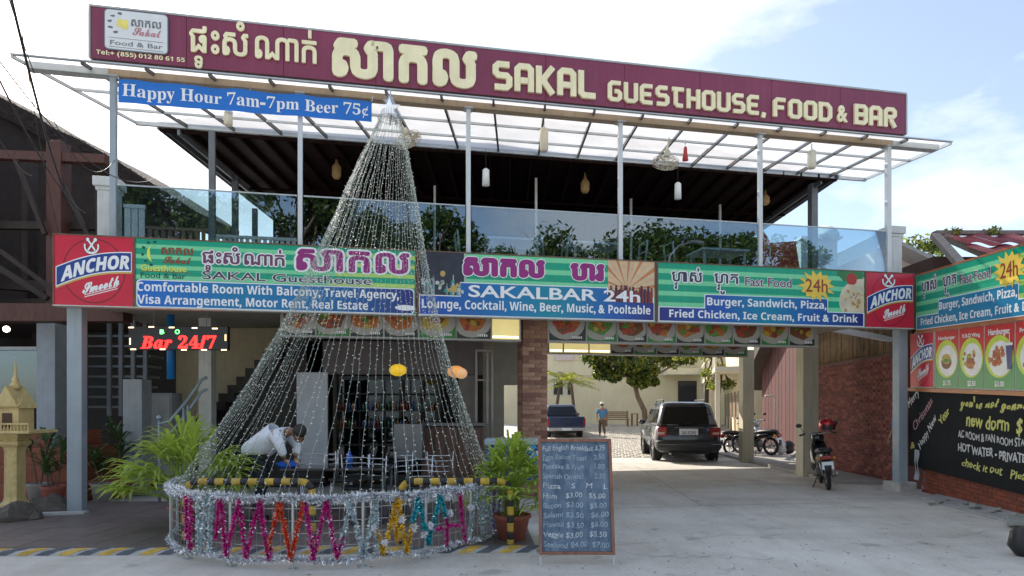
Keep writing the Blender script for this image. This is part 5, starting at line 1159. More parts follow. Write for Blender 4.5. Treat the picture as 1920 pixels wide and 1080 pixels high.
# trees behind right
rg=random.Random(5)
for i,(px,py,Y,R_,lb) in enumerate(((1722,478,40,1.6,'green tree crown rising between the pale house and the red tiled roof'),(1388,470,60,1.6,'far tree crown seen low over the terrace'))):
    if i==1: continue
    p=P(px,py,Y); tree_('far_tree',lb,(p.x,Y,.45),9,[(0,0,0),(0,0,p.z-2.5),(0,0,p.z-1)],clumpset(rg,(0,0,p.z-.45),R_,8,.5,.9),1500,.3,i+30)
# trees across the street behind the viewer, which the glass mirrors
rg=random.Random(17)
for i in range(24):
    x=-16+i*2.15+rg.uniform(-.8,.8); h=rg.choice((11.6,12.2,12.8,13.8,14.4,11.2)); y=-15+rg.uniform(-2.5,2); R_=rg.uniform(1.8,3.0)
    tree_('street_tree','tree across the street mirrored in the terrace glass, number of trees unseen from the front',(x,y,0),h,[(0,0,0),(.1,0,h*.4),(0,.1,h*.7)],clumpset(rg,(0,0,h-R_*.9),R_,12,.9,1.5),2600,.34,100+i,mats=[lf_b,lf_b,lf_a],r=.2,group='trees across the street')['label']='leafy tree across the street facing the guesthouse, mirrored in its glass'
sl2=thing('street_lamp','curved arm street lamp across the street, mirrored in the terrace glass','lamp',(17,-8,0)); q=MB(); q.smooth=True; q.tube([(0,0,0),(0,0,8.8),(.15,0,9.6),(.7,0,10.2),(1.6,0,10.5)],[.09,.07,.06,.05,.045],8); build(q,'pole',steel_d,sl2); q=MB(); q.box(1.5,2.3,-.15,.15,10.45,10.58); build(q,'lamp_head',steel_d,sl2,bevel=.03)
# ---------------- back building and wing ----------------
yw=M('yellow_render',(.68,.61,.42),.85,var=.08,scale=.6,streak=.25,dirt=(.35,.3,.2)); yw2=M('cream_trim',(.68,.63,.48),.8,var=.08); wdark=M('window_dark',(.03,.03,.04),.15)
bk=wthing('yellow_building','pale yellow courtyard building with balcony and dark doorway behind the cars','building',(X(1180,46),46,.45))
q=MB(); q.box(X(880,46),X(1420,46),46,46.3,.2,7.5); build(q,'wall',yw,bk)
q=MB(); q.box(X(1040,46),X(1340,46),45.9,45.999,Z(704,46),Z(701,46)); build(q,'string_course',yw2,bk)
q=MB(); q.box(X(1271,46),X(1306,46),45.93,45.998,.45,Z(714,46)); build(q,'doorway',wdark,bk)
q=MB(); q.box(X(1268,46),X(1309,46),45.9,45.96,Z(714,46),Z(711.5,46)); build(q,'door_lintel',yw2,bk)
q=MB(); q.box(X(1252,44.5),X(1330,44.5),44.5,45.998,Z(702,44.5),Z(690,44.5)); build(q,'balcony_slab',yw2,bk)
for i in range(26):
    x_=X(1254,44.6)+i*(X(1328,44.6)-X(1254,44.6))/25; q=MB(); q.smooth=True; z0=Z(690,44.6); q.lathe([(.03,z0),(.055,z0+.2),(.03,z0+.45),(.05,z0+.7),(.03,z0+.8)],(x_,44.6,0),6); build(q,'baluster',yw2,bk)
q=MB(); q.box(X(1252,44.5),X(1330,44.5),44.5,44.7,Z(690,44.5)+.8,Z(690,44.5)+.9); build(q,'handrail',yw2,bk)
for (a_,b_,c_,d_) in ((1036,1057,714,742),(1062,1074,715,742)):
    q=MB(); q.box(X(a_,46),X(b_,46),45.94,45.999,Z(d_,46),Z(c_,46)); f_=build(q,'window',M('frame_white',(.6,.6,.55),.6),bk); q=MB(); q.box(X(a_+2,46),X(b_-2,46),45.92,45.938,Z(d_-2,46),Z(c_+2,46)); build(q,'pane',wdark,f_)
q=MB(); q.box(X(1040,46),X(1075,46),45.9,45.999,Z(676,46),Z(664,46)); build(q,'upper_sill',M('pale_pink',(.6,.5,.48),.7),bk)
# wing at right
wg0=(X(1358,44),44.0); wg1=(X(1413,27),27.0); Lw2,aw2=wall_frame(wg0,wg1)
wg=thing('yellow_wing','pale yellow guest room wing with doors and upper balcony right of the courtyard','building',(wg0[0],wg0[1],.1),aw2)
q=MB(); q.box(0,Lw2,0,4,-.1,7); build(q,'wall',yw,wg)
n=7
for i in range(n):
    x_=1+i*Lw2/n*.95
    q=MB(); q.box(x_,x_+.85,-.04,-.002,0,2.3); f_=build(q,'door',M('door_brown',(.25,.15,.09),.5,var=.2),wg); q=MB(); q.box(x_+1.1,x_+1.9,-.04,-.002,.9,2.2); w_=build(q,'window',M('frame_white',(.6,.6,.55),.6),wg); q=MB(); q.box(x_+1.16,x_+1.84,-.055,-.042,.96,2.14); build(q,'pane',wdark,w_)
q=MB(); q.box(0,Lw2,-1.5,-.002,2.95,3.15); build(q,'balcony_slab',yw2,wg)
for i in range(60): q=MB(); x_=i*Lw2/60; q.lathe([(.035,3.15),(.06,3.4),(.035,3.65),(.05,3.95)],(x_+.1,-1.45,0),6); build(q,'baluster',yw2,wg)
q=MB(); q.box(0,Lw2,-1.52,-1.38,3.951,4.05); build(q,'handrail',yw2,wg)
for i in range(5): q=MB(); x_=.3+i*Lw2/4.3; q.box(x_,x_+.2,-1.45,-1.25,-.1,2.95); build(q,'veranda_post',yw2,wg)
pl_=thing('dark_pole','slim dark pole standing in the courtyard behind the grey car','pole',(X(1325,36),36,.1)); q=MB(); q.smooth=True; q.tube([(0,0,0),(0,0,6)],.12,8); build(q,'shaft',M('pole_dark',(.03,.03,.03),.6),pl_)
# bench and stool
bwood=M('bench_wood',(.25,.14,.08),.6,var=.2)
bn_=thing('bench','brown wooden bench against the yellow courtyard wall','bench',(X(1157,42),42,gz(0,42)))
q=MB(); q.box(-.75,.75,-.25,.25,.42,.48); build(q,'seat',bwood,bn_); q=MB(); 
for i in range(4): build(MB().box(-.75,.75,.22,.26,.55+i*.11,.62+i*.11),'back_slat',bwood,bn_)
for x_ in (-.7,.64):
    for y_ in (-.24,.2): build(MB().box(x_,x_+.06,y_,y_+.06,0,.42 if y_<0 else 1.0),'leg',bwood,bn_)
st_=thing('stool','tall open wooden stool right of the courtyard bench','stool',(X(1190,42),42,gz(0,42)))
build(MB().box(-.2,.2,-.2,.2,.78,.83),'seat',bwood,st_)
for x_ in (-.19,.14):
    for y_ in (-.19,.14): build(MB().box(x_,x_+.05,y_,y_+.05,0,.78),'leg',bwood,st_)
# pale house right
ph=wthing('pale_house','pale cream gabled house with dark roof edge beyond the right corner post','house',(X(1710,24),24,3)); q=MB(); xw0,xw1=X(1640,24),X(1722,24)
q.add([(xw0,24,0),(xw1,24,0),(xw1,24,Z(489,24)),(X(1670,24),24,Z(462,24)),(xw0,24,Z(470,24)),(xw0,28,0),(xw1,28,0),(xw1,28,Z(489,24)),(xw0,28,Z(470,24))],[(0,1,2,3,4),(1,6,7,2),(5,0,4,8)]); build(q,'wall',M('house_wall',(.62,.52,.45),.8,var=.05),ph)
q=MB(); q.bar((X(1660,23.6),23.6,Z(458,23.6)),(X(1760,23.6),23.6,Z(506,23.6)),1.2,.12,up=(0,0,1)); build(q,'roof_edge',M('roof_grey',(.3,.3,.3),.7),ph)
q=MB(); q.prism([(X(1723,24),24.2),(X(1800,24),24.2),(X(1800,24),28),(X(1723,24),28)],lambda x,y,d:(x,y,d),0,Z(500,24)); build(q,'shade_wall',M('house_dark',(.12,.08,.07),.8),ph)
# things seen through the terrace glass at the right: red panel, pale parapet
rbn=wthing('red_banner','red hanging banner seen through the terrace glass near the right end','banner',(X(1450,12),12.6,4)); q=MB(); Y=13.3
q.add([(X(1432,Y),Y,Z(432,Y)),(X(1445,Y),Y,Z(455,Y)),(X(1492,Y),Y,Z(452,Y)),(X(1500,Y),Y,Z(505,Y)),(X(1432,Y),Y,Z(505,Y))],[(0,1,4),(1,2,3,4)]); m0=[(a,b+.02,c) for a,b,c in q.v]; q.add(m0,[(0,4,1),(1,4,3,2)]); build(q,'cloth',M('banner_red',(.55,.03,.03),.6,var=.15),rbn)
pp_=wthing('parapet_house','pale blue grey rooftop parapet and dish beyond the terrace','house',(X(1530,26),26,3)); q=MB(); q.box(X(1502,26),X(1570,26),26,30,0,Z(449,26)); q.v=list(q.v); build(q,'parapet',M('parapet_paint',(.42,.5,.54),.7,var=.05),pp_); q=MB(); q.box(X(1498,26),X(1576,26),25.8,30,Z(449,26)+.002,Z(445,26)); build(q,'coping',M('coping_pale',(.6,.66,.68),.7),pp_)
q=MB(); q.smooth=True; q.lathe([(0,0),(.25,.05),(.42,.17)],(0,0,0),14); q.xf(Matrix.Translation((X(1550,25.5),25.5,Z(443,25.5)))@Matrix.Rotation(R(60),4,'X')); build(q,'dish',M('dish_grey',(.5,.55,.58),.5),pp_)
hr=wthing('far_white_roof','pale gabled roof slope beyond the right end of the terrace','roof',(X(1620,30),30,3)); q=MB(); Y=30; q.add([(X(1560,Y),Y,Z(505,Y)),(X(1580,Y),Y,Z(470,Y)),(X(1662,Y),Y,Z(430,Y)),(X(1700,Y),Y,Z(460,Y)),(X(1700,Y),Y,0),(X(1560,Y),Y,0)],[(0,1,2,3,4,5)]); k=len(q.v); q.add([(a,b+3,c) for a,b,c in q.v],[(5,4,3,2,1,0)]); q.f.append((1,2,k+2,k+1)); q.mi.append(0); q.sm.append(False); build(q,'gable',M('far_wall_pale',(.55,.6,.6),.8,var=.06),hr)
# ---------------- left neighbour: thatched timber house ----------------
nb=wthing('thatched_house','dark timber house with a heavy thatched roof at the left edge','house',(X(60,13),13,0))
thm=M('thatch',(.042,.03,.026),.95,var=.45,scale=14,bump=.8,stretch=(1,.2,3)); dkw=M('house_timber',(.028,.017,.013),.7,var=.4); rust=M('orange_timber',(.085,.03,.02),.6,var=.3,stretch=(5,5,1))
Y=16.0
edge_px=[(-260,60),(-90,128),(0,182),(60,212),(100,240),(150,262),(200,290),(245,318),(292,348),(330,372),(368,397)]
q=MB(); top=[P(a,b,Y) for a,b in edge_px]; low=[Vector((p.x-.05,p.y,p.z-.42)) for p in top]; tb=[p+Vector((-.6,4,.6)) for p in top]; n=len(top)
q.add(top+low+tb+[p+Vector((-.6,4,.6)) for p in low],[(i,i+1,n+i+1,n+i) for i in range(n-1)]+[(i,2*n+i,2*n+i+1,i+1) for i in range(n-1)]+[(n+i,n+i+1,3*n+i+1,3*n+i) for i in range(n-1)]+[(n-1,2*n+n-1,3*n+n-1,2*n-1)]); build(q,'thatch_roof',thm,nb)
rg=random.Random(8); q=MB()
for i in range(2600):
    t=rg.random()*(n-1.001); j=int(t); p=top[j].lerp(top[j+1],t-j)-Vector((0,rg.uniform(.0,.1),rg.uniform(-.02,.34))); d=Vector((rg.uniform(.0,.14),rg.uniform(-.06,.0),rg.uniform(-.12,.05))); s_=Vector((.004,0,.006)); q.add([p-s_,p+s_,p+d],[(0,1,2)])
build(q,'thatch_straw',M('straw',(.07,.052,.045),.95,var=.4),nb,kind='stuff')
q=MB(); q.prism([(-26,0),(P(368,0,16.3).x,0),(P(368,0,16.3).x,Z(415,16.3)),(P(245,0,16.3).x,Z(335,16.3)),(P(100,0,16.3).x,Z(262,16.3)),(P(0,0,16.3).x,Z(205,16.3)),(-26,Z(90,16.3))],lambda x,z,d:(x,16.3+d,z),0,.2); build(q,'back_wall',dkw,nb)
q=MB(); q.add([P(-260,75,12.6),P(-260,1000,12.6),P(-262,1000,15),P(-262,75,15)],[(0,1,2,3)]); build(q,'side_wall',dkw,nb)
for (a_,b_,y0,y1,Y_,m_) in ((86,114,262,760,12.4,rust),(-60,-30,200,800,12.4,rust),(178,192,345,600,12.6,dkw),(40,52,300,600,13.4,dkw)):
    q=MB(); q.box(X(a_,Y_),X(b_,Y_),Y_,Y_+.3,Z(y1,Y_),Z(y0,Y_)); build(q,'house_post',m_,nb,bevel=.01)
for (pa_,pb_,Y_,w_,m_) in (((-260,280),(200,300),12.5,.16,rust),((-260,586),(240,588),11.6,.3,rust),((-260,420),(185,425),12.7,.14,dkw),((-200,520),(190,545),13,.2,dkw),((-100,440),(90,560),12.1,.09,dkw),((0,470),(150,580),11.9,.07,dkw),((30,300),(85,440),12.3,.07,dkw),((110,330),(180,470),12.5,.07,dkw)):
    q=MB(); q.bar(P(*pa_,Y_),P(*pb_,Y_),w_); build(q,'beam',m_,nb)
q=MB(); q.box(X(-260,12.9),X(200,12.9),12.9,16.2,Z(600,12.9),Z(560,12.9)); build(q,'upper_floor',dkw,nb)
gb_=wthing('entrance_pillar','blue grey rendered pillar of the neighbouring entrance, left of the left steel post','pillar',(X(85,12),12,0)); q=MB(); q.box(X(68,12),X(103,12),12,12.35,0,Z(606,12)); build(q,'shaft',M('pillar_bluegrey',(.3,.34,.38),.7,var=.1,streak=.3),gb_,bevel=.01)
wn=wthing('shop_window','wide shop window with pale frame in the left neighbouring house','window',(X(20,12.3),12.3,1)); 
q=MB(); Y_=12.3; q.box(X(-200,Y_),X(68,Y_),Y_,Y_+.06,Z(656,Y_),Z(650,Y_)); q.box(X(-200,Y_),X(68,Y_),Y_,Y_+.06,Z(762,Y_),Z(755,Y_)); q.box(X(-60,Y_),X(-52,Y_),Y_,Y_+.05,Z(754,Y_),Z(657,Y_)); build(q,'frame',M('window_frame_pale',(.4,.42,.44),.5),wn)
build(MB().box(X(-200,Y_),X(68,Y_),Y_+.07,Y_+.08,Z(755,Y_),Z(656,Y_)),'pane',GL,wn)
ls_=wthing('ceiling_spot','small lit round lamp under the neighbouring house ceiling','lamp',P(12,617,13)); q=MB(); q.ball(P(12,617,13),.06,8,5); build(q,'bulb',M('spot_on',(1,.9,.75),.5,emit=5,var=0),ls_)
# steps, rust red
stp=wthing('entrance_steps','rust red steps up to the thatched house behind the spirit house','steps',(X(90,11.8),11.8,0))
for i in range(4): build(MB().box(X(-120,11),X(186-i*22,11.4+i*.32),11.0+i*.32,13.5,i*.28,(i+1)*.28+.001),'step',M('step_rust',(.24,.075,.04),.8,var=.2,streak=.3),stp,bevel=.01)
# spirit house
gd=M('gilt_paint',(.55,.42,.18),.5,var=.18,scale=8,streak=.4,dirt=(.25,.17,.06),bump=.2); sh_=thing('spirit_house','golden spirit house shrine on a carved pedestal at the left edge','shrine',(X(28,9.4),9.4,0)); sh_.scale=(.74,.74,1); 
def sq(q,prof,n=4): q.lathe(prof,n=n,sq=True)
q=MB(); sq(q,[(.30,0),(.30,.1),(.24,.14),(.24,.2),(.2,.24)]); build(q,'plinth',gd,sh_)
q=MB(); sq(q,[(.19,.24),(.17,.3),(.165,.95),(.19,1.0)]); 
for z_ in (.36,.46,.56,.66,.76,.86): q.box(-.09,.09,-.128,-.118,z_,z_+.055)
build(q,'carved_column',gd,sh_)
q=MB(); sq(q,[(.2,1.0),(.26,1.04),(.26,1.08),(.22,1.1),(.3,1.16),(.3,1.19)]); build(q,'capital',gd,sh_)
q=MB(); q.box(-.5,.55,-.4,.4,1.2,1.24); build(q,'platform',gd,sh_)
for i in range(17): q=MB(); x_=-.48+i*.063; q.lathe([(.012,1.24),(.02,1.27),(.01,1.3),(.014,1.32)],(x_,-.38,0),6); build(q,'baluster',gd,sh_)
q=MB(); q.box(-.5,.55,-.4,-.36,1.321,1.345); build(q,'platform_rail',gd,sh_)
q=MB(); q.box(-.2,.22,-.2,.2,1.24,1.55); q.box(-.23,-.2005,-.23,-.2005,1.24,1.55) ; build(q,'shrine_cell',gd,sh_)
q=MB(); q.box(-.09,.1,-.206,-.2005,1.26,1.48); build(q,'niche',M('niche_dark',(.08,.04,.02),.7),sh_)
q=MB(); q.add([(-.36,-.3,1.55),(.38,-.3,1.55),(.38,.3,1.55),(-.36,.3,1.55),(-.2,-.16,1.7),(.22,-.16,1.7),(.22,.16,1.7),(-.2,.16,1.7),(.01,-.31,1.86),(.01,.3,1.86),(-.3,-.32,1.57),(.32,-.32,1.57)],[(0,3,2,1),(0,1,5,4),(1,2,6,5),(2,3,7,6),(3,0,4,7),(4,5,6,7),(10,11,8),(10,8,9,3),(11,2,9,8)]); q.v=[(a*.74,b*.8,c) for a,b,c in q.v]; build(q,'roof',gd,sh_,fixn=True)
for sx in (-1,1): q=MB(); q.smooth=True; q.tube([(.01+.22*sx,-.25,1.57),(.01+.3*sx,-.26,1.62),(.01+.31*sx,-.26,1.72)],[.02,.015,.004],5); build(q,'roof_horn',gd,sh_)
q=MB(); q.smooth=True; q.lathe([(.1,1.82),(.09,1.88),(.05,1.92),(.06,1.95),(.03,2.0),(.02,2.1),(.004,2.26)],(.01,0,0),10); build(q,'spire',gd,sh_)
rk=M('rock',(.11,.095,.08),.95,var=.35,scale=6,bump=.8)
for i,(px,py,Y_,r_) in enumerate(((20,945,9.0,.24),(88,930,9.7,.24),(118,945,9.9,.14),(60,960,9.1,.13))):
    p=P(px,py,Y_); t_=thing('garden_rock','rough grey rock '+['under the golden shrine','right of the golden shrine, behind','beside the left steel post, low','in front of the golden shrine pedestal','at the extreme left below the shrine','small one behind the left steel post'][i],'rock',(p.x,Y_,0)); q=MB(); q.smooth=True; q.ball((0,0,r_*.35),r_,12,8,(1.2,1,.75)); rg=random.Random(i); f_=[rg.uniform(2,5) for _ in range(3)]; q.v=[(a*(1+.18*math.sin(f_[0]*b/r_+i)),b*(1+.15*math.sin(f_[1]*c/r_)),c*(1+.2*math.sin(f_[2]*a/r_))) for a,b,c in q.v]; q.v=[(a+rg.uniform(-.018,.018),b+rg.uniform(-.018,.018),c+rg.uniform(-.018,.018)) for a,b,c in q.v]; q.sm=[False]*len(q.sm); build(q,'stone',rk,t_)
# cables
cbm=M('cable_black',(.02,.02,.02),.6)
for i,(a_,b_,Ya,Yb_,s_,r_,lb) in enumerate(((( 8,-60),(140,400),5.0,11,.25,.016,'thickest black power cable falling from the top left corner'),((-30,90),(160,400),5.0,11,.2,.011,'black power cable second from the left edge'),((-40,60),(300,330),5.2,11.5,.5,.008,'thin sagging cable running right toward the canopy'),((-60,150),(60,330),5,10.5,.15,.006,'thin cable at the far left in front of the thatch'),((5,-40),(215,300),5.4,9.9,.7,.006,'thin drooping cable to the leftmost upper post'),((20,-80),(120,470),5.5,11.3,.3,.006,'thin cable beside the thickest one'))):
    pa_,pb_=P(*a_,Ya),P(*b_,Yb_); t_=wthing('power_cable',lb,'cable',pa_,'power cables at the top left'); q=MB(); q.smooth=True; q.tube([pa_.lerp(pb_,k/20)-Vector((0,0,s_*4*(k/20)*(1-k/20))) for k in range(21)],r_*.75,5); build(q,'cable',cbm,t_)
# ---------------- bar and porch interior ----------------
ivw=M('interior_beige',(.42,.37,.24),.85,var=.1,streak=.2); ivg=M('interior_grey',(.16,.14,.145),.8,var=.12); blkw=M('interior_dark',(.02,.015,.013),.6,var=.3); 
def W(name,px0,px1,y0,y1,Y,m_,par,d=.1,b=0): 
    q=MB(); q.box(X(px0,Y),X(px1,Y),Y,Y+d,Z(y1,Y),Z(y0,Y)); return build(q,name,m_,par,bevel=b)
inr=wthing('bar_interior','open ground floor bar room with beige stair wall and dark fittings','interior',(X(600,14),14,0))
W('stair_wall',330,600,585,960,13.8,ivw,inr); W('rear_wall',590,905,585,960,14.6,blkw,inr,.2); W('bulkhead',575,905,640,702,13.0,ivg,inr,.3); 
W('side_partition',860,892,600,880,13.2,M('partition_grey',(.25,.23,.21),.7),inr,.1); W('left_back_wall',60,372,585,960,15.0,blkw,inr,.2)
W('room_wall',893,935,640,880,15.5,M('interior_white',(.45,.44,.40),.8),inr); W('white_wall',925,990,640,722,15.2,M('interior_white',(.45,.44,.40),.8),inr,.15)
W('white_wall',975,990,722,880,15.2,M('interior_white',(.45,.44,.40),.8),inr,.15)
W('wall_base',925,945,722,880,15.2,M('interior_white',(.45,.44,.40),.8),inr,.15)
for a_ in (891,912,921): W('door_frame',a_,a_+4,655,870,12.9,M('frame_alu',(.38,.37,.36),.4),inr,.06)
W('door_frame',891,925,655,659,12.88,M('frame_alu',(.38,.37,.36),.4),inr,.06); W('door_frame',895,921,711,714,12.91,M('frame_alu',(.38,.37,.36),.4),inr,.04)
# stair flight
stc=wthing('staircase','dark timber staircase climbing right against the beige wall','stairs',(X(440,13),13,0))
for i in range(14):
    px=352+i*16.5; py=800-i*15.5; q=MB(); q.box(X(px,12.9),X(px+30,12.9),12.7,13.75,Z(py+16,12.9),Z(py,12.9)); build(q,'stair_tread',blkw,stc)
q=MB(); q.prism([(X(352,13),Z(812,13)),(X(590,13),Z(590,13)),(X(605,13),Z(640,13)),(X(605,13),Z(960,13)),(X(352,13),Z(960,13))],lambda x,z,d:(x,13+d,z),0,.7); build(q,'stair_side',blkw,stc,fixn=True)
hrail=wthing('stair_handrail','grey metal handrail rising to the white column on the porch','handrail',(X(340,10.8),10.8,0)); q=MB(); q.smooth=True; Yh=10.8
for dz in (0,28): q.tube([P(300,795+dz,Yh),P(318,790+dz*.9,Yh),P(350,752+dz*.8,Yh+.3),P(378,712+dz*.8,Yh+.5),P(388,708+dz*.8,Yh+.5)],.026,7)
build(q,'rail',steel_d and M('rail_grey',(.3,.36,.38),.4,metal=.4),hrail)
for px,y0,y1 in ((299,785,925),(345,765,850),(353,760,850)): q=MB(); q.smooth=True; q.tube([P(px,y0,Yh),(X(px,Yh),Yh,.03)],.024,7); build(q,'post',M('rail_grey',(.3,.36,.38)),hrail)
q=MB(); q.smooth=True; q.ball(P(299,783,Yh),.05,10,6); build(q,'finial',M('rail_grey',(.3,.36,.38)),hrail)
# porch items
gp=wthing('concrete_stub_pillar','short square grey concrete pillar behind the porch pots','pillar',(X(248,11.6),11.6,0)); W('shaft',230,266,711,905,11.6,M('stub_grey',(.3,.32,.33),.85,var=.12,streak=.3),gp,.32,.01)
np_=wthing('white_cabinet','pale grey metal cabinet standing behind the stub pillar','cabinet',(X(296,12.2),12.2,0)); W('cabinet_body',273,322,737,900,12.2,M('cabinet_grey',(.32,.32,.32),.5,streak=.3),np_,.4,.01); W('cabinet_door',277,318,742,800,12.17,M('cabinet_door',(.36,.36,.36),.5),np_,.028); W('cabinet_door',277,318,803,890,12.17,M('cabinet_door',(.36,.36,.36),.5),np_,.028)
bp_=wthing('blue_pipe','bright blue drain pipe running down behind the LED sign','pipe',(X(320,10.7),10.7,1.6)); q=MB(); q.smooth=True; q.tube([P(320,590,10.7),P(320,711,10.7)],.058,12); build(q,'pipe',M('pipe_blue',(.01,.16,.42),.4,var=.1),bp_)
rk_=wthing('metal_rack','dark metal rack of shelves at the back of the porch','rack',(X(225,13),13,0))
for i in range(8): 
    W('shelf',165,290-i*4,628+i*19,632+i*19,13,steel_d,rk_,.5)
for px in (200,222,245,268): W('upright',px,px+7,600,780,12.95,steel_d,rk_,.05)
# bar equipment
wp_=wthing('leaning_sheet','tall pale grey panel leaning in the bar behind the bending man','panel',(X(585,11.5),11.5,0)); W('sheet',556,614,698,880,11.5,M('panel_pale',(.34,.36,.38),.35,var=.1,streak=.2),wp_,.05,.006); 
fg=wthing('display_fridge','dark glass fronted drinks fridges along the back of the bar','fridge',(X(700,13.2),13.2,0))
W('fridge_body',625,820,705,900,13.2,M('fridge_black',(.02,.022,.025),.4),fg,.8)
for k in range(4):
    a_=628+k*48; W('glass_door',a_,a_+44,712,890,13.15,glassmat('fridge_glass_%d'%k,.0,(.35,.45,.5)),fg,.012)
    for j in range(4): W('shelf',a_+2,a_+42,738+j*32,740+j*32,13.17,M('shelf_steel',(.2,.22,.24),.4),fg,.02)
rg=random.Random(3); bcs=[M('bottle_green',(.02,.1,.04),.15),M('bottle_amber',(.2,.08,.02),.15),M('bottle_clear',(.1,.12,.13),.15),M('can_blue',(.02,.05,.13),.3),M('can_red',(.12,.02,.02),.3)]
bt=None
for k in range(4):
    for j in (1,2):
        for i in range(7):
            px=633+k*48+i*5.6; Yb2=13.05; p=P(px,737+j*32,12.7)
            q=MB(); r_=.022; q.smooth=True; h_=rg.uniform(.14,.2); q.lathe([(r_,0),(r_,h_*.6),(r_*.4,h_*.78),(r_*.4,h_)],(p.x,12.7,p.z),6)
            o=build(q,'bottle',bcs[rg.randrange(5)]); tag(o,'small drink bottle standing on a shelf of the dark bar fridges','bottle','bottles in the bar fridges')
shf=wthing('bottle_shelf','narrow shelf ledges carrying rows of bottles in the bar','shelf',(X(700,12.7),12.7,1))
for j in range(4): W('shelf_board',630,822,737+j*32,739.5+j*32,12.62,blkw,shf,.16)
for px in (628,822): W('side_board',px,px+3,700,905,12.62,blkw,shf,.16)
ctr=wthing('bar_counter','brown panelled bar counter behind the right side of the tree','counter',(X(850,12.3),12.3,0))
W('counter_body',790,905,800,905,12.3,M('counter_brown',(.09,.045,.03),.5,var=.2),ctr,.5,.008); W('counter_top',785,910,793,799,12.25,M('counter_top',(.12,.12,.13),.25),ctr,.6,.006)
for k in range(5): W('panel',794+k*22,812+k*22,806,890,12.28,M('counter_panel',(.12,.06,.04),.5,var=.2),ctr,.018)
sk=wthing('steel_sink_unit','grey steel worktop box at the back of the bar','appliance',(X(760,11.6),11.6,0)); W('unit_body',738,792,795,860,11.6,M('unit_steel',(.16,.17,.18),.35,metal=.6),sk,.4,.008)
# black table with blue cloth, chrome chairs
Ytb=8.95
tb=thing('black_table','glossy black table the man in white is wiping','table',(X(625,Ytb),Ytb,.03)); q=MB(); q.box(-.62,.78,-.32,.35,.70,.735); build(q,'table_top',M('table_black',(.02,.02,.024),.12),tb,bevel=.008)
for x_ in (-.56,.72):
    for y_ in (-.27,.3): q=MB(); q.smooth=True; q.tube([(x_,y_,0),(x_,y_,.70)],.02,6); build(q,'leg',steel_d,tb)
bc=wthing('blue_cloth','crumpled blue cloth under the hands on the black table','cloth',P(537,878,8.85)); q=MB(); q.smooth=True; p=P(537,879,8.8); q.ball((p.x,p.y,.80),.13,14,8,(1.1,.7,.42)); q.v=[(a+.01*math.sin(c*90),b,c+.012*math.sin(a*60+b*40)) for a,b,c in q.v]; build(q,'cloth',M('cloth_blue',(.01,.09,.45),.8,var=.2),bc)
bl2_=wthing('blue_bottle','small bright blue spray bottle standing among the chrome chairs','bottle',P(655,850,9.2)); q=MB(); q.smooth=True; p=P(655,858,9.3); q.lathe([(.03,-.1),(.045,-.05),(.045,.03),(.02,.05),(.02,.09)],tuple(p),10); build(q,'bottle_body',M('bottle_blue',(.01,.1,.5),.35),bl2_)
chrome=M('chrome',(.6,.62,.64),.15,metal=.95,var=.05)
ch0=thing('wire_chair','chrome wire backed chair directly right of the black table','chair',(X(668,8.9),8.9,.03),R(20),'chrome wire chairs inside the light tree')
q=MB(); q.smooth=True; q.lathe([(.0,.44),(.18,.44),(.19,.46),(.18,.48),(0,.48)],n=16); build(q,'seat',M('seat_black',(.02,.02,.02),.5),ch0)
for sx in (-1,1):
    for sy in (-1,1): q=MB(); q.smooth=True; q.tube([(.13*sx,.13*sy,.44),(.2*sx,.2*sy,0)],.011,6); build(q,'leg',chrome,ch0)
q=MB(); q.smooth=True
for k in range(4):
    z_=.62+k*.075; q.tube([(.2*math.sin(R(a_)),.19*math.cos(R(a_)),z_) for a_ in range(-75,76,15)],.007,5)
for a_ in (-70,70): q.tube([(.17*math.sin(R(a_)),.17*math.cos(R(a_)),.45),(.2*math.sin(R(a_)),.19*math.cos(R(a_)),.9)],.009,5)
build(q,'wire_back',chrome,ch0)
for px,Y_,rz,lb in ((700,8.7,-40,'chrome wire backed chair in the middle of the light tree'),(765,9.3,60,'chrome wire backed chair near the inner end of the right hoop barrier'),(825,9.6,190,'chrome wire backed chair furthest right inside the light tree'),(790,8.6,30,'low chrome chair behind the right hoop barrier'),(640,9.8,100,'chrome wire backed chair behind the black table'),(585,9.6,20,'chrome wire backed chair behind the bending man')): dup(ch0,(X(px,Y_),Y_,.03),R(rz),lb)
# pumpkin lanterns
for px,py,Y_,c_,lb in ((746,694,10.9,(.72,.45,.02),'yellow ribbed paper lantern hanging in the bar'),(855,697,10.9,(.75,.32,.08),'orange ribbed paper lantern hanging in the bar')):
    p=P(px,py,Y_); t_=wthing('paper_lantern',lb,'lantern',p); q=MB(); q.smooth=True; n=20; vs=[]
    for i in range(9):
        a_=PI*i/8
        for j in range(40): th=2*PI*j/40; r_=.135*math.sin(a_)*(1+.08*math.cos(th*10)); vs.append((p.x+r_*math.cos(th),p.y+r_*math.sin(th),p.z+.1*math.cos(a_)))
    q.add(vs,[(i*40+j,(i+1)*40+j,(i+1)*40+(j+1)%40,i*40+(j+1)%40) for i in range(8) for j in range(40)]); build(q,'shade',M('lantern_%s'%px,c_,.6,emit=.25,var=.1),t_); q=MB(); q.tube([(p.x,p.y,p.z+.1),(p.x,p.y,3.2)],.004,4); build(q,'cord',cbm,t_)
    if px==855: 
        q=MB(); q.smooth=True; q.ball((p.x+.09,p.y-.05,p.z-.03),.1,14,8,(1,1,.9)); build(q,'small_shade',M('lantern_pale',(.75,.42,.2),.6,emit=.2),t_)
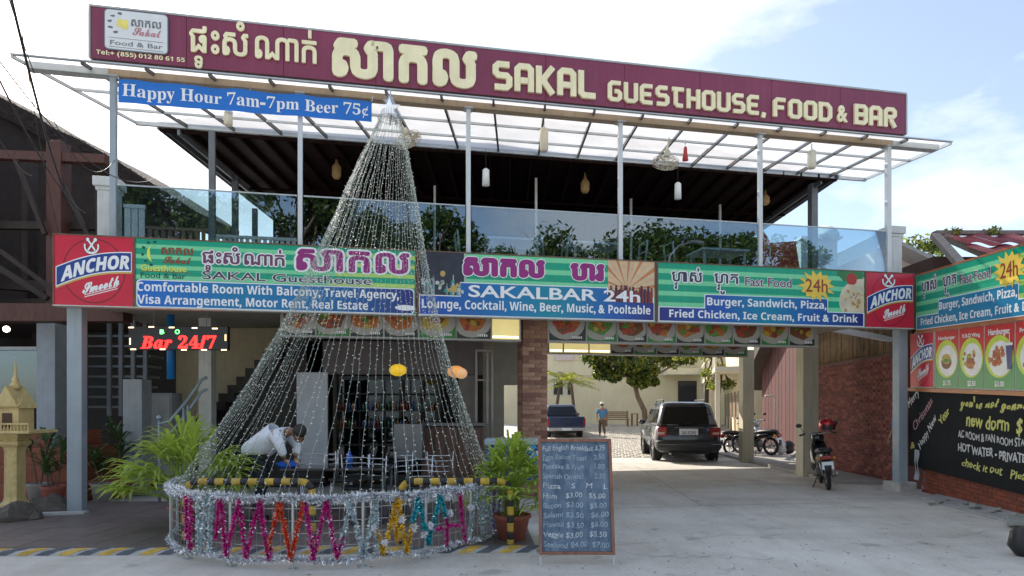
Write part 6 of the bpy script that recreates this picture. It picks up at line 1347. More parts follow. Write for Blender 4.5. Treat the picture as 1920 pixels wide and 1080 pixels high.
# blue cooler
co_=wthing('blue_cooler','blue ice cooler with grey lid behind the right lady palm','cooler',(X(958,9.3),9.3,0)); W('cooler_body',911,1011,836,905,9.3,M('cooler_blue',(.01,.06,.3),.4,var=.3,scale=3),co_,.5,.02); W('cooler_lid',908,1014,824,835,9.27,M('cooler_lid',(.34,.42,.47),.5),co_,.56,.015)
q=MB(); q.m=0; Y_=9.29
for i in range(7): q.m=i%2; x_=X(985+rg.uniform(-8,14),Y_); z_=Z(850+rg.uniform(-8,10),Y_); q.add([(x_,Y_-.002*i,z_),(x_+.12,Y_-.002*i,z_+.03),(x_+.06,Y_-.002*i,z_+.09)],[(0,1,2)])
build(q,'printed_splash',[M('print_sky',(.05,.35,.7),.4),M('print_white',(.8,.82,.84))],co_)
# ---------------- hanging things on the terrace ----------------
bam_=M('woven_bamboo',(.36,.24,.1),.7,var=.3,scale=30); glo=M('lamp_glow',(1,.8,.45),.5,emit=.9,var=0)
for i,(px,y0,y1,Y_) in enumerate(((631,293,335,14.5),(1097,323,362,15.2),(1435,357,384,16))):
    p=P(px,(y0+y1)/2,Y_); h=(y1-y0)*Y_/F; t_=wthing('basket_lamp','woven bamboo basket lamp hanging under the terrace roof, '+['left of the light tree','between the third and fourth upper posts','beside the fifth upper post'][i],'lamp',p,'woven basket lamps of the terrace')
    q=MB(); q.smooth=True; q.lathe([(.02,h*.5),(.035,h*.2),(.1,0),(.1,-h*.35),(.06,-h*.5)],tuple(p),12); build(q,'basket',bam_,t_); q=MB(); q.tube([(p.x,p.y,p.z+h*.5),(p.x,p.y,CE-.1)],.006,4); build(q,'cord',cbm,t_); q=MB(); q.ball((p.x,p.y-.0,p.z-h*.3),.072,8,5); build(q,'bulb',glo,t_)
jar=M('jar_lamp',(.62,.66,.68),.3,var=.1,emit=.05)
for i,(px,y0,y1,Y_) in enumerate(((911,316,348,13.6),(1271,342,373,14.4))):
    p=P(px,(y0+y1)/2,Y_); h=(y1-y0)*Y_/F; t_=wthing('jar_lamp','pale cylindrical lamp hanging on the terrace, '+['right of the third upper post','between the fourth and fifth upper posts'][i],'lamp',p); q=MB(); q.smooth=True; q.lathe([(.03,h*.5),(.07,h*.4),(.075,-h*.5),(0,-h*.5)],tuple(p),12); build(q,'shade',jar,t_); q=MB(); q.tube([(p.x,p.y,p.z+h*.5),(p.x,p.y,CE-.1)],.005,4); build(q,'cord',cbm,t_)
for i,(px,y0,y1) in enumerate(((428,206,236),(1020,240,284),(1522,282,316))):
    Y_=11.9; p=P(px,(y0+y1)/2,Y_); h=(y1-y0)*Y_/F; t_=wthing('canopy_lamp','small cream cylinder lamp under the clear canopy, '+['at the blue banner','between the third and fourth upper posts','near the right end'][i],'lamp',p); q=MB(); q.smooth=True; q.lathe([(.05,h*.5),(.075,h*.42),(.075,-h*.4),(.06,-h*.5),(0,-h*.5)],tuple(p),12); build(q,'shade',M('lamp_cream',(.66,.62,.5),.6),t_); q=MB(); q.tube([(p.x,p.y,p.z+h*.5),(p.x,p.y,p.z+h*.5+.12)],.012,5); build(q,'stem',alu,t_)
# red tassel
p=P(1285,285,11.8); t_=wthing('red_tassel','red paper tassel ornament hanging by the right cage fan','ornament',p); q=MB(); q.smooth=True; q.lathe([(.01,.1),(.03,.07),(.035,0),(.055,-.15),(0,-.16)],tuple(p),10); build(q,'tassel',M('tassel_red',(.5,.05,.05),.7,emit=.0),t_); q=MB(); q.tube([(p.x,p.y,p.z+.1),(p.x,p.y,p.z+.26)],.004,4); q.ball((p.x,p.y,p.z+.17),.025,8,5); build(q,'cord',M('tassel_white',(.7,.7,.68),.6),t_)
# cage fans
fanm=M('fan_cream',(.62,.58,.46),.4,var=.05)
for i,(px,py,tilt) in enumerate(((1248,305,8),(766,262,-25))):
    p=P(px,py,11.9); t_=thing('cage_fan','round cage fan hanging under the clear canopy, '+['right, beside the red tassel','left, right of the tree top'][i],'fan',p); t_.rotation_euler=(R(0),R(tilt),0)
    q=MB(); q.smooth=True
    for r_,z_ in ((.235,0),(.22,.05),(.22,-.05),(.15,.08),(.15,-.08),(.08,.09),(.08,-.09)): q.torus((0,0,z_),r_,.006,'z',28,4)
    for k in range(16): a_=2*PI*k/16; q.tube([(.03*math.cos(a_),.03*math.sin(a_),.095),(.15*math.cos(a_),.15*math.sin(a_),.08),(.235*math.cos(a_),.235*math.sin(a_),0),(.15*math.cos(a_),.15*math.sin(a_),-.08),(.03*math.cos(a_),.03*math.sin(a_),-.095)],.004,3)
    build(q,'cage',fanm,t_)
    for k in range(3): 
        q=MB(); a_=2*PI*k/3; c_,s_=math.cos(a_),math.sin(a_); pts=[(.03,-.02,.01),(.19,-.07,.03),(.2,.05,-.02),(.04,.02,-.01)]; q.add([(x*c_-y*s_,x*s_+y*c_,z) for x,y,z in pts]+[(x*c_-y*s_,x*s_+y*c_,z-.004) for x,y,z in pts],[(0,1,2,3),(7,6,5,4),(0,4,5,1),(1,5,6,2),(2,6,7,3),(3,7,4,0)]); build(q,'blade',fanm,t_)
    q=MB(); q.smooth=True; q.lathe([(.05,.1),(.06,.2),(.02,.24),(.012,.45)],n=12); build(q,'motor',fanm,t_)

# terrace furniture dimly seen through the glass
fw_=M('furniture_pale',(.5,.52,.54),.4,var=.08)
def ttable(u,off,lb):
    t_=fthing('terrace_table',lb,'table',u,off,3.88,'pale tables on the terrace'); build(MB().box(u-.5,u+.5,off-.35,off+.35,4.6,4.64),'table_top',fw_,t_)
    for a_ in (-.44,.4):
        for b_ in (-.3,.26): build(MB().box(u+a_,u+a_+.04,off+b_,off+b_+.04,3.88,4.6),'leg',fw_,t_)
def tchair(u,off,s,lb):
    t_=fthing('terrace_chair',lb,'chair',u,off,3.88,'pale chairs on the terrace'); q=MB(); q.smooth=True; build(MB().box(u-.22,u+.22,off-.22,off+.22,4.32,4.35),'seat',fw_,t_)
    q.tube([(u+s*.2,off-.2,4.35),(u+s*.24,off-.2,4.75),(u+s*.25,off+.2,4.75),(u+s*.2,off+.2,4.35)],.018,6); q.tube([(u+s*.22,off-.2,4.55),(u+s*.22,off+.2,4.55)],.014,6); build(q,'backrest',fw_,t_)
    for a_ in (-.2,.17):
        for b_ in (-.2,.17): build(MB().box(u+a_,u+a_+.03,off+b_,off+b_+.03,3.88,4.32),'leg',fw_,t_)
for i,px in enumerate((960,1110,1345)):
    u=FU(px,1.4); w_=('behind the third glass panel','behind the fourth upper post','behind the fourth glass panel')[i]; ttable(u,1.4,'pale terrace table '+w_); tchair(u+.8,1.4,1,'pale terrace chair right of the table '+w_); tchair(u-.8,1.4,-1,'pale terrace chair left of the table '+w_)
# litter and dry leaves on the forecourt
rg=random.Random(99); q=MB()
for i in range(420):
    x_,y_=rg.uniform(-2,6.4),rg.uniform(6.1,14) if rg.random()<.7 else rg.uniform(6.1,8); s_=rg.uniform(.006,.022); a_=rg.uniform(0,6.28); c_,s2=math.cos(a_)*s_,math.sin(a_)*s_; q.m=rg.randrange(2); q.add([(x_-c_,y_-s2,.006),(x_+s2*.5,y_-c_*.5,.012),(x_+c_,y_+s2,.007),(x_-s2*.5,y_+c_*.5,.009)],[(0,1,2,3)])
o=build(q,'ground_litter',[M('litter_leaf',(.14,.1,.05),.9),M('litter_grit',(.2,.19,.18),.9)]); tag(o,'scattered dry leaf bits and grit on the concrete forecourt','litter',None,'stuff')
# ---------------- vehicles ----------------
def paint(name,c,rough=.25,metal=.3):
    m=M(name,c,rough,metal,var=.08,scale=2); b=m.node_tree.nodes['Principled BSDF']; b.inputs['Coat Weight'].default_value=.7; b.inputs['Coat Roughness'].default_value=.08; return m
carp=paint('car_paint_slate',(.035,.042,.058)); pickp=paint('pickup_paint_blue',(.015,.03,.085)); cgl=M('car_glass',(.008,.009,.011),.04,var=.1); rub=M('tyre_rubber',(.02,.02,.02),.85,var=.2); rim=M('wheel_rim',(.4,.41,.42),.3,metal=.8,var=.1); bpl=M('black_plastic',(.025,.025,.027),.55,var=.15)
tail=M('tail_light_red',(.28,.012,.012),.15,var=.2); tail2=M('tail_light_clear',(.55,.4,.35),.15); plm=M('plate_white_car',(.7,.72,.74),.4,var=.05); bluep=M('plate_text',(.06,.1,.3),.5)
def ring2(w,y0,y1,z,r=.12,n=4,cr=0):
    o=[]
    for cx,cy,a0 in ((w-r,y1-r,0),(-w+r,y1-r,90),(-w+r,y0+r,180),(w-r,y0+r,270)):
        for i in range(n+1): t=R(a0+90*i/n); o.append((cx+r*math.cos(t),cy+r*math.sin(t),z+cr*0))
    return o
def wheel(par,x,y,r,w_,side):
    q=MB(); q.smooth=True; q.torus((x,y,r),r*.80,r*.2,'x',26,8); q.lathe([(r*.62,-w_/2),(r*.9,-w_/2),(r*.985,-w_*.3),(r*.985,w_*.3),(r*.9,w_/2),(r*.62,w_/2)],(x,y,r),26,'x'); t_=build(q,'wheel',rub,par)
    q=MB(); q.lathe([(r*.6,-.02),(r*.62,.02),(r*.5,.03),(.0,.05)] if side>0 else [(r*.6,.02),(r*.62,-.02),(r*.5,-.03),(.0,-.05)],(x+side*w_*.35,y,r),20,'x')
    for k in range(6): a_=2*PI*k/6; q.bar((x+side*(w_*.35+.03),y,r),(x+side*(w_*.35+.025),y+r*.55*math.cos(a_),r+r*.55*math.sin(a_)),.05,.03)
    build(q,'rim',rim,t_)
def suv():
    t_=thing('parked_suv','dark slate grey sport utility car parked in the drive, seen from behind','car',(5.02,18.95,0),R(-5))
    q=MB(); q.smooth=True
    q.loft([ring2(.80,.08,4.3,.28,.16),ring2(.89,.0,4.45,.42,.2),ring2(.925,-.02,4.5,.62,.22),ring2(.925,.0,4.48,.82,.24),ring2(.90,.04,4.42,.98,.26),ring2(.86,.10,4.3,1.05,.26)]); build(q,'body',carp,t_)
    q=MB(); q.smooth=True; q.loft([ring2(.86,.09,3.45,1.045,.2),ring2(.82,.16,3.2,1.2,.2),ring2(.74,.30,2.75,1.55,.2),ring2(.68,.42,2.5,1.68,.22),ring2(.55,.62,2.3,1.73,.25)]); build(q,'cabin',carp,t_)
    # rear window (curved), on the sloping back
    def rear(s,t,d=.012): z=1.08+.5*t; w_=.86-.27*(z-1.05)/.5*.45; yb=.10+(.30-.10)*(z-1.05)/.5; return (s*(w_-.10-.02*t),yb-.02-d+.03*s*s,z)
    q=MB(); q.smooth=True; n=10; q.add([rear(-1+2*i/n,j/4) for j in range(5) for i in range(n+1)],[(j*(n+1)+i,j*(n+1)+i+1,(j+1)*(n+1)+i+1,(j+1)*(n+1)+i) for j in range(4) for i in range(n)]); build(q,'rear_window',cgl,t_)
    q=MB(); q.tube([rear(-.1,0,.03),rear(.35,.25,.035)],.009,5); build(q,'wiper',bpl,t_)
    for sd in (-1,1):
        for (y0,y1,yt0,yt1) in ((.42,1.22,.58,1.22),(1.3,2.2,1.3,2.12),(2.28,3.0,2.2,2.55)):
            q=MB(); zb_,zt_=1.1,1.52
            def wx(z): return .86-(z-1.05)*.24+.012
            q.add([(sd*wx(zb_),y0,zb_),(sd*wx(zb_),y1,zb_),(sd*wx(zt_),yt1,zt_),(sd*wx(zt_),yt0,zt_)],[(0,1,2,3)]); build(q,'side_window',cgl,t_)
        q=MB(); q.box(sd*.74-.13,sd*.74+.14,-.045,.09,.74,1.0); 
        o=build(q,'tail_light',tail,t_,bevel=.03); q=MB(); q.box(sd*.76-.1,sd*.76+.08,-.052,-.03,.80,.86); build(q,'lamp_lens',tail2,o)
        q=MB(); q.smooth=True; q.ball((sd*1.02,2.75,1.1),.12,10,6,(1,.5,.7)); build(q,'wing_mirror',carp,t_)
        q=MB(); q.smooth=True; q.tube([(sd*.6,.75,1.74),(sd*.6,.8,1.79),(sd*.6,2.3,1.79),(sd*.6,2.4,1.73)],.018,6); build(q,'roof_rail',bpl,t_)
        q=MB(); q.box(sd*.92-.02,sd*.92+.02,.9,3.6,.55,.62); build(q,'door_trim',bpl,t_,bevel=.008)
        for y_ in (1.25,2.25): q=MB(); q.box(sd*.918-.004,sd*.918+.012,y_,y_+.012,.45,1.0); build(q,'door_gap',bpl,t_)
        for y_ in (1.4,2.4): q=MB(); q.box(sd*.93-.01,sd*.93+.02,y_,y_+.16,.88,.91); build(q,'door_handle',bpl,t_)
    q=MB(); q.smooth=False; q.loft([ring2(.86,-.10,.5,.34,.12),ring2(.92,-.15,.5,.44,.14),ring2(.92,-.14,.5,.60,.14),ring2(.88,-.08,.5,.63,.12)]); build(q,'bumper',bpl,t_,bevel=.01)
    q=MB(); q.smooth=True; q.box(-.93,.93,-.158,-.15,.5,.54) ; build(q,'bumper_strip',carp,t_)
    q=MB(); q.box(-.26,.26,-.032,-.008,.78,.96); pz=build(q,'licence_plate',plm,t_,bevel=.005)
    q=MB(); put(q,'2K-5292',lambda x,y,d:(x,-.035-d,y),-.2,.2,.80,.89,ref=CAP,off=.02); build(q,'plate_text',bluep,pz)
    q=MB(); q.box(-.4,.4,-.03,-.008,.975,1.005); build(q,'tailgate_trim',carp,t_,bevel=.004)
    for x_ in (-.78,.78):
        for y_ in (.85,3.5):
            wheel(t_,x_,y_,.36,.24,1 if x_>0 else -1)
            q=MB(); q.smooth=True; s_=1 if x_>0 else -1; q.torus((s_*.905,y_,.38),.42,.035,'x',20,6,a0=0,a1=PI*2); build(q,'wheel_arch',bpl,t_)
    q=MB(); q.box(-.6,.6,.2,4,.22,.4); build(q,'underbody',bpl,t_)
    q=MB(); q.smooth=True; q.tube([(-.5,-.05,.25),(-.5,.4,.25)],.035,8); build(q,'exhaust',rim,t_)
    return t_
suv()
def pickup():
    Yp=33; t_=thing('pickup_truck','dark blue pickup truck parked beyond the brick pillar, tailgate toward the drive','truck',(X(1062,Yp),Yp,0),R(3))
    q=MB(); q.loft([ring2(.9,0,5.1,.45,.08),ring2(.96,-.02,5.2,.65,.12),ring2(.96,0,5.15,.95,.12),ring2(.93,.02,5.1,1.12,.1)]); q.smooth=True; build(q,'body',pickp,t_)
    q=MB(); q.smooth=True; q.loft([ring2(.90,1.7,4.1,1.1,.15),ring2(.84,1.85,3.9,1.35,.18),ring2(.74,2.05,3.3,1.68,.2),ring2(.6,2.2,3.1,1.74,.2)]); build(q,'cab',pickp,t_)
    q=MB(); q.add([(-.76,1.74,1.16),(.76,1.74,1.16),(.66,1.98,1.62),(-.66,1.98,1.62)],[(0,1,2,3)]); q.v=[(a,b-.03,c) for a,b,c in q.v]; build(q,'rear_window',cgl,t_)
    q=MB(); q.box(-.86,.86,-.035,-.018,.66,1.08); build(q,'tailgate',pickp,t_,bevel=.01)
    q=MB(); q.box(-.2,.2,-.05,-.036,.86,.92); build(q,'tailgate_handle',bpl,t_)
    q=MB(); q.box(-.93,.93,-.2,.05,.42,.58); build(q,'bumper',rim,t_,bevel=.02)
    q=MB(); q.box(-.24,.24,-.225,-.202,.44,.57); build(q,'licence_plate',plm,t_)
    for sd in (-1,1): q=MB(); q.box(sd*.9-.05,sd*.9+.05,-.05,.02,.66,1.02); build(q,'tail_light',tail,t_,bevel=.01); q=MB(); q.smooth=True; q.ball((sd*1.08,3.6,1.2),.13,8,6,(1,.5,.8)); build(q,'wing_mirror',bpl,t_)
    for x_ in (-.8,.8):
        for y_ in (1.0,4.1): wheel(t_,x_,y_,.38,.25,1 if x_>0 else -1)
    q=MB(); q.box(-.6,.6,.2,4.8,.3,.5); build(q,'underbody',bpl,t_)
pickup()
def motorbike(label,loc,rz,body,lean=0,group=None):
    t_=thing('motorbike',label,'motorbike',loc,rz,group); t_.rotation_euler=(0,R(lean),rz)
    for y_,nm in ((0,'wheel'),(1.22,'wheel')):
        q=MB(); q.smooth=True; q.torus((0,y_,.28),.245,.04,'x',26,8); w_=build(q,nm,rub,t_); q=MB()
        q.torus((0,y_,.28),.2,.012,'x',20,5)
        for k in range(8): a_=2*PI*k/8; q.bar((0,y_,.28),(0,y_+.2*math.cos(a_),.28+.2*math.sin(a_)),.012)
        q.lathe([(.05,-.05),(.05,.05)],(0,y_,.28),10,'x'); build(q,'rim',rim,w_)
    def sec(y,w,z0,z1): return [(-w,y,z0),(-w*1.05,y,(z0+z1)/2),(-w*.7,y,z1),(w*.7,y,z1),(w*1.05,y,(z0+z1)/2),(w,y,z0)]
    q=MB(); q.smooth=True; q.loft([sec(-.32,.03,.66,.70),sec(-.2,.09,.60,.74),sec(.0,.12,.55,.72),sec(.3,.13,.50,.70),sec(.5,.1,.42,.62),sec(.7,.06,.40,.52)]); build(q,'tail_body',body,t_)
    q=MB(); q.smooth=True; q.loft([sec(-.26,.07,.73,.76),sec(-.1,.13,.72,.80),sec(.25,.14,.70,.79),sec(.5,.10,.66,.74),sec(.6,.05,.62,.68)]); build(q,'seat',M('seat_black_vinyl',(.02,.02,.02),.45),t_)
    q=MB(); q.smooth=True; q.loft([sec(.62,.05,.35,.5),sec(.78,.16,.32,.62),sec(.9,.19,.36,.80),sec(1.0,.14,.5,.92),sec(1.08,.07,.66,.95)]); build(q,'leg_shield',body,t_)
    q=MB(); q.smooth=True; q.loft([sec(.86,.08,.88,1.0),sec(.96,.12,.90,1.06),sec(1.08,.09,.92,1.02)]); build(q,'headlamp_cowl',body,t_)
    q=MB(); q.smooth=True; q.tube([(-.33,.80,1.03),(-.18,.88,1.05),(0,.92,1.02),(.18,.88,1.05),(.33,.80,1.03)],.013,7); build(q,'handlebar',rim,t_)
    for sd in (-1,1):
        q=MB(); q.smooth=True; q.tube([(sd*.24,.86,1.05),(sd*.3,.84,1.2)],.006,5); q.ball((sd*.33,.83,1.23),.06,10,6,(1,.3,.7)); build(q,'mirror',bpl,t_)
        q=MB(); q.smooth=True; q.tube([(sd*.23,.86,1.05),(sd*.34,.80,1.03)],.02,8); build(q,'grip',bpl,t_)
        q=MB(); q.smooth=True; q.tube([(sd*.055,1.22,.28),(sd*.06,1.12,.55),(sd*.05,1.02,.8)],.02,7); build(q,'fork',rim,t_)
        q=MB(); q.smooth=True; q.tube([(sd*.07,0,.28),(sd*.1,.1,.6)],.02,7); build(q,'shock_absorber',rim,t_)
        q=MB(); q.smooth=True; q.ball((sd*.13,-.27,.62),.035,8,5); build(q,'indicator',M('indicator_amber',(.5,.2,.03),.25),t_)
    q=MB(); q.box(-.09,.09,-.34,-.29,.60,.67); build(q,'tail_light',tail,t_,bevel=.012)
    q=MB(); q.add([(-.10,-.36,.42),(.10,-.36,.42),(.10,-.33,.56),(-.10,-.33,.56),(-.10,-.352,.42),(.10,-.352,.42),(.10,-.322,.56),(-.10,-.322,.56)],[(0,1,2,3),(7,6,5,4),(0,4,5,1),(2,6,7,3),(1,5,6,2),(0,3,7,4)]); build(q,'licence_plate',plm,t_)
    q=MB(); q.smooth=True; q.loft([[(-.06,-.3,.62),(.06,-.3,.62),(.06,-.28,.6),(-.06,-.28,.6)],[(-.06,-.36,.45),(.06,-.36,.45),(.06,-.33,.45),(-.06,-.33,.45)],[(-.04,-.36,.32),(.04,-.36,.32),(.04,-.34,.32),(-.04,-.34,.32)]]); build(q,'mudguard',bpl,t_)
    q=MB(); q.smooth=True; q.torus((0,1.22,.28),.3,.02,'x',20,6,0,2*PI) if 0 else q.loft([[(-.05,1.22+.31*math.cos(a),.28+.31*math.sin(a)),(.05,1.22+.31*math.cos(a),.28+.31*math.sin(a)),(.05,1.22+.3*math.cos(a),.28+.3*math.sin(a)),(-.05,1.22+.3*math.cos(a),.28+.3*math.sin(a))] for a in [R(x) for x in range(30,170,20)]]); build(q,'front_mudguard',body,t_)
    q=MB(); q.box(-.11,.11,.38,.68,.24,.44); q.lathe([(.08,-.14),(.08,.14)],(0,.5,.32),12,'x'); build(q,'engine',M('engine_grey',(.12,.12,.12),.5,metal=.5),t_,bevel=.015)
    q=MB(); q.smooth=True; q.tube([(.12,.6,.25),(.14,.4,.2),(.15,.15,.26),(.15,-.25,.33)],[.02,.025,.045,.045],8); build(q,'exhaust',rim,t_)
    q=MB(); q.smooth=True; q.tube([(-.2,.35,.26),(.2,.35,.26)],.014,6); q.tube([(-.12,.45,.25),(-.24,.38,.01)],.01,5); build(q,'foot_peg',bpl,t_)
    return t_
bkb=paint('bike_black',(.012,.012,.014)); bkw=paint('bike_white',(.5,.5,.52)); bkr=paint('bike_orange',(.4,.06,.02))
loc=(X(1556,12.55),12.6,0)
motorbike('black motorbike parked alone by the front column with a red helmet on its mirror',loc,R(-19),bkb,-6)
hm=thing('helmet','red and black helmet hung on the handlebar of the lone motorbike','helmet',P(1549,797,13.4)); q=MB(); q.smooth=True; q.ball((0,0,0),.145,16,10,(1,1.15,1)); q.v=[(a,b,max(c,-.1)) for a,b,c in q.v]; build(q,'shell',paint('helmet_red',(.45,.01,.02)),hm); q=MB(); q.smooth=True; q.loft([[(x_*.13,-.17+.05*abs(x_),z_) for x_ in (-1,-.5,0,.5,1)] for z_ in (-.09,-.03,.02)],caps=False); build(q,'visor',bpl,hm)
motorbike('black motorbike parked left of the middle column, nose toward the wall',(X(1372,22),22.2,0),R(-60),bkb,-4,'motorbikes parked beyond the middle column')
motorbike('white fronted motorbike half hidden behind the middle column',(X(1412,20.6),20.9,.11),R(-35),bkw,-4,'motorbikes parked beyond the middle column')
motorbike('black motorbike right of the middle column beside the red shed',(X(1446,20.2),20.2,.11),R(30),bkb,-4,'motorbikes parked beyond the middle column')
hb=thing('plastic_bag','crumpled white and black plastic bags on the side pavement by the shed','bag',(X(1464,21),21,.11)); 
for i,(dx,c_) in enumerate(((0,M('bag_white',(.6,.6,.62),.5,var=.15)),(.25,M('bag_black',(.02,.02,.02),.4)))):
    q=MB(); q.smooth=True; q.ball((dx,0,.2),.2,12,8,(.9,.8,1.1)); q.v=[(a+.03*math.sin(c*30+b*20),b+.02*math.sin(a*33),c) for a,b,c in q.v]; build(q,'bag',c_,hb)
bg2=thing('dark_bag','black bag standing at the right edge of the forecourt','bag',(X(1921,7.0),7.0,0)); q=MB(); q.smooth=True; q.lathe([(.09,0),(.13,.1),(.12,.24),(.07,.3),(.0,.31)],n=14); q.v=[(a*(1+.2*math.sin(c*25)),b+.02*math.sin(c*40+a*20),c) for a,b,c in q.v]; build(q,'bag',M('bag_black',(.02,.02,.02)),bg2)
bi=thing('bicycle','small bicycle standing in the bright yard seen through the bar doorway','bicycle',(X(938,22),22,0),R(60)); q=MB(); q.smooth=True
for y_ in (0,1.0): q=MB(); q.smooth=True; q.torus((0,y_,.33),.31,.02,'x',24,6); build(q,'wheel',rub,bi)
q=MB(); q.smooth=True
for a_,b_ in (((0,0,.33),(0,.35,.85)),((0,.35,.85),(0,.45,.33)),((0,0,.33),(0,.45,.33)),((0,.45,.33),(0,.9,.8)),((0,.38,.8),(0,.88,.85)),((0,1.0,.33),(0,.88,.95))): q.tube([a_,b_],.018,6)
q.tube([(-.25,.85,1.0),(0,.9,.97),(.25,.85,1.0)],.012,6); q.box(-.06,.06,.22,.48,.86,.92); build(q,'frame',M('bike_frame',(.3,.3,.28),.4),bi)
# ---------------- people ----------------
skin=M('skin',(.30,.17,.11),.55,var=.1); shirtw=M('shirt_white_blue',(.74,.77,.84),.85,var=.1,scale=6,bump=.2); hairm=M('hair',(.02,.017,.015),.6); trs=M('trousers_dark',(.03,.035,.05),.8); trk_=M('trousers_khaki',(.16,.11,.07),.85,var=.15); shirtb=M('shirt_blue',(.07,.22,.42),.85,var=.2,scale=5)
def skinned(name,verts,edges,par,mat_,root=0,sub=2):
    """verts: (x,y,z,radius or (rx,ry))"""
    me=bpy.data.meshes.new(name); bm=bmesh.new(); ly=bm.verts.layers.skin.verify(); vs=[bm.verts.new(v[:3]) for v in verts]
    for a_,b_ in edges: bm.edges.new((vs[a_],vs[b_]))
    for v,s in zip(vs,verts): r_=s[3]; v[ly].radius=(r_,r_) if not isinstance(r_,tuple) else r_
    vs[root][ly].use_root=True; bm.to_mesh(me); bm.free(); me.materials.append(mat_)
    o=bpy.data.objects.new(name,me); COL.objects.link(o); o.parent=par
    m_=o.modifiers.new('skin','SKIN'); m_.use_smooth_shade=True; s_=o.modifiers.new('sub','SUBSURF'); s_.levels=sub; s_.render_levels=sub
    return o
def head(par,c,rot,hat=None,r=.1):
    q=MB(); q.smooth=True; q.ball((0,0,0),r,16,12,(.78,.95,1.12)); q.v=[(x,y-(.012 if z<-.03 and y<0 else 0),z) for x,y,z in q.v]; 
    q.ball((0,-r*.98,-.012),.017,8,6,(.7,1,1.3)); q.ball((-.082,0,-.01),.022,8,6,(.4,.8,1.3)); q.ball((.082,0,-.01),.022,8,6,(.4,.8,1.3)); q.box(-.025,.025,-r*.93,-r*.85,-.055,-.047)
    q.xf(Matrix.Translation(c)@rot); o=build(q,'head',skin,par)
    q=MB(); 
    for s in (-1,1): q.ball((s*.032,-r*.86,.02),.011,8,5)
    q.xf(Matrix.Translation(c)@rot); build(q,'eyes',hairm,o)
    q=MB(); q.smooth=True; q.ball((0,.012,.018),r*1.05,16,10,(.82,.98,1.1)); q.v=[(x,y,z) if not(y<-.03 and z<.045) else (x*.86,y*.72,z) for x,y,z in q.v]; q.v=[(x*(1 if z>-.05 else .8),y*(1 if z>-.05 else .8),max(z,-.07)) for x,y,z in q.v]; q.xf(Matrix.Translation(c)@rot); build(q,'hair',hairm,par)
    if hat:
        q=MB(); q.smooth=True; q.lathe([(.12,.03),(.115,.07),(.09,.12),(.0,.145)],(0,.01,0),16); q.lathe([(.12,.03),(.17,.022),(.12,.036)],(0,.0,0),16); q.xf(Matrix.Translation(c)@rot); build(q,'cap',hat,par)
def hand(par,w_,d,up_,s=1):
    w_=Vector(w_); d=Vector(d).normalized(); up_=Vector(up_); sd_=d.cross(up_).normalized(); up_=sd_.cross(d)
    vs=[(*w_,.026*s),(*(w_+d*.05*s),.034*s)]; es=[(0,1)]
    for k,(o_,L_) in enumerate(((-.03,.07),(-.01,.08),(.012,.075),(.032,.06))):
        a_=w_+d*.085*s+sd_*o_*s; b_=a_+d*L_*.5*s-up_*.008; c_=b_+d*L_*.45*s-up_*.03*s; i=len(vs); vs+=[(*a_,.0105*s),(*b_,.009*s),(*c_,.007*s)]; es+=[(1,i),(i,i+1),(i+1,i+2)]
    a_=w_+d*.03*s-sd_*.035*s; b_=a_+d*.035*s-sd_*.025*s-up_*.015; i=len(vs); vs+=[(*a_,.012*s),(*b_,.01*s)]; es+=[(1,i),(i,i+1)]
    return skinned('hand',vs,es,par,skin,1,1)
# man in white bending over the black table; local frame: +x right
mw_=thing('person','man in a white long sleeved shirt bending forward, both hands wiping a table','person',(X(488,8.95),8.95,.03)); mw_.scale=(1.06,1.06,1.07)
hip=Vector((-.02,0,.84)); chest=Vector((.24,-.04,1.09)); neck=Vector((.40,-.05,1.14)); 
kn=[(.05,-.1,.45),(-.02,.12,.45)]; ft=[(-.02,-.1,.07),(-.1,.12,.07)]
body_v=[(*hip,.115),(.1,-.01,.98,.115),(*chest,.12),(*neck,.05),(.47,-.07,1.12,.045),
 (.27,-.20,1.10,.06),(.35,-.25,.93,.04),(.38,-.22,.80,.028), (.30,.12,1.10,.06),(.42,.14,.93,.04),(.44,.02,.80,.028),
 (.0,-.1,.80,.085),(*kn[0],.06),(*ft[0],.04),(.0,.1,.80,.085),(*kn[1],.06),(*ft[1],.04)]
skinned('body',body_v,[(0,1),(1,2),(2,3),(3,4),(2,5),(5,6),(6,7),(2,8),(8,9),(9,10),(0,11),(11,12),(12,13),(0,14),(14,15),(15,16)],mw_,skin)
sh_v=[(-.08,0,.86,(.175,.185)),(.08,-.01,1.0,(.18,.18)),(.24,-.03,1.10,(.165,.17)),(.36,-.045,1.125,(.075,.08)),
 (.26,-.20,1.09,.085),(.345,-.25,.94,.062),(.375,-.225,.83,.048),(.31,.13,1.09,.085),(.42,.145,.94,.062),(.438,.04,.83,.048),(-.15,-.0,.77,(.15,.17))]
skinned('shirt',sh_v,[(0,1),(1,2),(2,3),(2,4),(4,5),(5,6),(2,7),(7,8),(8,9),(0,10)],mw_,shirtw,1)
skinned('trousers',[(-.02,0,.80,.13),(.0,-.1,.74,.1),(*kn[0],.078),(ft[0][0],ft[0][1],.12,.06),(.0,.1,.74,.1),(*kn[1],.078),(ft[1][0],ft[1][1],.12,.06)],[(0,1),(1,2),(2,3),(0,4),(4,5),(5,6)],mw_,trs)
head(mw_,Vector((.525,-.09,1.10)),Matrix.Rotation(R(35),4,'Z')@Matrix.Rotation(R(58),4,'X'))
hand(mw_,(.38,-.22,.80),(.25,.1,-.35),(0,0,1)); hand(mw_,(.44,.02,.80),(.1,-.25,-.35),(0,0,1))
for f_ in ft: q=MB(); q.smooth=True; q.ball((f_[0]+.05,f_[1],.035),.09,10,6,(1.4,.5,.4)); build(q,'shoe',hairm,mw_)
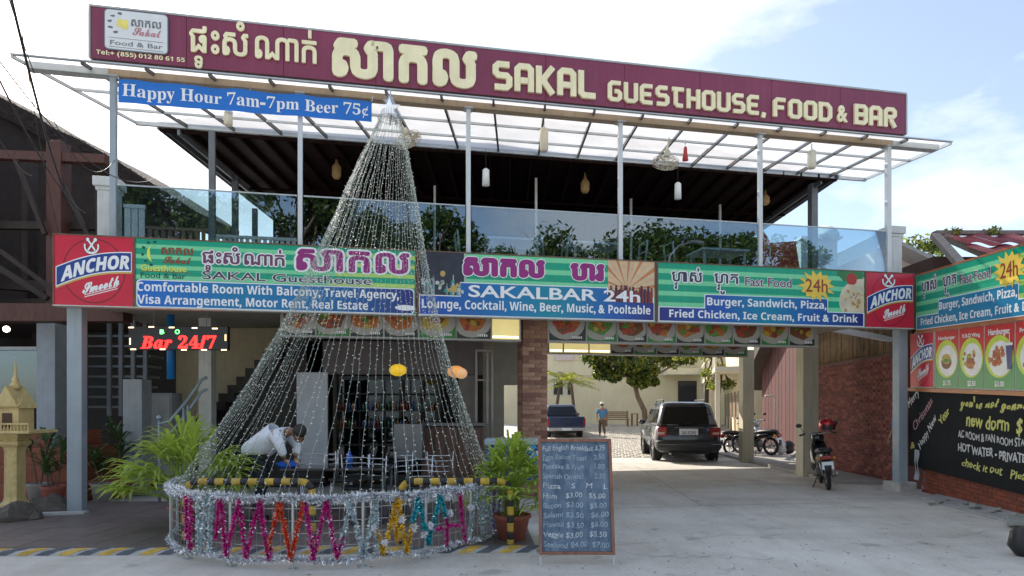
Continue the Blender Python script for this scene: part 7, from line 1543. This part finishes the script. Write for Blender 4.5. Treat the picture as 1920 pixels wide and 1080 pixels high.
# man walking away
Yw=34; wm=thing('person','man in a blue shirt and white cap walking away across the courtyard','person',(X(1129,Yw),Yw,gz(0,Yw)))
wv=[(0,0,.92,.12),(0,-.01,1.15,.115),(0,0,1.38,.13),(0,0,1.5,.05),(0,0,1.56,.05),(-.19,0,1.4,.06),(-.27,.02,1.13,.045),(-.26,-.1,.9,.032),(.19,0,1.4,.06),(.28,.02,1.14,.045),(.30,.12,.92,.032),(-.09,0,.88,.085),(-.1,.14,.5,.06),(-.1,.1,.08,.04),(.09,0,.88,.085),(.1,.02,.5,.06),(.11,-.22,.12,.04)]
skinned('body',wv,[(0,1),(1,2),(2,3),(3,4),(2,5),(5,6),(6,7),(2,8),(8,9),(9,10),(0,11),(11,12),(12,13),(0,14),(14,15),(15,16)],wm,skin)
skinned('shirt',[(0,0,.88,(.17,.13)),(0,-.01,1.15,(.165,.13)),(0,0,1.38,(.17,.13)),(0,0,1.47,.08),(-.2,0,1.38,.085),(-.265,.02,1.16,.07),(.2,0,1.38,.085),(.275,.02,1.16,.07)],[(0,1),(1,2),(2,3),(2,4),(4,5),(2,6),(6,7)],wm,shirtb)
skinned('trousers',[(0,0,.86,.14),(-.09,0,.78,.1),(-.1,.14,.5,.085),(-.1,.1,.16,.065),(.09,0,.78,.1),(.1,.02,.5,.085),(.11,-.2,.18,.065)],[(0,1),(1,2),(2,3),(0,4),(4,5),(5,6)],wm,trk_)
head(wm,Vector((0,.0,1.66)),Matrix.Rotation(R(180),4,'Z'),hat=M('cap_white',(.7,.7,.68),.7))
hand(wm,(-.26,-.1,.9),(0,-.1,-1),(1,0,0)); hand(wm,(.30,.12,.92),(0,.1,-1),(1,0,0))
for x_,y_,z_ in ((-.1,.14,.035),(.11,-.18,.06)): q=MB(); q.smooth=True; q.ball((x_,y_,z_),.09,8,6,(.5,1.4,.4)); build(q,'shoe',hairm,wm)
# person half hidden behind the right post
Yh_=13.0; hm_=thing('person','person in a blue top mostly hidden behind the right corner post','person',(X(1693,Yh_),Yh_,0),R(200))
skinned('body',[(0,0,.9,.11),(0,0,1.15,.11),(0,0,1.36,.12),(0,0,1.5,.05),(-.16,0,1.36,.055),(-.2,-.1,1.12,.042),(-.12,-.3,1.08,.03),(.17,0,1.36,.055),(.26,.02,1.12,.042),(.24,-.1,.93,.03),(-.08,0,.85,.08),(-.08,0,.45,.055),(-.08,0,.06,.04),(.08,0,.85,.08),(.08,0,.45,.055),(.08,0,.06,.04)],[(0,1),(1,2),(2,3),(2,4),(4,5),(5,6),(2,7),(7,8),(8,9),(0,10),(10,11),(11,12),(0,13),(13,14),(14,15)],hm_,skin)
skinned('shirt',[(0,0,.88,(.15,.12)),(0,0,1.15,(.15,.12)),(0,0,1.36,(.15,.12)),(0,0,1.46,.075),(-.17,0,1.34,.08),(-.2,-.08,1.14,.065),(.18,0,1.34,.08),(.26,.02,1.12,.065)],[(0,1),(1,2),(2,3),(2,4),(4,5),(2,6),(6,7)],hm_,M('shirt_royal_blue',(.02,.12,.42),.8))
skinned('trousers',[(0,0,.86,.13),(-.08,0,.76,.095),(-.08,0,.45,.08),(-.08,0,.12,.06),(.08,0,.76,.095),(.08,0,.45,.08),(.08,0,.12,.06)],[(0,1),(1,2),(2,3),(0,4),(4,5),(5,6)],hm_,trs)
head(hm_,Vector((0,0,1.62)),Matrix.Identity(4)); hand(hm_,(.24,-.1,.93),(0,-.2,-1),(1,0,0)); hand(hm_,(-.12,-.3,1.08),(.3,-1,0),(0,0,1))
